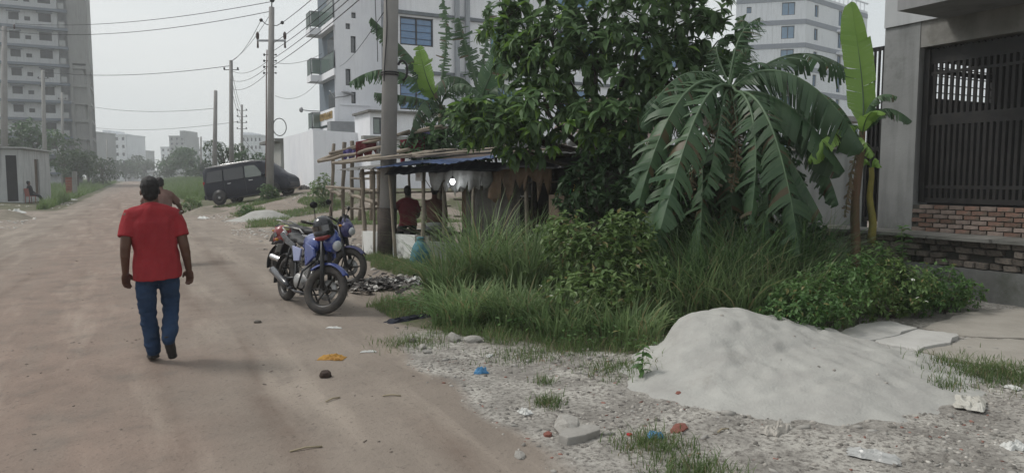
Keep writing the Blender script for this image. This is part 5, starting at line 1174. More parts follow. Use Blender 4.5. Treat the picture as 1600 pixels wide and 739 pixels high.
def van(label, wr_, wf_, L_=4.55):
    rear, front = Vector(wr_), Vector(wf_); d = front-rear; pitch = math.atan2(d.z, math.hypot(d.x, d.y)); az = math.atan2(d.y, d.x)
    th = thing('van', label, 'van', ((rear+front)/2)[:]); th.rotation_euler = (Matrix.Rotation(az, 3, 'Z') @ Matrix.Rotation(-pitch, 3, 'Y')).to_euler()
    hb_ = d.length/2; R_ = .32
    xs_ = [(-hb_-.80, .45, 1.0, 1.70, .70, .74, .60), (-hb_-.77, .30, 1.0, 1.84, .78, .82, .66), (-hb_-.6, .24, 1.02, 1.92, .82, .845, .70), (-hb_+.4, .22, 1.02, 1.95, .84, .85, .72), (0, .22, 1.0, 1.955, .84, .85, .72), (hb_-.85, .22, .99, 1.93, .84, .85, .71), (hb_-.45, .22, .98, 1.84, .84, .85, .68), (hb_-.02, .23, .99, 1.50, .84, .845, .66), (hb_+.28, .24, .98, 1.16, .83, .83, .68), (hb_+.62, .28, .84, .97, .80, .80, .68), (hb_+.80, .34, .72, .80, .70, .70, .60)]
    body = car_body(th, xs_, NAVY)
    for s in (-1, 1):
        def gp(poly, nm, mt, off=.0, tk=.02):
            m = MB(); P = []
            for x, z in poly:
                t = (z-1.0)/.95; y = (.855*(1-max(0, t)*.55*.28)-.0)*s if z <= 1.0 else s*(.857-.135*max(0, t)**1.2)
                P.append(Vector((x, y+s*(.004+off), z)))
            n_ = len(P); m.add(P+[p-Vector((0, s*tk, 0)) for p in P], [tuple(range(n_)), tuple(range(2*n_-1, n_-1, -1))]+[(i, i+n_, (i+1) % n_+n_, (i+1) % n_) for i in range(n_)]); return m.build(nm, mt, th)
        gp([(-hb_-.58, 1.12), (-hb_+.32, 1.12), (-hb_+.32, 1.68), (-hb_-.50, 1.66)], 'rear_quarter_window', CGL, .012)
        gp([(-hb_+.40, 1.12), (hb_-1.40, 1.10), (hb_-1.40, 1.68), (-hb_+.40, 1.69)], 'side_window', CGL, .012)
        gp([(hb_-1.32, 1.10), (hb_-.38, 1.08), (hb_-.62, 1.50), (hb_-.80, 1.67), (hb_-1.32, 1.68)], 'front_door_window', mat('car_glass_painted_lit', (.06, .08, .06), rough=.08, bump=0, spec=1, coat=1), .012)  # front door pane coloured paler than the other glass to look lit
        gp([(hb_-.30, 1.06), (hb_+.0, 1.05), (hb_-.27, 1.30)], 'quarter_light', CGL, .012)
        m = MB(); m.tube([(-hb_-.6, s*.70, 1.895), (-hb_+.4, s*.745, 1.93), (hb_-.85, s*.735, 1.91), (hb_-.45, s*.70, 1.83)], .022, 5); m.build('roof_trim', CHROME, th)
        for x in (-hb_+.36, hb_-1.36, hb_-.33): m = MB(); m.bx(x-.006, x+.006, s*.845, s*.862, .36, 1.1); m.build('door_seam', BLACK, th)
        for x in (-hb_+.55, hb_-1.15): m = MB(); m.bx(x, x+.2, s*.85, s*.885, .93, .965); m.build('door_handle', CHROME, th)
        m = MB(); m.bx(-hb_-.1, hb_+.1, s*.83, s*.87, .20, .28); m.build('side_skirt', NAVY, th)
        m = MB(); m.ell((hb_-.35, s*.98, 1.12), (.06, .11, .09), 10); m.build('wing_mirror', NAVY, th)
        m = MB(); m.ell((hb_+.66, s*.58, .74), (.14, .16, .075), 12, R=(0, .45, -s*.5)); m.build('headlight', mat('lamp_lens', (.55, .57, .6)), th)
        m = MB(); m.box((-hb_-.74, s*.72, 1.05), (.1, .16, .32), (0, -.05, 0)); m.build('tail_light', mat('red_lens', (.35, .01, .01)), th, bevel=.02)
        for x in (-hb_, hb_):
            m = MB(); m.lathe([(.01, 0), (R_+.065, 0), (R_+.065, .04), (.01, .04)], (x, s*.835-(.0 if s > 0 else .04)+(0), R_), (0, 1, 0), 24); m.build('wheel_arch', BLACK, th, fix=False)
            w = wheel(th, 'wheel', (x, s*.79, R_), R_, .20, ALU, 7, .06, rim_r=.62)
            q = MB(); q.lathe([(.0, s*.06), (.19, s*.06), (.19, s*.05), (0, s*.05)], (0, 0, 0), (0, 1, 0), 20); q.build('rim_dish', mat('dull_rim', (.16, .16, .17), metal=.4, rough=.4), w, fix=False)
    m = MB(); m.prism([(-.62, 0), (.62, 0), (.52, .62), (-.52, .62)], (hb_+.20, 0, 1.10), (0, 1, 0), (-.62, 0, .72), (.012, 0, .012)); m.build('windscreen', CGL, th)
    m = MB(); m.box((hb_+.80, 0, .50), (.05, 1.1, .16)); m.build('front_grille', BLACK, th, bevel=.02)
    m = MB(); m.box((-hb_-.80, 0, 1.45), (.03, 1.15, .5), (0, .12, 0)); m.build('rear_window', CGL, th, bevel=.02)
    m = MB(); m.box((-hb_-.82, 0, .42), (.12, 1.5, .22)); m.build('rear_bumper', NAVY, th, bevel=.03)
    m = MB(); m.box((-hb_-.83, 0, .78), (.02, .5, .13)); m.build('number_plate', mat('plate_pale', (.4, .4, .38)), th)
    return th
vr, vf = PD(357, 318, 37), PD(441, 305, 36.6); vr.z = PD(357, 318, 37).z; vf.z = PD(441, 305, 36.6).z
dv = (vf-vr); mid = (vf+vr)/2; dv = dv.normalized()*2.85
van('dark navy passenger van with chrome roof trim parked nose up on the ramp', mid-dv/2, mid+dv/2)
# a second vehicle behind: only its roof shows
p = PD(412, 275, 44); cr_ = thing('parked_car', 'dark car parked behind the van, only its roof showing above it', 'car', (p.x, p.y, PD(412, 256, 44).z-1.55), math.atan2(-.25, 1))
car_body(cr_, [(-2.0, .4, .85, .95, .7, .75, .6), (-1.7, .3, .88, 1.15, .8, .82, .6), (-1.2, .25, .9, 1.50, .82, .83, .62), (-.2, .25, .9, 1.55, .83, .84, .64), (.5, .25, .9, 1.45, .83, .84, .6), (1.1, .25, .9, 1.02, .82, .83, .64), (1.8, .3, .8, .86, .78, .78, .6), (2.05, .4, .7, .75, .66, .66, .5)], NAVY)
for s in (-1, 1):
    m = MB(); m.prism([(-1.35, .98), (.75, .96), (.35, 1.36), (-1.05, 1.40)], (0, s*.80, 0), (1, 0, 0), (0, 0, 1), (0, s*.02, 0)); m.build('side_window', CGL, cr_)
    for x in (-1.3, 1.3): wheel(cr_, 'wheel', (x, s*.78, .3), .3, .18, ALU, 6, .05, rim_r=.6)
m = MB(); m.prism([(-.55, 0), (.55, 0), (.48, .5), (-.48, .5)], (-1.75, 0, 1.1), (0, 1, 0), (.75, 0, .66), (-.012, 0, .01)); m.build('rear_window', mat('pale_glass', (.3, .34, .34), rough=.1, bump=0), cr_)
# ============================================================ PEOPLE
def lerp3(a, b, t): return Vector(a).lerp(Vector(b), t)
def limb(m, pts, rs_, flat=1.0, n=12, sub=4):
    P = []; R_ = []
    for i in range(len(pts)-1):
        for k in range(sub):
            t = k/sub; P.append(lerp3(pts[i], pts[i+1], t)); R_.append(rs_[i]*(1-t)+rs_[i+1]*t)
    P.append(Vector(pts[-1])); R_.append(rs_[-1])
    # soften corners
    for _ in range(2): P = [P[0]]+[(P[i-1]+P[i]*2+P[i+1])/4 for i in range(1, len(P)-1)]+[P[-1]]
    m.tube(P, R_, n, flat=flat); m.ell(P[0], (R_[0],)*3, 10); m.ell(P[-1], (R_[-1],)*3, 10)
def hand(m, w, d, side, palm, k=1.0, curl=.7):
    """palm, four bent fingers and a thumb; d = forearm direction, palm = direction the palm faces"""
    d = Vector(d).normalized(); pn = (Vector(palm)-d*Vector(palm).dot(d)).normalized(); s = d.cross(pn)*side   # s points to the thumb side
    c = Vector(w)+d*.045*k; R_ = Matrix((d, s, pn)).transposed(); m.ell(c, (.055*k, .042*k, .017*k), 10, R=R_)
    for i, (o, L_) in enumerate(((.030, .070), (.011, .078), (-.009, .073), (-.028, .058))):
        b_ = Vector(w)+d*.085*k+s*o*k; cu = curl*(1+.12*i); p1 = b_+(d*math.cos(cu*.5)+pn*math.sin(cu*.5))*L_*.45*k; p2 = p1+(d*math.cos(cu*1.2)+pn*math.sin(cu*1.2))*L_*.32*k; p3_ = p2+(d*math.cos(cu*1.9)+pn*math.sin(cu*1.9))*L_*.25*k
        m.tube([b_-d*.02, b_, p1, p2, p3_], [.010*k, .0098*k, .0092*k, .0085*k, .007*k], 7)
    b_ = Vector(w)+d*.03*k+s*.03*k; m.tube([b_-s*.01, b_+s*.018*k+d*.02*k, b_+s*.028*k+d*.045*k+pn*.008, b_+s*.026*k+d*.068*k+pn*.018], [.013*k, .012*k, .011*k, .008*k], 7)
def person(label, loc, rz, J, shirt=None, trousers=None, vox=.012, hair=True, shoes=None, sleeve=.55, bare=False, long_sleeve=False, collar=True, curl=.7, hm=HAIR, hem=None, skin=None, wrapcol=None, name='person', hw=1.0):
    """J: joints in metres, x right, y ahead, z up"""
    th = thing(name, label, 'person', loc, rz); sk_ = skin or SKIN; V3 = Vector
    m = MB(); hd = V3(J['head']); nk = V3(J['neck']); up = (hd-nk).normalized(); fd = V3(J.get('face', (0, 1, 0))).normalized(); rt = fd.cross(up).normalized(); fd = up.cross(rt); Rh = Matrix((rt, fd, up)).transposed()
    H_ = lambda x, y, z: hd+Rh @ V3((x, y, z))
    m.ell(H_(0, -.008, .015), (.077, .096, .098), 16, R=Rh); m.ell(H_(0, .018, -.045), (.058, .072, .075), 14, R=Rh); m.ell(H_(0, .092, -.025), (.012, .018, .024), 8, R=Rh)
    for s in (-1, 1): m.ell(H_(s*.080, .002, -.02), (.009, .016, .027), 8, R=Rh); m.ell(H_(s*.03, .082, .008), (.02, .012, .008), 8, R=Rh)
    m.ell(H_(0, .085, -.062), (.024, .012, .008), 8, R=Rh)
    m.tube([nk-up*.06, nk+up*.01, hd-up*.05-fd*.01], [.072, .062, .060], 12)
    pv_ = V3(J['pelvis']); ch = V3(J['chest']); shL, shR = V3(J['shL']), V3(J['shR']); hL, hR = V3(J['hipL']), V3(J['hipR'])
    ax = (shR-shL).normalized(); tdir = (ch-pv_).normalized(); fr = tdir.cross(ax)*-1
    def torso(mm, g, z0=.12, z1=1.0, hemw=None):
        Ls = []; 
        for t, w, dpt in ((z0, .172, .132), (.05, .166, .126), (.25, .160, .118), (.45, .155, .115), (.72, .175, .122), (.95, .180, .118), (1.06, .165, .112), (1.16, .130, .092), (1.27, .085, .072)):
            c_ = pv_.lerp(ch, t) if t <= 1 else ch+(nk-ch)*((t-1)/.3); Ls.append((c_, w*hw+g, dpt+g))
        mm.tube([a for a, _, _ in Ls], [(b_, c_) for _, b_, c_ in Ls], 20, up=ax)
        mm.tube([shL*.92+ch*.08+V3((0, 0, .0)), nk*.5+shL*.5-up*.028, nk-up*.045, nk*.5+shR*.5-up*.028, shR*.92+ch*.08], [.058+g, .062+g, .065+g, .062+g, .058+g], 12)
    torso(m, 0)
    for s in 'LR':
        sg = -1 if s == 'L' else 1; sh, el, wr = V3(J['sh'+s]), V3(J['el'+s]), V3(J['wr'+s])
        limb(m, [sh, el, wr], [.054, .045, .030]); m.ell(sh, (.060,)*3, 10)
        m.ell(el.lerp(wr, .3), (.044, .044, .055), 10)
        hd_ = (wr-el).normalized() if ('hd'+s) not in J else V3(J['hd'+s]); hand(m, wr, hd_, sg*J.get('ts', 1), J.get('palm'+s, (-sg, 0, 0)), 1.08, curl)
        hp, kn, an_ = V3(J['hip'+s]), V3(J['kn'+s]), V3(J['an'+s]); limb(m, [hp, kn, an_], [.078, .054, .036]); m.ell(kn.lerp(an_, .3), (.048, .048, .08), 10)
        tt_ = V3(J['toe'+s]); m.tube([an_-(tt_-an_)*.12, an_.lerp(tt_, .5), tt_], [.030, .030, .022], 10, flat=.8)
    blob('body', m, vox, sk_, th, 3)
    if hair:
        m = MB(); m.ell(H_(0, -.022, .030), (.082, .094, .098), 16, R=Rh); m.ell(H_(0, -.044, -.032), (.068, .058, .080), 14, R=Rh); m.ell(H_(0, -.03, .0), (.080, .082, .085), 14, R=Rh); m.ell(H_(0, .03, .065), (.062, .06, .05), 12, R=Rh)
        blob('hair', m, max(.008, vox*.8), hm, th, 2, .006, 38)
    if shirt:
        m = MB(); g = .028; zz = -.12 if hem is None else hem; torso(m, g+.003, zz)
        for s in 'LR':
            sh, el, wr = V3(J['sh'+s]), V3(J['el'+s]), V3(J['wr'+s]); e_ = sh.lerp(el, sleeve*1.3) if not long_sleeve else wr
            pts = [sh, e_] if not long_sleeve else [sh, el, wr.lerp(el, .08)]
            if long_sleeve: limb(m, pts, [.066, .056, .040])
            else: m.tube([sh.lerp(ch, .35)-V3((0, 0, .02)), sh-V3((0, 0, .004)), sh.lerp(e_, .5), e_], [.080, .080, .073, .074], 14)
        so_ = blob('shirt', m, max(.009, vox), shirt, th, 3, .016, 7.5, (1, 1, .6))
        if collar:
            m = MB(); rows = [];
            for r_, z in ((.092, -.045), (.086, -.015), (.080, .022), (.070, .030)): rows.append([nk+Rh @ V3((math.cos(a)*r_, math.sin(a)*r_, z-.012+.012*math.sin(-a))) for a in np.linspace(0, 2*math.pi, 19)])
            n_ = 19; m.add([p for r in rows for p in r], [(i*n_+j, i*n_+j+1, (i+1)*n_+j+1, (i+1)*n_+j) for i in range(3) for j in range(n_-1)], 0, True); co_ = m.build('collar', shirt, so_, fix=False); q = co_.modifiers.new('s', 'SOLIDIFY'); q.thickness = .006
    if trousers:
        m = MB(); m.tube([pv_+tdir*.10, pv_+tdir*.02, pv_-tdir*.06], [(.150*hw, .112), (.160*hw, .122), (.155*hw, .120)], 18, up=ax)
        for s in 'LR':
            hp, kn, an_ = V3(J['hip'+s]), V3(J['kn'+s]), V3(J['an'+s]); limb(m, [hp, kn, kn.lerp(an_, .93)], [.098*hw, .076*hw, .066*hw], n=14)
        blob('trousers', m, max(.009, vox), trousers, th, 3, .014, 7, (.8, .8, 2.2))
    if shoes:
        for s in 'LR':
            an_, tt_ = V3(J['an'+s]), V3(J['toe'+s]); dd = tt_-an_; m = MB(); up_ = V3((0, 0, 1)) if abs(dd.normalized().z) < .8 else V3((0, -1, 0))
            hl = an_-dd*.22; sdv = dd.normalized().cross(up_).normalized(); nn_ = sdv.cross(dd.normalized())
            m.tube([hl-nn_*.045, an_.lerp(tt_, .35)-nn_*.045, tt_-nn_*.02+dd*.08], [(.042, .012), (.050, .012), (.042, .010)], 14, up=sdv); m.tube([hl-nn_*.02, an_.lerp(tt_, .4)-nn_*.012, tt_+dd*.05], [(.040, .040), (.046, .040), (.035, .022)], 12, up=sdv)
            blob('shoe', m, .009, shoes, th, 2)
    return th
POLO = mat('red_polo_cotton', (.29, .032, .038), (.22, .024, .030), sc=4, rough=.9, bump=.25, bsc=45, spec=.15)
JEANS = mat('dark_blue_denim', (.014, .028, .062), (.030, .056, .108), sc=3.2, rough=.9, bump=.25, bsc=70, spec=.15)
SHOE = mat('black_sandal', (.015, .014, .014), (.03, .027, .025), sc=12, rough=.7, bump=.2)
gy = hgt(.1, 7.3)
JM = dict(head=(-.012, .03, 1.575), neck=(-.005, 0, 1.43), chest=(0, -.005, 1.25), pelvis=(.015, 0, .88), shL=(-.185, 0, 1.345), shR=(.185, 0, 1.345), elL=(-.232, -.07, 1.07), elR=(.252, -.06, 1.06), wrL=(-.238, .03, .84), wrR=(.285, .06, .835),
          hipL=(-.075, 0, .84), hipR=(.105, 0, .84), knL=(-.075, .04, .47), knR=(.125, .10, .46), anL=(-.035, .02, .085), anR=(.085, -.20, .235), toeL=(-.06, .18, .04), toeR=(.115, -.14, .055), face=(0, 1, -.05), palmL=(.55, -.8, 0), palmR=(-.55, -.8, 0))
man = person('man in a red polo shirt and blue jeans walking away along the dirt road', (.118, 7.28, gy), -.0, JM, POLO, JEANS, vox=.0075, shoes=SHOE, sleeve=.52, curl=.55, hem=-.30, hw=1.0)
m = MB(); 
# rider ahead of him
CY = Vector((.40, 15.6, 0)); CY.z = hgt(.40, 15.6)
JC = dict(head=(0, .22, 1.56), neck=(0, .14, 1.42), chest=(0, .06, 1.24), pelvis=(0, -.16, .92), shL=(-.19, .1, 1.34), shR=(.19, .1, 1.34), elL=(-.34, .20, 1.12), elR=(.34, .20, 1.12), wrL=(-.27, .42, 1.02), wrR=(.38, .40, 1.03), hipL=(-.09, -.12, .90), hipR=(.09, -.12, .90), knL=(-.11, .26, .80), knR=(.11, .20, .58), anL=(-.12, .12, .42), anR=(.12, .06, .20), toeL=(-.12, .27, .38), toeR=(.12, .20, .15), palmL=(0, 0, -1), palmR=(0, 0, -1))
person('cyclist in a dull brown shirt riding ahead, mostly hidden behind the walking man', CY, 0, JC, mat('dull_brown_shirt', (.15, .085, .07), (.11, .065, .055), sc=4, bump=.2), mat('dark_cloth_trousers', (.03, .03, .035), bump=.2), vox=.013, shoes=SHOE, curl=1.2)
bi = thing('bicycle', 'bicycle ridden by the cyclist, hidden except for the handlebar end', 'bicycle', CY)
bi.rotation_euler = (0, 0, math.pi/2)
for nm, x in (('front_wheel', .58), ('rear_wheel', -.5)): wheel(bi, nm, (x, 0, .34), .34, .035, CHROME, 16, .025, rim_r=.93)
m = MB(); m.tube([(.58, 0, .34), (.42, 0, .85), (.40, 0, .98)], .014, 6); m.tube([(.43, 0, .82), (-.14, 0, .80)], .015, 6); m.tube([(.44, 0, .76), (0, 0, .30), (-.16, 0, .86)], .015, 6); m.tube([(0, 0, .3), (-.5, 0, .34), (-.14, 0, .78)], .01, 6); m.build('frame', BLACK, bi)
m = MB(); m.tube([(.36, -.40, 1.0), (.44, -.28, 1.01), (.40, 0, 1.0), (.44, .24, 1.01), (.36, .30, 1.0)], .013, 6); m.build('handlebar', CHROME, bi)
m = MB(); m.ell((-.19, 0, .88), (.13, .08, .03), 10); m.build('saddle', BLACK, bi); m = MB(); m.tube([(0, -.09, .2), (0, .0, .3), (0, .09, .4)], .012, 6); m.box((0, -.13, .18), (.08, .08, .02)); m.box((0, .13, .42), (.08, .08, .02)); m.build('pedals', BLACK, bi)
# sitting people: pose relative to the seat
def seated(seat=.45, lean=.1, reachL=None, reachR=None, kn=.45, spread=.1, bend=0):
    J = dict(head=(0, lean*1.6, seat+.80), neck=(0, lean*1.15, seat+.63), chest=(0, lean*.8, seat+.46), pelvis=(0, 0, seat+.10), shL=(-.18, lean, seat+.55), shR=(.18, lean, seat+.55), elL=(-.25, lean+.05, seat+.28), elR=(.25, lean+.05, seat+.28), wrL=(-.16, lean+.26, seat+.2), wrR=(.16, lean+.26, seat+.2),
             hipL=(-.09, .02, seat+.08), hipR=(.09, .02, seat+.08), knL=(-spread-.05, .44, kn+.03), knR=(spread+.05, .44, kn+.03), anL=(-spread, .40, .09), anR=(spread, .42, .09), toeL=(-spread-.02, .57, .04), toeR=(spread+.02, .59, .04), palmL=(0, 0, -1), palmR=(0, 0, -1))
    if reachL: J['elL'], J['wrL'] = reachL
    if reachR: J['elR'], J['wrR'] = reachR
    return J
def stool(label, loc, h=.42, w=.34, m_=TIMBER, cat='stool', L_=None, rz=0):
    th = thing('stool' if not L_ else 'bench', label, 'stool' if not L_ else 'bench', loc, rz); L2 = L_ or w; q = MB(); q.box((0, 0, h-.02), (L2, w, .04)); q.build('seat', m_, th, bevel=.006)
    for x in (-1, 1):
        for y in (-1, 1): q = MB(); q.tube([(x*(L2/2-.04), y*(w/2-.04), 0), (x*(L2/2-.05), y*(w/2-.05), h-.04)], .02, 6); q.build('leg', m_, th)
    return th
azS = math.atan2(SU.y, SU.x)
p1 = S(.62, .75, .06); p2_ = S(1.35, .85, .06); p3_ = S(2.55, 1.6, .06)
stool('wooden bench inside the tea stall under the man in the dark red shirt', S(.7, .78, .06), .50, .32, L_=1.0, rz=azS)
stool('wooden bench inside the tea stall under the bare backed man', S(1.62, .88, .06), .50, .32, L_=.75, rz=azS)
J1 = seated(.52, .06, reachL=((-.33, -.02, .92), (-.50, .06, .66)))
person('man in a dark red shirt sitting inside the tea stall beside the concrete pole', p1, -.25, J1, mat('dark_red_shirt', (.20, .02, .03), (.15, .015, .025), sc=4, bump=.2), mat('dark_cloth_trousers', (.03, .03, .035)), vox=.012, shoes=SHOE)
J2 = seated(.54, .12)
person('man with a bare brown back sitting in the tea stall right of the concrete pole', p2_, -.45, J2, None, mat('white_wrap', (.4, .4, .42), (.3, .3, .33), sc=4, bump=.2), vox=.012, skin=mat('reddish_brown_skin', (.12, .05, .035), (.095, .04, .028), sc=5, rough=.6, bump=.04))
J3 = seated(.45, .05, reachR=((.28, .02, .75), (.22, .3, .66)))
stool('low stool under the man in the pale shirt below the light bulb', p3_, .42, .34)
person('man in a pale shirt sitting under the light bulb in the tea stall', p3_, 2.6, J3, mat('pale_grey_shirt', (.36, .36, .33), (.28, .28, .26), sc=4, bump=.2), mat('dark_cloth_trousers', (.03, .03, .035)), vox=.013, shoes=SHOE)
# man in dark clothes on a chair by the white shed
pc_ = PZ(48, 315, .18); pc_.z = hgt(pc_.x, pc_.y)
ch_ = thing('chair', 'reddish plastic chair in front of the white shed', 'chair', pc_, -.9); CHM = mat('reddish_plastic', (.30, .10, .08), bump=.02, rough=.5)
q = MB(); q.box((0, 0, .43), (.44, .42, .035)); q.build('seat', CHM, ch_, bevel=.01); q = MB(); q.box((0, -.21, .68), (.42, .03, .45), (.15, 0, 0)); q.build('backrest', CHM, ch_, bevel=.01)
for x in (-1, 1):
    for y in (-1, 1): q = MB(); q.tube([(x*.2, y*.19, 0), (x*.19, y*.18, .42)], .022, 6); q.build('leg', CHM, ch_)
J4 = seated(.44, -.04, kn=.46); J4['knL'] = (-.12, .44, .5); J4['anL'] = (-.1, .72, .14); J4['toeL'] = (-.1, .86, .12); J4['anR'] = (.1, .66, .1); J4['toeR'] = (.1, .8, .1)
person('person in black clothes leaning back on a chair in front of the white shed', pc_+Vector((0, 0, .0)), -1.1, J4, mat('black_shirt', (.015, .016, .02), bump=.2), mat('dark_cloth_trousers', (.03, .03, .035)), vox=.015, shoes=SHOE, long_sleeve=True)
# ============================================================ SAND HEAP AND CONCRETE SLABS
SANDM = mat('pale_building_sand', (.375, .37, .348), (.30, .293, .277), sc=3.2, rough=.95, bump=.4, bsc=45, spec=.15, dirt=(.25, .24, .22), dsc=2.6, dth=.60)
PKX, PKY = 5.02, 5.05
def sand_h(x, y):
    e = .18*noise.noise(Vector((x*1.3, y*1.3, 7)))+.06*noise.noise(Vector((x*4, y*4, 7)))
    d = math.hypot((x-4.98)/1.52, (y-4.18)/1.28)+e*.6
    a = 1-sst(.45, 1.12, d+.10*noise.noise(Vector((x*5, y*5, 2))))
    pk = .30*math.exp(-(((x-PKX)/.80)**2+((y-PKY)/.70)**2)**.9)+.15*math.exp(-(((x-4.25)/.6)**2+((y-4.95)/.55)**2))
    z = hgt(x, y)-.02+a*.125+pk*min(1, a*1.6+.25*math.exp(-((x-PKX)**2+(y-PKY)**2)))
    z += a*(.022*noise.noise(Vector((x*3.2, y*3.2, 1)))+.014*noise.noise(Vector((x*8, y*8, 1)))+.005*noise.noise(Vector((x*20, y*20, 1))))-a*.03*max(0, noise.noise(Vector((x*6, y*6, 21)))-.18)*2.2
    return z
n = 130; gx = np.linspace(3.2, 7.0, n); gy_ = np.linspace(2.5, 6.4, n)
Vs = [(x, y, sand_h(x, y)) for y in gy_ for x in gx]; ii = (np.arange(n-1)[:, None]*n+np.arange(n-1)[None]).ravel()
o = link('sand_heap', mesh_np('sand_heap', Vs, [np.stack([ii, ii+1, ii+1+n, ii+n], 1)], True), None, SANDM); tag(o, 'low wide heap of pale grey building sand in the right foreground', 'sand heap')
SLW = mat('whitish_concrete', (.48, .47, .45), (.38, .37, .35), sc=3, bump=.3, bsc=30, dirt=(.20, .18, .155), dsc=2, dth=.6)
SLB = mat('dusty_brown_concrete', (.34, .315, .28), (.26, .24, .21), sc=2.5, bump=.3, bsc=30, dirt=(.40, .39, .37), dsc=1.6, dth=.6)
for lab, m_, z, P_ in (('whitish broken concrete slab at the left tip beside the weeds', SLW, .150, ((1298, 524), (1345, 505), (1388, 501), (1432, 513), (1395, 524), (1350, 531))),
    ('pale smooth concrete slab in the middle, beside the sand heap', SLW, .142, ((1362, 532), (1400, 524), (1438, 514), (1500, 521), (1482, 534), (1432, 546))),
    ('large dusty brown concrete slab at the foot of the retaining wall', SLB, .130, ((1440, 512), (1490, 494), (1535, 484), (1660, 483), (1680, 520), (1600, 527), (1506, 524))),
    ('brownish concrete slab at the right edge, nearest to the camera', SLB, .120, ((1438, 548), (1486, 536), (1510, 527), (1600, 530), (1700, 522), (1700, 600), (1600, 583), (1500, 562)))):
    pts = [PZ(x, y, z) for x, y in P_]; c = sum(pts, Vector())/len(pts); rr = []
    for i, p in enumerate(pts):
        q_ = pts[(i+1) % len(pts)]
        for t in (0, .25, .5, .75): v = p.lerp(q_, t)-c; rr.append((v.x+U(-.025, .025), v.y+U(-.025, .025)))
    q = MB(); q.prism(rr, (0, 0, -.14), (1, 0, 0), (0, 1, 0), (0, 0, .14)); o = q.build('concrete_slab', m_, bevel=.006); o.location = c; o.rotation_euler = (U(-.008, .008), U(-.008, .008), 0); tag(o, lab, 'concrete slab')

# ============================================================ THE BIG BROAD-LEAVED TREE
TB = Vector((6.45, 9.3, 0)); TB.z = hgt(TB.x, TB.y)
tr = thing('broadleaf_tree', 'big dense broad leaved tree growing beside the tea stall', 'tree', TB)
EL = [((930, 110), 10.8, (1.25, 1.1, 1.0), 3), ((860, 60), 11.0, (.95, .9, .85), 2), ((1010, 50), 10.9, (1.05, 1.0, .95), 2.4), ((1075, 30), 10.9, (.75, .8, .75), 1.4), ((770, 190), 11.0, (.62, .6, .42), 1.3), ((735, 175), 11.3, (.35, .4, .22), .6),
      ((850, 170), 10.6, (.75, .7, .55), 1.6), ((950, 190), 10.5, (.9, .7, .5), 1.6), ((930, -60), 11.2, (1.8, 1.6, .95), 2.6), ((1045, 130), 10.6, (.65, .7, .5), 1.1), ((820, 235), 10.8, (.4, .35, .25), .5), ((1110, 80), 10.9, (.5, .6, .6), 1.0), ((790, 30), 11.3, (.45, .5, .5), .6), ((810, 90), 11.2, (.45, .5, .4), .7)]
E3 = [((PD(p[0], p[1], d)-TB)[:], r, w) for p, d, r, w in EL]
P, Nn = shell_pts(E3, 1000, .3); ps, D, s = whorls(P, Nn, .168, 9, LEAF_BIG, .22)
camv = np.array((_c-TB)[:]); dist = np.linalg.norm(ps-camv, axis=1); cN = -camv/np.linalg.norm(camv)
front = ((ps-camv) @ (-camv/np.linalg.norm(camv))); order = np.argsort(dist)
near = order[:290]; rest = order[290:]
R_ = frames(D, rs.uniform(-.5, .5, len(D))); tv, tf = LEAF_BIG
lm_ = mesh_np('leaf', tv, [np.array(tf)], True); lm_.materials.append(TREE_LEAF)
lm2_ = mesh_np('leaf', tv, [np.array(tf)], True); lm2_.materials.append(TREE_LEAF2)
for k in near:
    young = ps[k][2] < (PD(770, 230, 11).z-TB.z+.35) and rs.rand() < .45
    o = link('leaf', lm2_ if young else lm_, tr); M_ = Matrix(R_[k].tolist()).to_4x4(); o.matrix_local = Matrix.Translation(Vector(ps[k])) @ M_ @ Matrix.Scale(float(s[k]), 4)
hi = rs.rand(len(rest)) < .04+.22*(ps[rest][:, 0] < np.percentile(ps[:, 0], 22))
for sel, mm in ((rest[~hi], TREE_LEAF), (rest[hi], TREE_LEAF2)):
    V_, F_ = stamp(tv, tf, R_[sel]*s[sel][:, None, None], ps[sel]); o = link('foliage', mesh_np('foliage', V_, F_, True), tr, mm); o['kind'] = 'stuff'
m = MB(); tk = Vector((.12, .3, 1.7)); m.tube([(0, 0, -.2), (.05, .08, .6), (.02, .2, 1.2), tk, (.2, .45, 2.6), (.15, .6, 3.6)], [.13, .10, .09, .085, .07, .04], 9); m.build('trunk', BARK, tr)
for k, e in enumerate(E3):
    c = Vector(e[0]); m = MB(); a_ = Vector((.03, .2, 1.1)).lerp(Vector((.2, .5, 2.8)), min(1, max(0, c.z/5))); m.tube([bez([a_, (a_+c)/2+Vector((0, 0, -.15)), c], t) for t in np.linspace(0, 1, 7)], [.05-.005*i for i in range(7)], 6); m.build('limb', BARK, tr)
m = MB()
for k in rs.choice(len(P), 190, replace=False):
    c = Vector(P[k]); j = int(np.argmin([(Vector(e[0])-c).length for e in E3])); a_ = Vector(E3[j][0]); m.tube([a_, (a_+c)/2+Vector((0, 0, .05)), c], [.012, .008, .004], 4)
m.build('twigs', BARK, tr)['kind'] = 'stuff'
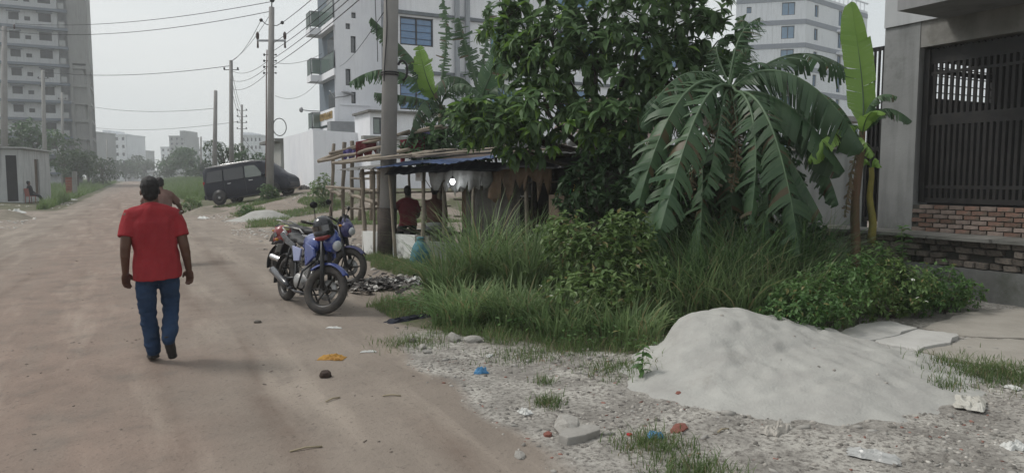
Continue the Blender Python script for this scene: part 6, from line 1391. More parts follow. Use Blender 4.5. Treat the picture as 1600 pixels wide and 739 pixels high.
# hanging branch with few leaves in front of the stall (left)
# ============================================================ BANANA PLANTS
def banana(label, base, crown, leaves, stemr=.1, seed=0, stem_m=None, lab_leaf=None):
    base = Vector(base); crown = Vector(crown); th = thing('banana_plant', label, 'banana plant', base)
    c = crown-base; m = MB(); N_ = 8; m.tube([Vector((0, 0, -.1)).lerp(c, i/N_)+Vector((.25*stemr*math.sin(i), .25*stemr*math.cos(i*1.3), 0)) for i in range(N_+1)], [stemr*(1.15-.5*i/N_) for i in range(N_+1)], 10)
    m.build('stem', stem_m or mat('banana_stem', (.13, .13, .07), (.075, .06, .04), sc=3, stretch=(4, 4, .5), bump=.3, rough=.7), th)
    for k, L_ in enumerate(leaves):
        pts, w, tear, droop = L_[:4]; mt = L_[4] if len(L_) > 4 else None; fl = L_[5] if len(L_) > 5 else None
        P_ = [c+Vector((U(-.03, .03), U(-.03, .03), U(-.15, .02)))]+[PD(*p)-base for p in pts]
        if len(P_) == 3: P_ = [P_[0], P_[1], P_[2]]
        banana_leaf('leaf', th, P_, w, tear, droop, mt, seed*31+k, flatn=fl, n=54)
    return th
cam_side = (-_f.x, -_f.y, .35)
C1 = PD(1140, 135, 9.5)
banana('largest banana plant with long drooping torn leaves, between the tree and the house', (7.15, 7.45, 0), C1, [
    (((1105, 95, 9.3), (1050, 95, 9.0), (1000, 200, 8.8)), .55, .75, 1.1),
    (((1095, 95, 8.9), (1040, 150, 8.6), (998, 320, 8.4)), .68, .7, .8, None, cam_side),
    (((1105, 110, 8.7), (1075, 200, 8.4), (1032, 358, 8.1)), .64, .75, .7, None, cam_side),
    (((1125, 140, 9.0), (1128, 210, 8.8), (1100, 305, 8.7)), .5, .9, 1.1),
    (((1125, 100, 9.6), (1110, 70, 9.7), (1128, 60, 9.8)), .4, .8, 1.3), (((1150, 90, 9.4), (1158, 70, 9.3), (1172, 78, 9.2)), .45, .8, 1.2), (((1160, 100, 9.4), (1185, 80, 9.5), (1225, 120, 9.6)), .5, .8, 1.2), (((1115, 110, 9.5), (1085, 95, 9.6), (1045, 150, 9.6)), .5, .8, 1.2),
    (((1170, 125, 8.9), (1195, 200, 8.6), (1172, 350, 8.4)), .60, .85, 1.0, None, cam_side),
    (((1170, 90, 9.3), (1265, 85, 9.0), (1350, 232, 8.7)), .78, .5, 1.0),
    (((1180, 130, 9.2), (1250, 150, 9.0), (1320, 268, 8.9)), .70, .3, .8),
    (((1170, 165, 9.0), (1225, 220, 8.7), (1285, 340, 8.5)), .62, .7, .8),
    (((1190, 120, 8.8), (1225, 220, 8.3), (1250, 400, 8.2)), .62, .8, .8, None, cam_side),
    (((1145, 90, 9.5), (1150, 40, 9.6), (1188, 28, 9.8)), .5, .85, 1.2),
    (((1160, 80, 9.6), (1165, 60, 9.7), (1160, 25, 9.8)), .42, .6, 1.3),
    (((1200, 80, 9.9), (1270, 60, 10.3), (1340, 120, 10.6)), .65, .6, .7),
    (((1080, 110, 9.8), (1020, 130, 10.2), (970, 220, 10.5)), .6, .7, .9),
    (((1130, 200, 9.2), (1150, 270, 9.2), (1140, 400, 9.2)), .5, .8, .9),
    (((1115, 180, 9.3), (1085, 230, 9.2), (1075, 310, 9.1)), .3, 1, 1.5, [BAN_DRY, BAN_RIB]), (((1150, 170, 8.9), (1160, 230, 8.7), (1142, 300, 8.6)), .22, 1, 1.6, [BAN_DRY, BAN_RIB]), (((1120, 150, 9.0), (1085, 160, 8.8), (1052, 235, 8.6)), .34, .95, 1.4),
    (((1190, 190, 9.4), (1240, 260, 9.3), (1265, 390, 9.2)), .55, .8, .9),
    (((1150, 130, 10.0), (1200, 180, 10.4), (1250, 300, 10.6)), .6, .7, .9)], .12, 1)
cA = PD(1085, 215, 9.9); bA_ = PD(1095, 400, 9.9); bA_.z = hgt(bA_.x, bA_.y)
banana('lower banana plant growing at the left foot of the largest one', bA_, cA, [
    (((1060, 170, 9.6), (1020, 180, 9.3), (985, 290, 9.2)), .5, .8, 1.1), (((1075, 190, 9.4), (1050, 250, 9.1), (1020, 395, 8.9)), .55, .8, .9, None, cam_side),
    (((1095, 200, 9.3), (1105, 270, 9.0), (1090, 410, 8.8)), .5, .8, .9, None, cam_side), (((1110, 180, 9.7), (1150, 190, 9.6), (1170, 300, 9.5)), .5, .8, 1.0),
    (((1075, 150, 9.9), (1040, 120, 9.9), (1005, 170, 9.8)), .45, .7, 1.0), (((1060, 220, 9.4), (1040, 260, 9.2), (1050, 340, 9.1)), .3, 1, 1.5, [BAN_DRY, BAN_RIB])], .10, 8)
cB = PD(1205, 235, 9.7); bB_ = PD(1200, 400, 9.8); bB_.z = hgt(bB_.x, bB_.y)
banana('lower banana plant growing at the right foot of the largest one', bB_, cB, [
    (((1235, 190, 9.5), (1275, 200, 9.3), (1310, 320, 9.2)), .55, .8, 1.0), (((1220, 210, 9.3), (1245, 290, 9.0), (1262, 420, 8.9)), .55, .8, .9, None, cam_side),
    (((1200, 220, 9.2), (1195, 290, 9.0), (1205, 420, 8.9)), .5, .8, .9, None, cam_side), (((1185, 190, 9.6), (1150, 220, 9.4), (1135, 340, 9.3)), .5, .8, 1.0),
    (((1210, 180, 9.8), (1240, 150, 9.9), (1285, 190, 9.9)), .45, .6, 1.0), (((1225, 240, 9.4), (1240, 280, 9.3), (1238, 360, 9.2)), .3, 1, 1.5, [BAN_DRY, BAN_RIB])], .10, 9)
b3 = PD(1335, 352, 9.4); b3.z = hgt(b3.x, b3.y)
banana('young banana plant with one upright light green leaf beside the grey house column', b3, PD(1345, 205, 9.3), [
    (((1352, 160, 9.3), (1349, 130, 9.3), (1330, 3, 9.25)), .40, .10, .22, [BAN_YOUNG, BAN_RIB], (-_f.x, -_f.y, .1)),
    (((1360, 175, 9.2), (1380, 150, 9.1), (1425, 190, 9.0)), .26, .6, 1.0, [BAN, BAN_RIB]),
    (((1355, 150, 9.2), (1375, 140, 9.1), (1402, 152, 9.0)), .2, .6, 1.0),
    (((1350, 180, 9.1), (1362, 165, 9.0), (1384, 178, 8.9)), .22, .1, .4, [BAN_YOUNG, BAN_RIB]),
    (((1335, 190, 9.1), (1300, 190, 8.9), (1262, 250, 8.8)), .38, .5, .9, [BAN_YOUNG, BAN_RIB]),
    (((1340, 210, 9.1), (1350, 215, 8.9), (1365, 245, 8.8)), .2, .4, .9, [BAN_YOUNG, BAN_RIB]),
    (((1325, 185, 9.3), (1310, 150, 9.3), (1265, 140, 9.3)), .4, .6, .9),
    (((1340, 230, 9.2), (1325, 280, 9.1), (1320, 340, 9.1)), .16, 1, 1.4, [BAN_DRY, BAN_RIB])], .065, 3, mat('brown_banana_stem', (.14, .075, .05), (.08, .07, .035), sc=3, stretch=(4, 4, .6), bump=.3))
y3 = PD(1364, 345, 9.75); y3.z = .9
banana('slim yellowish banana shoot against the foot of the grey house column', y3, PD(1360, 262, 9.7), [(((1362, 245, 9.7), (1368, 238, 9.7), (1376, 262, 9.6)), .14, .4, 1, [BAN_YOUNG, BAN_RIB]), (((1358, 250, 9.7), (1350, 240, 9.6), (1340, 262, 9.6)), .14, .4, 1, [BAN_YOUNG, BAN_RIB])], .05, 4, mat('yellow_stem', (.24, .21, .05), (.15, .13, .04), bump=.1))
g2 = PD(688, 270, 17.2); g2.z = 0
banana('banana plant behind the stall reaching left across the concrete pole', g2, PD(688, 165, 17.0), [
    (((655, 95, 16.8), (630, 75, 16.7), (580, 28, 16.4)), .62, .85, 1.2),
    (((650, 110, 16.7), (600, 90, 16.4), (545, 130, 16.0)), .6, .85, 1.2),
    (((665, 150, 16.5), (625, 150, 16.2), (585, 145, 16.0)), .55, .85, 1.2),
    (((672, 175, 16.5), (650, 180, 16.2), (632, 232, 15.9)), .5, .85, 1.2),
    (((690, 100, 17.0), (705, 60, 17.0), (692, -4, 17.0)), .5, .95, 1.1, None, cam_side),
    (((670, 140, 16.6), (666, 125, 16.5), (654, 72, 16.4)), .52, .3, .5, [BAN_YOUNG, BAN_RIB], (-_f.x, -_f.y, .1)),
    (((700, 130, 16.7), (725, 110, 16.5), (770, 170, 16.2)), .7, .7, 1.0),
    (((680, 160, 16.8), (660, 130, 16.4), (640, 215, 16.0)), .7, .6, .9),
    (((700, 170, 16.5), (715, 180, 16.2), (722, 250, 16.0)), .6, .8, 1.0)], .13, 5)
g3 = PD(752, 270, 17.6); g3.z = 0
banana('banana plant behind the stall with two torn leaves standing straight up', g3, PD(748, 160, 17.5), [
    (((750, 90, 17.5), (768, 60, 17.5), (764, 2, 17.4)), .5, .95, 1.1, None, cam_side),
    (((740, 100, 17.4), (722, 60, 17.4), (716, 28, 17.4)), .7, .7, .9, None, cam_side),
    (((760, 120, 17.2), (785, 90, 17.0), (790, 60, 16.8)), .75, .2, .4, None, (-_f.x, -_f.y, .1)),
    (((770, 130, 17.2), (800, 110, 17.0), (830, 180, 16.6)), .8, .5, .8),
    (((735, 120, 17.3), (700, 100, 17.0), (668, 150, 16.8)), .75, .6, .9),
    (((745, 160, 17.0), (735, 190, 16.8), (745, 260, 16.6)), .6, .8, .9),
    (((760, 160, 17.0), (790, 180, 16.8), (800, 250, 16.6)), .6, .8, .9)], .14, 6)

# ============================================================ BUSHES, TALL GRASS, GROUND COVER
def gpt(px, py): v = PZ(px, py, .05); v.z = hgt(v.x, v.y); return v
def tuft(label, px, py, h, n, rad, w=.022, m_=None, lean=.75, group='clumps of tall grass'):
    c = gpt(px, py); th = thing('tall_grass', label, 'tall grass', c, 0, group)
    a = rs.uniform(0, 6.283, n); r = rad*rs.uniform(0, 1, n)**.6; B = np.stack([np.cos(a)*r, np.sin(a)*r, np.zeros(n)-.02], 1)
    az = a+rs.normal(0, .8, n); hh_ = h*rs.uniform(.5, 1.15, n); me = blades('blades', B, hh_, lean*rs.uniform(.3, 1.4, n), w*rs.uniform(.7, 1.3, n), .8, 5, az)
    link('blades', me, th, m_ or GRASS); return th
for a_ in (('pale arching grass clump just right of the teal sack', 700, 468, 1.1, 260, .30), ('tallest light green grass clump in front of the stall counter', 752, 462, 1.6, 380, .34), ('light green grass clump between the tallest clump and the pale bush', 812, 470, 1.4, 340, .34),
           ('low light green grass clump in front, at the left of the weeds', 726, 498, .60, 520, .38), ('low bright grass clump in front of the pale bush, left side', 812, 505, .62, 520, .38)):
    tuft(*a_)
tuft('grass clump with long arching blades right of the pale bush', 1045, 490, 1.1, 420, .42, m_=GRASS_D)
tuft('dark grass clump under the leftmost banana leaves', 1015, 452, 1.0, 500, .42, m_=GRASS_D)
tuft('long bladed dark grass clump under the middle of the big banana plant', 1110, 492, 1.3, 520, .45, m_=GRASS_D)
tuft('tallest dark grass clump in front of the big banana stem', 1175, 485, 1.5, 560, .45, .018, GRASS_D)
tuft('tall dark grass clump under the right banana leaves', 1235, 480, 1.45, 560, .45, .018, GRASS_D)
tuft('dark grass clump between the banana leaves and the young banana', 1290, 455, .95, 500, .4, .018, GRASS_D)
for a_ in (('grass clump filling the gap between the pale bush and the dark grass', 1010, 500, .85, 360, .4, .018, GRASS), ('yellowish tall grass clump in front of the hanging banana leaves', 1080, 505, 1.05, 380, .42, .018, GRASS),
           ('yellow green grass clump in front of the tallest dark clump', 1160, 512, 1.0, 380, .42, .018, GRASS), ('yellow green grass clump at the left border of the bright weeds', 1235, 505, .95, 360, .4, .018, GRASS),
           ('pale grass clump before the foot of the pale bush', 880, 520, .6, 380, .4, .016, GRASS), ('pale grass clump at the foot of the grass between bush and sand heap', 980, 525, .55, 360, .4, .016, GRASS)):
    tuft(*a_)
for a_ in (('tall mixed grass at the foot of the boundary wall behind the bright weeds', 1320, 440, 1.0, 380, .45, .018, GRASS), ('grass clump between the young banana and the ledge of the retaining wall', 1385, 452, .75, 300, .35, .014, GRASS_D),
           ('tall yellowish grass clump rising between the pale bush and the stall', 860, 455, 1.35, 360, .36, .020, GRASS), ('yellow green grass clump directly before the hanging leaves of the big banana', 1125, 470, 1.55, 420, .42, .020, GRASS), ('tall grass clump just right of the pale bush top', 1005, 455, 1.35, 360, .4, .018, GRASS)):
    tuft(*a_)
tuft('low grass clump at the edge of the sand heap peak', 1215, 512, .5, 420, .35, m_=GRASS_D)
tuft('grass blades sticking out of the bright weeds beside the sand heap', 1275, 512, .62, 420, .4, .010, GRASS)
tuft('thin grass blades among the low weeds in front of the retaining wall', 1375, 492, .62, 420, .4, .010, GRASS)
tuft('short grass blades at the right end of the weed bank', 1460, 485, .5, 300, .3, .010, GRASS_D)
def bpx(lab, px, py, dep, rx, rz, n, size, m_, tpl=LEAF_S, nm='bush', cat='bush', flowers=0, ry=None, drop=.2, extra=(), per=5, group=None):
    c = PD(px, py, dep); b_ = Vector((c.x, c.y, hgt(c.x, c.y))); ells = [(c[:], (rx, ry or rx*.8, rz), 1)]+[((PD(*e[0]))[:], e[1], e[2]) for e in extra]
    return bush(nm, lab, cat, ells, n, size, m_, tpl, 7, b_, group, flowers, drop, per)
bpx('pale green leafy bush with tiny white flowers in front of the stall corner', 925, 400, 8.5, .55, .42, 4200, .085, BUSH, flowers=60, extra=(((885, 370, 8.7), (.35, .35, .33), .5), ((985, 370, 8.6), (.38, .35, .35), .6), ((930, 460, 7.9), (.6, .45, .28), .9), ((1000, 430, 8.3), (.35, .35, .4), .6)))
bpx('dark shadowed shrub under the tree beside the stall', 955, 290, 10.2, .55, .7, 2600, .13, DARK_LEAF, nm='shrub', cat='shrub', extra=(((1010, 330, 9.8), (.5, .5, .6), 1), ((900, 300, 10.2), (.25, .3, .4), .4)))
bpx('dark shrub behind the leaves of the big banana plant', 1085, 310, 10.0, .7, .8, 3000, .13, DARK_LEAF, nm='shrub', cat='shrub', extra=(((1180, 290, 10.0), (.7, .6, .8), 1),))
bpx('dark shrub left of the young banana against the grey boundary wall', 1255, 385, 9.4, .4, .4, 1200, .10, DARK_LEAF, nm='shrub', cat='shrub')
bpx('creeping bright green weeds right of the dark tall grass', 1275, 470, 7.3, .55, .26, 4200, .052, WEED, nm='weed_patch', cat='weeds', extra=(((1240, 495, 7.0), (.35, .3, .2), .6), ((1325, 440, 7.8), (.42, .35, .32), .9)))
bpx('low leafy weeds in front of the retaining wall, behind the whitish slab', 1400, 448, 8.2, .5, .30, 4200, .05, BUSH, nm='weed_patch', cat='weeds', flowers=20, extra=(((1370, 428, 8.5), (.35, .35, .33), .7), ((1345, 470, 7.9), (.35, .3, .22), .5)))
bpx('darker leafy weeds at the right end of the weed bank beside the big slab', 1475, 448, 8.5, .40, .28, 2600, .048, WEED, nm='weed_patch', cat='weeds', extra=(((1440, 462, 8.2), (.3, .3, .2), .6), ((1512, 462, 8.5), (.2, .2, .18), .3)))
for lab, px, py, h in (('tall leafy weed stalk rising in front of the brick dwarf wall', 1408, 500, 1.05), ('tall weed stalk left of the tallest one, before the ledge', 1376, 498, .85), ('thin weed stalk standing at the left foot of the ledge', 1345, 470, .7)):
    c = gpt(px, py); th = thing('weed_stalk', lab, 'weed', c); m = MB(); m.tube([(0, 0, 0), (.03, .02, h*.5), (.0, .05, h)], [.008, .007, .003], 5); m.build('stem', mat('green_stem', (.10, .16, .05), bump=0), th)
    k = 90; z = rs.uniform(.1, 1, k)*h; a = rs.uniform(0, 6.28, k); ps_ = np.stack([.02*np.sin(z*3), .03*z, z], 1); D_ = np.stack([np.cos(a), np.sin(a), rs.uniform(-.3, .5, k)], 1)
    link('leaves', leaves_mesh('leaves', ps_, D_, .10*rs.uniform(.6, 1.2, k), LEAF_S), th, WEED)
sp = PZ(1003, 590, .05); sp.z = hgt(sp.x, sp.y); th = thing('seedling', 'small upright seedling with drooping leaves at the left edge of the sand heap', 'plant', sp); m = MB(); m.tube([(0, 0, 0), (.01, 0, .3)], [.006, .003], 5); m.build('stem', mat('green_stem', (.10, .16, .05)), th)
k = 26; z = rs.uniform(.1, 1, k)*.3; a = rs.uniform(0, 6.28, k); link('leaves', leaves_mesh('leaves', np.stack([z*0, z*0, z], 1), np.stack([np.cos(a), np.sin(a), rs.uniform(-.3, .3, k)], 1), .09*rs.uniform(.6, 1.2, k), LEAF), th, WEED)
# short grass and creepers over the green ground
def scatter(n, x0, x1, y0, y1, test):
    X = rs.uniform(x0, x1, n); Y = rs.uniform(y0, y1, n); keep = [i for i in range(n) if test(X[i], Y[i])]
    return np.array([(X[i], Y[i], hgt(X[i], Y[i])) for i in keep])
cl = lambda x, y: nz(x, y, 1.6, 3)
B = scatter(120000, 2.0, 9.6, 4.3, 14.5, lambda x, y: masks(x, y)[1] > .35 and cl(x, y) > -.25 and (y > 5.3 or x < 5.6) and ((Vector((x, y, 0))-SA).dot(SN) < .0 or y < 8.6 or x > 8) and not (x > 5.5 and y > 9 and x < 7.5 and y < 12))
hh_ = rs.uniform(.05, .17, len(B))*(1+.8*np.array([cl(b_[0], b_[1]) for b_ in B])); o = link('short_grass', blades('short_grass', B, hh_, rs.uniform(.2, .9, len(B)), rs.uniform(.004, .008, len(B)), .7, 3), None, GRASS_S); o['kind'] = 'stuff'; o['label'] = 'short grass between the road edge and the weeds'
B = scatter(26000, 2.4, 9.4, 4.6, 12.5, lambda x, y: masks(x, y)[1] > .6 and cl(x+9, y) > -.1 and (y > 5.6 or x < 5) and (Vector((x, y, 0))-SA).dot(SN) < .0 or (x > 6 and 5.6 < y < 9 and x < 9.5))
a = rs.uniform(0, 6.28, len(B)); B[:, 2] += rs.uniform(.02, .2, len(B)); D_ = np.stack([np.cos(a), np.sin(a), rs.uniform(-.2, .6, len(B))], 1)
o = link('creeping_weeds', leaves_mesh('creeping_weeds', B, D_, rs.uniform(.03, .075, len(B)), LEAF_S), None, WEED); o['kind'] = 'stuff'; o['label'] = 'creeping weeds under the taller plants'
# sparse tufts in the rubble 
B = []
for px, py, r, n in ((855, 620, .12, 260), (1020, 685, .22, 650), (1075, 725, .22, 500), (850, 590, .08, 120), (640, 530, .3, 500), (1540, 590, .4, 1500), (1590, 600, .35, 1000), (960, 575, .3, 500), (820, 550, .35, 500), (890, 545, .35, 600), (1480, 610, .12, 150), (1110, 735, .2, 300), (700, 515, .4, 500)):
    c = gpt(px, py)
    for _ in range(n): q_ = rs.normal(0, r*.55, 2); B.append((c.x+q_[0], c.y+q_[1], max(hgt(c.x+q_[0], c.y+q_[1]), sand_h(c.x+q_[0], c.y+q_[1]) if 3.3 < c.x+q_[0] < 6.9 and 2.6 < c.y+q_[1] < 6.3 else -1)-.005))
B = np.array(B); o = link('grass_tufts', blades('grass_tufts', B, rs.uniform(.03, .12, len(B)), rs.uniform(.2, 1, len(B)), rs.uniform(.003, .007, len(B)), .7, 3), None, GRASS_S); o['kind'] = 'stuff'; o['label'] = 'small grass tufts growing in the rubble'
# middle distance and far grass
def mid(x, y): return masks(x, y)[1] > .3 and not (Vector((x, y, 0))-SA).dot(SN) > 9
B = scatter(60000, 2.4, 11, 22, 42, mid); o = link('verge_grass', blades('verge_grass', B, rs.uniform(.06, .2, len(B)), rs.uniform(.2, .8, len(B)), rs.uniform(.012, .022, len(B)), .7, 3), None, GRASS_S); o['kind'] = 'stuff'; o['label'] = 'short grass on the verge in front of the van'
X = np.concatenate([2.9+rs.uniform(0, 1, 34000)**1.6*26, -4.2-rs.uniform(0, 1, 26000)**1.6*26]); Y = 44+rs.uniform(0, 1, 60000)**1.7*150
ok = ~((X > 3.2) & (Y < 50) & (X < 11)) & ~((X < -4) & (Y < 62) & (X < -4.6) & (Y < 60)); X, Y = X[ok], Y[ok]; B = np.array([(x, y, hgt(x, y)) for x, y in zip(X, Y)])
hh_ = rs.uniform(.25, .8, len(B))*(1+.5*np.array([nz(x, y, .12, 1) for x, y in zip(X, Y)])); o = link('field_grass', blades('field_grass', B, hh_, rs.uniform(.2, .7, len(B)), .03+.05*rs.uniform(0, 1, len(B))*(Y/90), .6, 2), None, leafmat('field_grass', (.08, .13, .04), (.13, .19, .065), isl=.2)); o['kind'] = 'stuff'; o['label'] = 'tall grass on both sides of the far end of the road'
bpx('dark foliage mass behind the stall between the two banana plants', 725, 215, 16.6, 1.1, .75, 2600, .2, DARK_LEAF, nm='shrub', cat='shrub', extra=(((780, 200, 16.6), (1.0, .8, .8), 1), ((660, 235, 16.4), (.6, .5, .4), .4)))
# ---- far trees
FT = [(290, 279, 229, 66, 150, 'round dark tree just right of the far end of the road'), (262, 279, 240, 40, 165, 'small tree left of the round dark tree at the road end'), (228, 280, 246, 60, 230, 'hazy tree exactly at the end of the road'), (196, 281, 250, 46, 210, 'hazy bushy tree left of the road end, under the pale six storey building'),
      (120, 284, 236, 60, 88, 'spreading tree right of the reddish gate post'), (160, 284, 246, 40, 105, 'bushy tree between the gate post and the road end'), (60, 280, 195, 80, 80, 'tall dark tree behind the white shed'), (22, 280, 205, 70, 78, 'dark tree at the left edge behind the shed roof'), (100, 280, 206, 50, 96, 'tree in front of the stair tower of the grey block'), (138, 280, 225, 34, 120, 'narrow tree beside the leaning far pole'),
      (322, 276, 250, 26, 120, 'small pale tree left of the leaning dark pole'), (350, 272, 222, 56, 68, 'tree behind the straight concrete pole'), (392, 268, 230, 60, 62, 'tree behind the roof of the van'), (306, 281, 262, 50, 130, 'low bush right of the round dark tree'), (463, 285, 242, 34, 53, 'dark tree in front of the low pale house'), (418, 270, 244, 30, 70, 'small tree just right of the tall power pole')]
for k, (px, yb_, yt, wpx, dep, lab) in enumerate(FT):
    b_ = PD(px, yb_, dep); z = hgt(b_.x, b_.y); top = PD(px, yt, dep).z
    far_tree('far_tree', lab, (b_.x, b_.y, z), (top-z)*1.08, wpx/1120*dep*.62, [FAR_LEAF, DARK_LEAF, GRASS_D][0 if k % 3 else 1], k, 2400, trunk=.18, low=.1 if dep > 100 else .2, group='trees in the background')
# small green mound and bush by the far roadside
bpx('small round bush on the dirt mound left of the van', 299, 322, 34, .5, .42, 700, .12, GRASS, nm='bush', cat='bush'); bpx('small bush on the rubble in front of the tall power pole', 383, 330, 29, .35, .35, 500, .10, WEED); bpx('weeds round the foot of the tall power pole', 420, 303, 34.8, .5, .45, 900, .12, GRASS_D, nm='weed_patch', cat='weeds'); bpx('bush at the foot of the white boundary wall behind the bamboo frame', 505, 300, 30, .6, .7, 1200, .13, GRASS, drop=.1)

# ============================================================ RUBBLE, LITTER
def rock_mesh(nm, seed, sub=2, rough=.35):
    bm = bmesh.new(); bmesh.ops.create_icosphere(bm, subdivisions=sub, radius=1); 
    for v in bm.verts: v.co *= 1+rough*noise.noise(v.co*1.3+Vector((seed*7.1, 0, 0)))+.12*noise.noise(v.co*4+Vector((seed, 3, 0)))
    me = bpy.data.meshes.new(nm); bm.to_mesh(me); bm.free(); return me
def lump(nm, lab, cat, px, py, size, m_, rz=0, seed=0, group=None, sub=2, z=None, rough=.35):
    c = gpt(px, py); me = rock_mesh(nm, seed, sub, rough); o = link(nm, me, None, m_); o.location = (c.x, c.y, c.z+size[2]*.35 if z is None else z); o.scale = size; o.rotation_euler = (U(-.2, .2), U(-.2, .2), rz or U(0, 6)); tag(o, lab, cat, group); return o
def crumple(nm, lab, cat, px, py, w, d, h, m_, seed=0, rz=0, group=None, n=14):
    c = gpt(px, py)
    if 3.3 < c.x < 6.9 and 2.6 < c.y < 6.3: c.z = max(c.z, sand_h(c.x, c.y))
    V_ = []
    for j in range(n+1):
        for i in range(n+1):
            u, v = i/n-.5, j/n-.5; q_ = Vector((u*5, v*5, seed*3.7)); r_ = 1-.35*abs(noise.noise(q_*.6)); V_.append((u*w*r_+.08*w*noise.noise(q_+Vector((9, 0, 0))), v*d*r_+.08*d*noise.noise(q_+Vector((0, 9, 0))), h*(.25+.9*abs(noise.noise(q_))+.4*abs(noise.noise(q_*2.6)))*(1-(2*max(abs(u), abs(v)))**4)+.004))
    f = [(j*(n+1)+i, j*(n+1)+i+1, (j+1)*(n+1)+i+1, (j+1)*(n+1)+i) for j in range(n) for i in range(n)]
    m = MB(); m.add(V_, f); o = m.build(nm, m_, None, fix=False); o.location = c; o.rotation_euler = (0, 0, rz or U(0, 6)); q = o.modifiers.new('s', 'SOLIDIFY'); q.thickness = .003; tag(o, lab, cat, group); return o
RCK = mat('pale_rubble_stone', (.36, .345, .32), (.24, .225, .205), sc=4, bump=.5, rv=.15); RCKD = mat('dark_rubble_stone', (.15, .135, .12), (.09, .08, .07), sc=4, bump=.5); BRK = mat('broken_red_brick', (.26, .10, .075), (.18, .07, .055), sc=6, bump=.5)
BLUEPL = mat('light_blue_plastic', (.09, .26, .46), (.05, .17, .34), sc=8, rough=.4, bump=.3); WHPL = mat('white_litter', (.58, .58, .56), (.46, .46, .44), sc=8, rough=.5, bump=.3)
lump('stone', 'left one of two large pale stones at the grass edge, centre', 'stone', 708, 525, (.105, .07, .055), RCK, seed=1); lump('stone', 'right one of two large pale stones at the grass edge, centre', 'stone', 738, 528, (.10, .065, .05), RCK, seed=2)
lump('stone', 'whitish elongated stone left of the two large pale stones', 'stone', 660, 536, (.075, .035, .03), RCK, seed=3); lump('stone', 'small stone lying just in front of the elongated one', 'stone', 668, 543, (.05, .03, .025), RCK, seed=4); lump('stone', 'small grey stone at the left end of the rubble heap', 'stone', 645, 528, (.05, .04, .035), RCKD, seed=5)
lump('dung', 'round dark brown lump of dung on the bare road', 'dung', 508, 579, (.055, .05, .045), mat('dark_dung', (.055, .035, .028), bump=.5), seed=6)
crumple('yellow_rag', 'dirty yellow crumpled rag on the road above the dark lump', 'rag', 519, 552, .24, .16, .05, mat('dirty_yellow_cloth', (.42, .24, .05), (.3, .15, .04), sc=8, bump=.3), 3)
crumple('blue_plastic', 'small bright blue piece of plastic standing on the rubble, centre', 'litter', 752, 574, .13, .07, .06, BLUEPL, 4); crumple('blue_bag', 'crumpled light blue plastic bag on the gravel next to a broken brick', 'litter', 1025, 672, .12, .09, .045, BLUEPL, 5)
crumple('blue_bag', 'blue plastic bag caught in the bush at its left foot', 'litter', 905, 498, .45, .2, .16, mat('dull_blue_plastic', (.05, .14, .34), (.035, .1, .25), rough=.45, bump=.3), 6); crumple('white_litter', 'whitish torn paper at the right of the gravel strip', 'litter', 820, 634, .12, .08, .04, WHPL, 7)
crumple('torn_sack', 'large torn white sack and cardboard at the right of the sand heap', 'litter', 1515, 634, .36, .2, .06, mat('dirty_white_sack', (.46, .45, .41), (.36, .34, .30), sc=5, bump=.3), 8, .5); crumple('white_litter', 'white plastic scrap beside the grass at the right edge', 'litter', 1582, 614, .12, .08, .03, WHPL, 9)
crumple('white_litter', 'white and red plastic wrapper at the bottom right corner', 'litter', 1588, 702, .16, .1, .05, WHPL, 10); crumple('white_litter', 'pale crumpled plastic in the gravel below the sand heap', 'litter', 1365, 712, .3, .16, .04, mat('clear_plastic', (.4, .4, .39), rough=.3, bump=.3), 11); crumple('dusty_cloth', 'dusty pale cloth half buried at the lower edge of the sand heap', 'cloth', 1215, 668, .3, .13, .05, mat('dusty_cloth', (.38, .355, .32), bump=.3), 12, .3)
crumple('pink_litter', 'bright pink plastic scrap lying in the short grass', 'litter', 684, 491, .14, .08, .05, mat('pink_plastic', (.5, .08, .22), (.4, .05, .16), bump=.2), 13); crumple('black_cloth', 'long dark navy cloth lying in the short grass', 'cloth', 640, 493, .75, .18, .06, mat('navy_cloth', (.02, .022, .035), bump=.3), 14, .35)
crumple('white_litter', 'thin white strip of litter at the grass tip near the front wheel', 'litter', 522, 506, .18, .06, .02, WHPL, 15); crumple('white_litter', 'white plastic sheet beside the dark litter heap in front of the stall', 'litter', 640, 441, .75, .45, .12, WHPL, 16, .3); crumple('pale_paper', 'pale paper strip on the road right of the yellow rag', 'litter', 575, 542, .16, .04, .02, WHPL, 17)
crumple('white_litter', 'white cloth scrap on the grass at the left border of the sand heap', 'litter', 765, 548, .12, .05, .02, WHPL, 21)
cb = gpt(905, 672); th = thing('concrete_chunk', 'broken block of pale concrete on the gravel in the foreground', 'concrete', cb, .15); m = MB(); m.prism([(-.15, -.05), (-.02, -.075), (.12, -.06), (.17, -.01), (.14, .06), (.03, .11), (-.09, .09), (-.16, .03)], (0, 0, -.02), (1, 0, 0), (0, 1, 0), (.01, .0, .07)); m.build('block', RCK, th, bevel=.008)
lump('concrete_chunk', 'slanting pale concrete lump behind the broken block in the gravel', 'concrete', 890, 660, (.14, .1, .07), RCK, 1.2, 8); lump('brick_piece', 'reddish broken brick lying beside the blue bag', 'brick', 1062, 664, (.075, .045, .022), BRK, .3, 9); lump('brick_piece', 'small dark red brick bit left of the pale concrete block', 'brick', 856, 668, (.035, .03, .022), BRK, 0, 10)
lump('stone', 'round grey stone on the lower edge of the sand heap', 'stone', 1300, 644, (.06, .045, .035), RCK, 0, 11); lump('red_cap', 'tiny bright red plastic scrap in the gravel', 'litter', 984, 667, (.022, .018, .012), mat('red_plastic', (.45, .02, .03), bump=0), 0, 12)
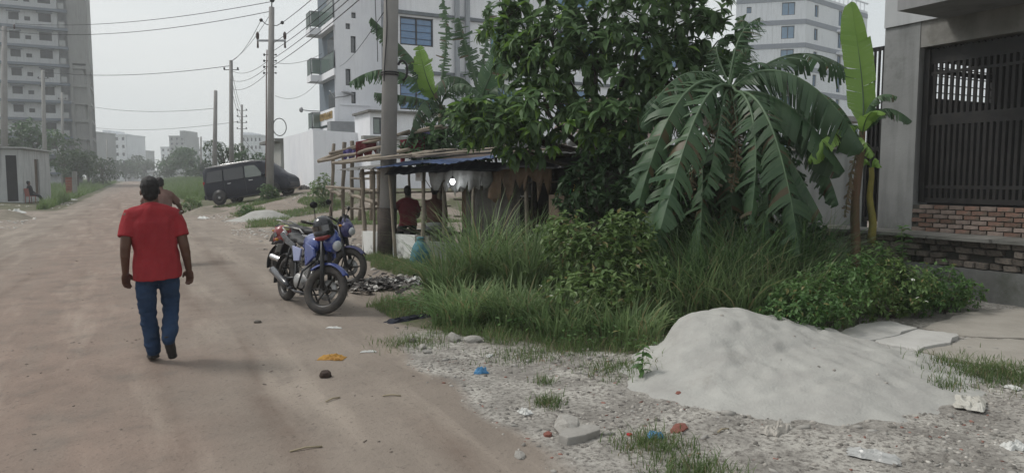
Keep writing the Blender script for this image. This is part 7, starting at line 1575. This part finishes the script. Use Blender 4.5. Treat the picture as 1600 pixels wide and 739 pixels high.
lump('stone', 'small dark stone at the top of the sand heap front slope', 'stone', 1060, 617, (.035, .03, .025), BRK, 0, 13); lump('stone', 'dark reddish stone on the road below the bikes', 'stone', 403, 497, (.05, .04, .025), RCKD, 0, 14); lump('stone', 'pale stone half sunk in the road at the bottom centre', 'stone', 812, 700, (.05, .035, .018), RCK, 0, 15)
for k, (px, py, L_, a_) in enumerate(((612, 610, .14, -.4), (520, 615, .14, .5), (478, 688, .2, 0), (1130, 668, .12, .2))):
    c = gpt(px, py); m = MB(); m.tube([(-L_/2, 0, .008), (0, .01, .014), (L_/2, 0, .006)], .006, 5); o = m.build('straw', mat('dry_straw', (.34, .29, .2), bump=.1)); o.location = c; o.rotation_euler = (0, 0, a_); tag(o, ['pale straw lying on the road, right one of two', 'brownish straw on the road, left one of two', 'thin twig at the bottom of the road', 'pale stick in the gravel below the sand heap'][k], 'straw')
# dark litter heap
lc = gpt(592, 444); lh = link('litter_heap', None, None) if False else None
RV = rs
def chips(nm, lab, pts, smin, smax, m_, flat=.5, tplseed=0, sub=1):
    me = rock_mesh('t', tplseed, sub, .5); T_ = np.array([v.co[:] for v in me.vertices]); F_ = [tuple(p.vertices) for p in me.polygons]; bpy.data.meshes.remove(me)
    k = len(pts); R0 = frames(rnd_dirs(k)*[1, 1, .25]+[0, 0, 0], rs.uniform(0, 6, k)); sz = (smin+(smax-smin)*rs.uniform(0, 1, k)**3.5); sc_ = np.stack([sz*rs.uniform(.7, 1.5, k), sz*rs.uniform(.6, 1.1, k), sz*rs.uniform(flat*.6, flat*1.2, k)], 1)
    Rz = frames(np.stack([np.cos(rs.uniform(0, 6.28, k)), np.sin(rs.uniform(0, 6.28, k)), rs.uniform(-.25, .25, k)], 1), rs.uniform(-.3, .3, k)); R_ = Rz*sc_[:, None, :]
    V_, F2 = stamp(T_, F_, R_, pts+np.array([[0, 0, 1]])*(sc_[:, 2:3]*.3)); o = link(nm, mesh_np(nm, V_, F2), None, m_); o['kind'] = 'stuff'; o['label'] = lab; return o
pts = np.array([(lc.x+q_[0], lc.y+q_[1], hgt(lc.x+q_[0], lc.y+q_[1])+abs(rs.normal(0, .025))) for q_ in rs.normal(0, 1, (520, 2))*[.34, .26]])
T_ = np.array([(x, y, .22*math.sin(x*3.1+y)*math.cos(y*2.3)) for y in (-.6, 0, .6) for x in (-1, -.3, .4, 1)]); T_ += rs.normal(0, .10, T_.shape); F_ = [(j*4+i, j*4+i+1, j*4+i+5, j*4+i+4) for j in range(2) for i in range(3)]
for nm, m_, sel in (('litter_heap', mat('burnt_litter', (.035, .032, .03), (.09, .08, .075), sc=10, isl=.8), slice(0, 390)), ('paper_scraps', mat('grimy_paper', (.34, .33, .31), (.18, .17, .16), sc=10, isl=.5), slice(390, 520))):
    k = len(pts[sel]); a_ = rs.uniform(0, 6.28, k); Rz = frames(np.stack([np.cos(a_), np.sin(a_), rs.uniform(-.5, .5, k)], 1), rs.uniform(-.6, .6, k))*rs.uniform(.025, .085, k)[:, None, None]
    V_, F2 = stamp(T_, F_, Rz, pts[sel]+[0, 0, .03]); o = link(nm, mesh_np(nm, V_, F2), None, m_); o['kind'] = 'stuff'; o['label'] = nm.replace('_', ' ')+' on the bare ground in front of the stall'
CHIP = mat('mixed_gravel', (.27, .25, .225), (.18, .168, .152), sc=8, bump=.2, isl=.55); CHIPP = mat('pale_gravel', (.42, .40, .37), (.33, .31, .28), sc=8, bump=.2, isl=.3); CHIPR = mat('brick_gravel', (.22, .11, .085), (.16, .08, .065), sc=8, bump=.2, isl=.4); CRUMB = mat('dirt_crumb', (.16, .13, .11), (.11, .09, .075), sc=8, isl=.5)
def gsc(n, x0, x1, y0, y1, f):
    X = rs.uniform(x0, x1, n); Y = rs.uniform(y0, y1, n); out = []
    for x, y in zip(X, Y):
        if rs.rand() < f(x, y):
            z = hgt(x, y)
            if 3.3 < x < 6.9 and 2.6 < y < 6.3:
                zs_ = sand_h(x, y)
                if zs_ > z+.004:
                    if rs.rand() > .012: continue
                    z = zs_
            out.append((x, y, z-.004))
    return np.array(out)
def gden(x, y): m_ = masks(x, y)[0]; return m_*(.25+.75*sst(-.25, .3, nz(x, y, 1.3, 4)))*(.5+.5*sst(-.2, .2, nz(x, y, 4, 8)))
chips('gravel', 'grey gravel and rubble strip between the road and the sand', gsc(60000, 1.6, 7.5, 1.7, 8.5, gden), .003, .021, CHIP, .6, 1)
chips('pale_gravel', 'pale bits of gravel on the rubble strip', gsc(9000, 1.6, 7.5, 1.7, 8.5, gden), .003, .022, CHIPP, .6, 2)
chips('brick_chips', 'reddish brick chips on the rubble strip', gsc(6000, 1.6, 7.5, 1.7, 8.5, gden), .003, .018, CHIPR, .6, 3)
chips('rubble_stones', 'scattered fist sized stones on the rubble strip', gsc(2600, 1.8, 7.5, 1.9, 8.2, gden), .008, .045, RCK, .55, 12)
chips('road_crumbs', 'small dirt crumbs and pebbles on the road', gsc(60000, -4.2, 3.4, 1.7, 26, lambda x, y: (.10+.9*sst(.1, .5, nz(x, y, .8, 6)))*sst(-.3, .2, nz(x, y, 3, 6))*(.35 if x < .8 else 1)), .003, .016, CRUMB, .55, 4)
chips('verge_rubble', 'rubble beside the road in front of the van and the stall', gsc(9000, 2.2, 9, 11, 38, lambda x, y: sst(2.2, 3, x)*(.15+.85*sst(.0, .4, nz(x, y, .5, 6)))*(.0 if (Vector((x, y, 0))-SA).dot(SN) > -.1 and y < 16 else 1)), .010, .065, CHIPP, .5, 6)
chips('left_rubble', 'rubble along the left side of the road', gsc(3500, -9, -3.6, 22, 56, lambda x, y: sst(.0, .4, nz(x, y, .4, 6))), .015, .09, CHIPP, .5, 7)
# pale sand heaps and dirt mounds in the middle distance
def mound(nm, lab, cat, px, py, rx, ry, h, m_, seed):
    c = gpt(px, py); n = 34; V_ = []
    for j in range(n+1):
        for i in range(n+1):
            u, v = (i/n-.5)*2, (j/n-.5)*2; x, y = u*rx*1.2, v*ry*1.2; d = math.hypot(u, v)*1.2*(1+.25*noise.noise(Vector((u*1.6, v*1.6, seed)))); V_.append((x, y, hgt(c.x+x, c.y+y)-c.z-.05+(h+.05)*max(0, 1-sst(0, 1, d))*(1+.3*noise.noise(Vector((u*3, v*3, seed+4))))))
    f = [(j*(n+1)+i, j*(n+1)+i+1, (j+1)*(n+1)+i+1, (j+1)*(n+1)+i) for j in range(n) for i in range(n)]; m = MB(); m.add(V_, f, 0, True); o = m.build(nm, m_, None, fix=False); o.location = c; tag(o, lab, cat)
mound('sand_heap', 'small pale sand heap on the verge between the motorcycles and the van', 'sand heap', 408, 344, 1.5, 1.2, .32, SANDM, 1); DIRTM = mat('brown_dirt', (.21, .18, .145), (.14, .125, .095), sc=3, bump=.5)
mound('dirt_mound', 'low brown dirt mound beside the road left of the van', 'mound', 318, 333, 1.3, 1.6, .28, DIRTM, 2); mound('dirt_mound', 'rubble mound at the left edge of the road near the white shed', 'mound', 12, 340, 1.2, 1.6, .35, DIRTM, 4)
for k, (px, py, w, h, m_, lab) in enumerate(((25, 332, .9, .25, WHPL, 'white plastic bag in the rubble at the left edge of the road'), (490, 318, 1.6, .3, WHPL, 'white litter pile beside the orange ball behind the bamboo frame'), (475, 322, 1.0, .3, mat('burnt_litter', (.05, .045, .042)), 'dark litter right of the orange ball'), (108, 312, 1.0, .2, WHPL, 'pale rubble bag at the foot of the reddish gate post'), (318, 340, .6, .12, WHPL, 'flat white scrap on the verge left of the small sand heap'))):
    crumple('litter', lab, 'litter', px, py, w, w*.6, h, m_, 30+k)
lump('orange_bundle', 'round orange brown bundle lying on the grass right of the tall power pole', 'bundle', 459, 319, (.42, .35, .34), mat('orange_cloth', (.42, .20, .08), (.3, .13, .05), sc=5, bump=.3), 0, 20)
# ============================================================ HAZE
hz = MB(); hz.bx(-420, 420, -30, 520, -1.5, 62); h_ = hz.build('haze', None); 
hm_ = bpy.data.materials.new('haze_air'); hm_.use_nodes = True; nn_ = hm_.node_tree.nodes; nn_.remove(nn_['Principled BSDF']); pv2 = nn_.new('ShaderNodeVolumePrincipled'); pv2.inputs['Color'].default_value = (.93, .96, 1, 1); pv2.inputs['Density'].default_value = .0013; pv2.inputs['Anisotropy'].default_value = .2
hm_.node_tree.links.new(pv2.outputs[0], nn_['Material Output'].inputs['Volume']); h_.data.materials.append(hm_); h_['kind'] = 'stuff'; h_['label'] = 'pale haze in the air'
bpy.data.scenes.remove(TS)
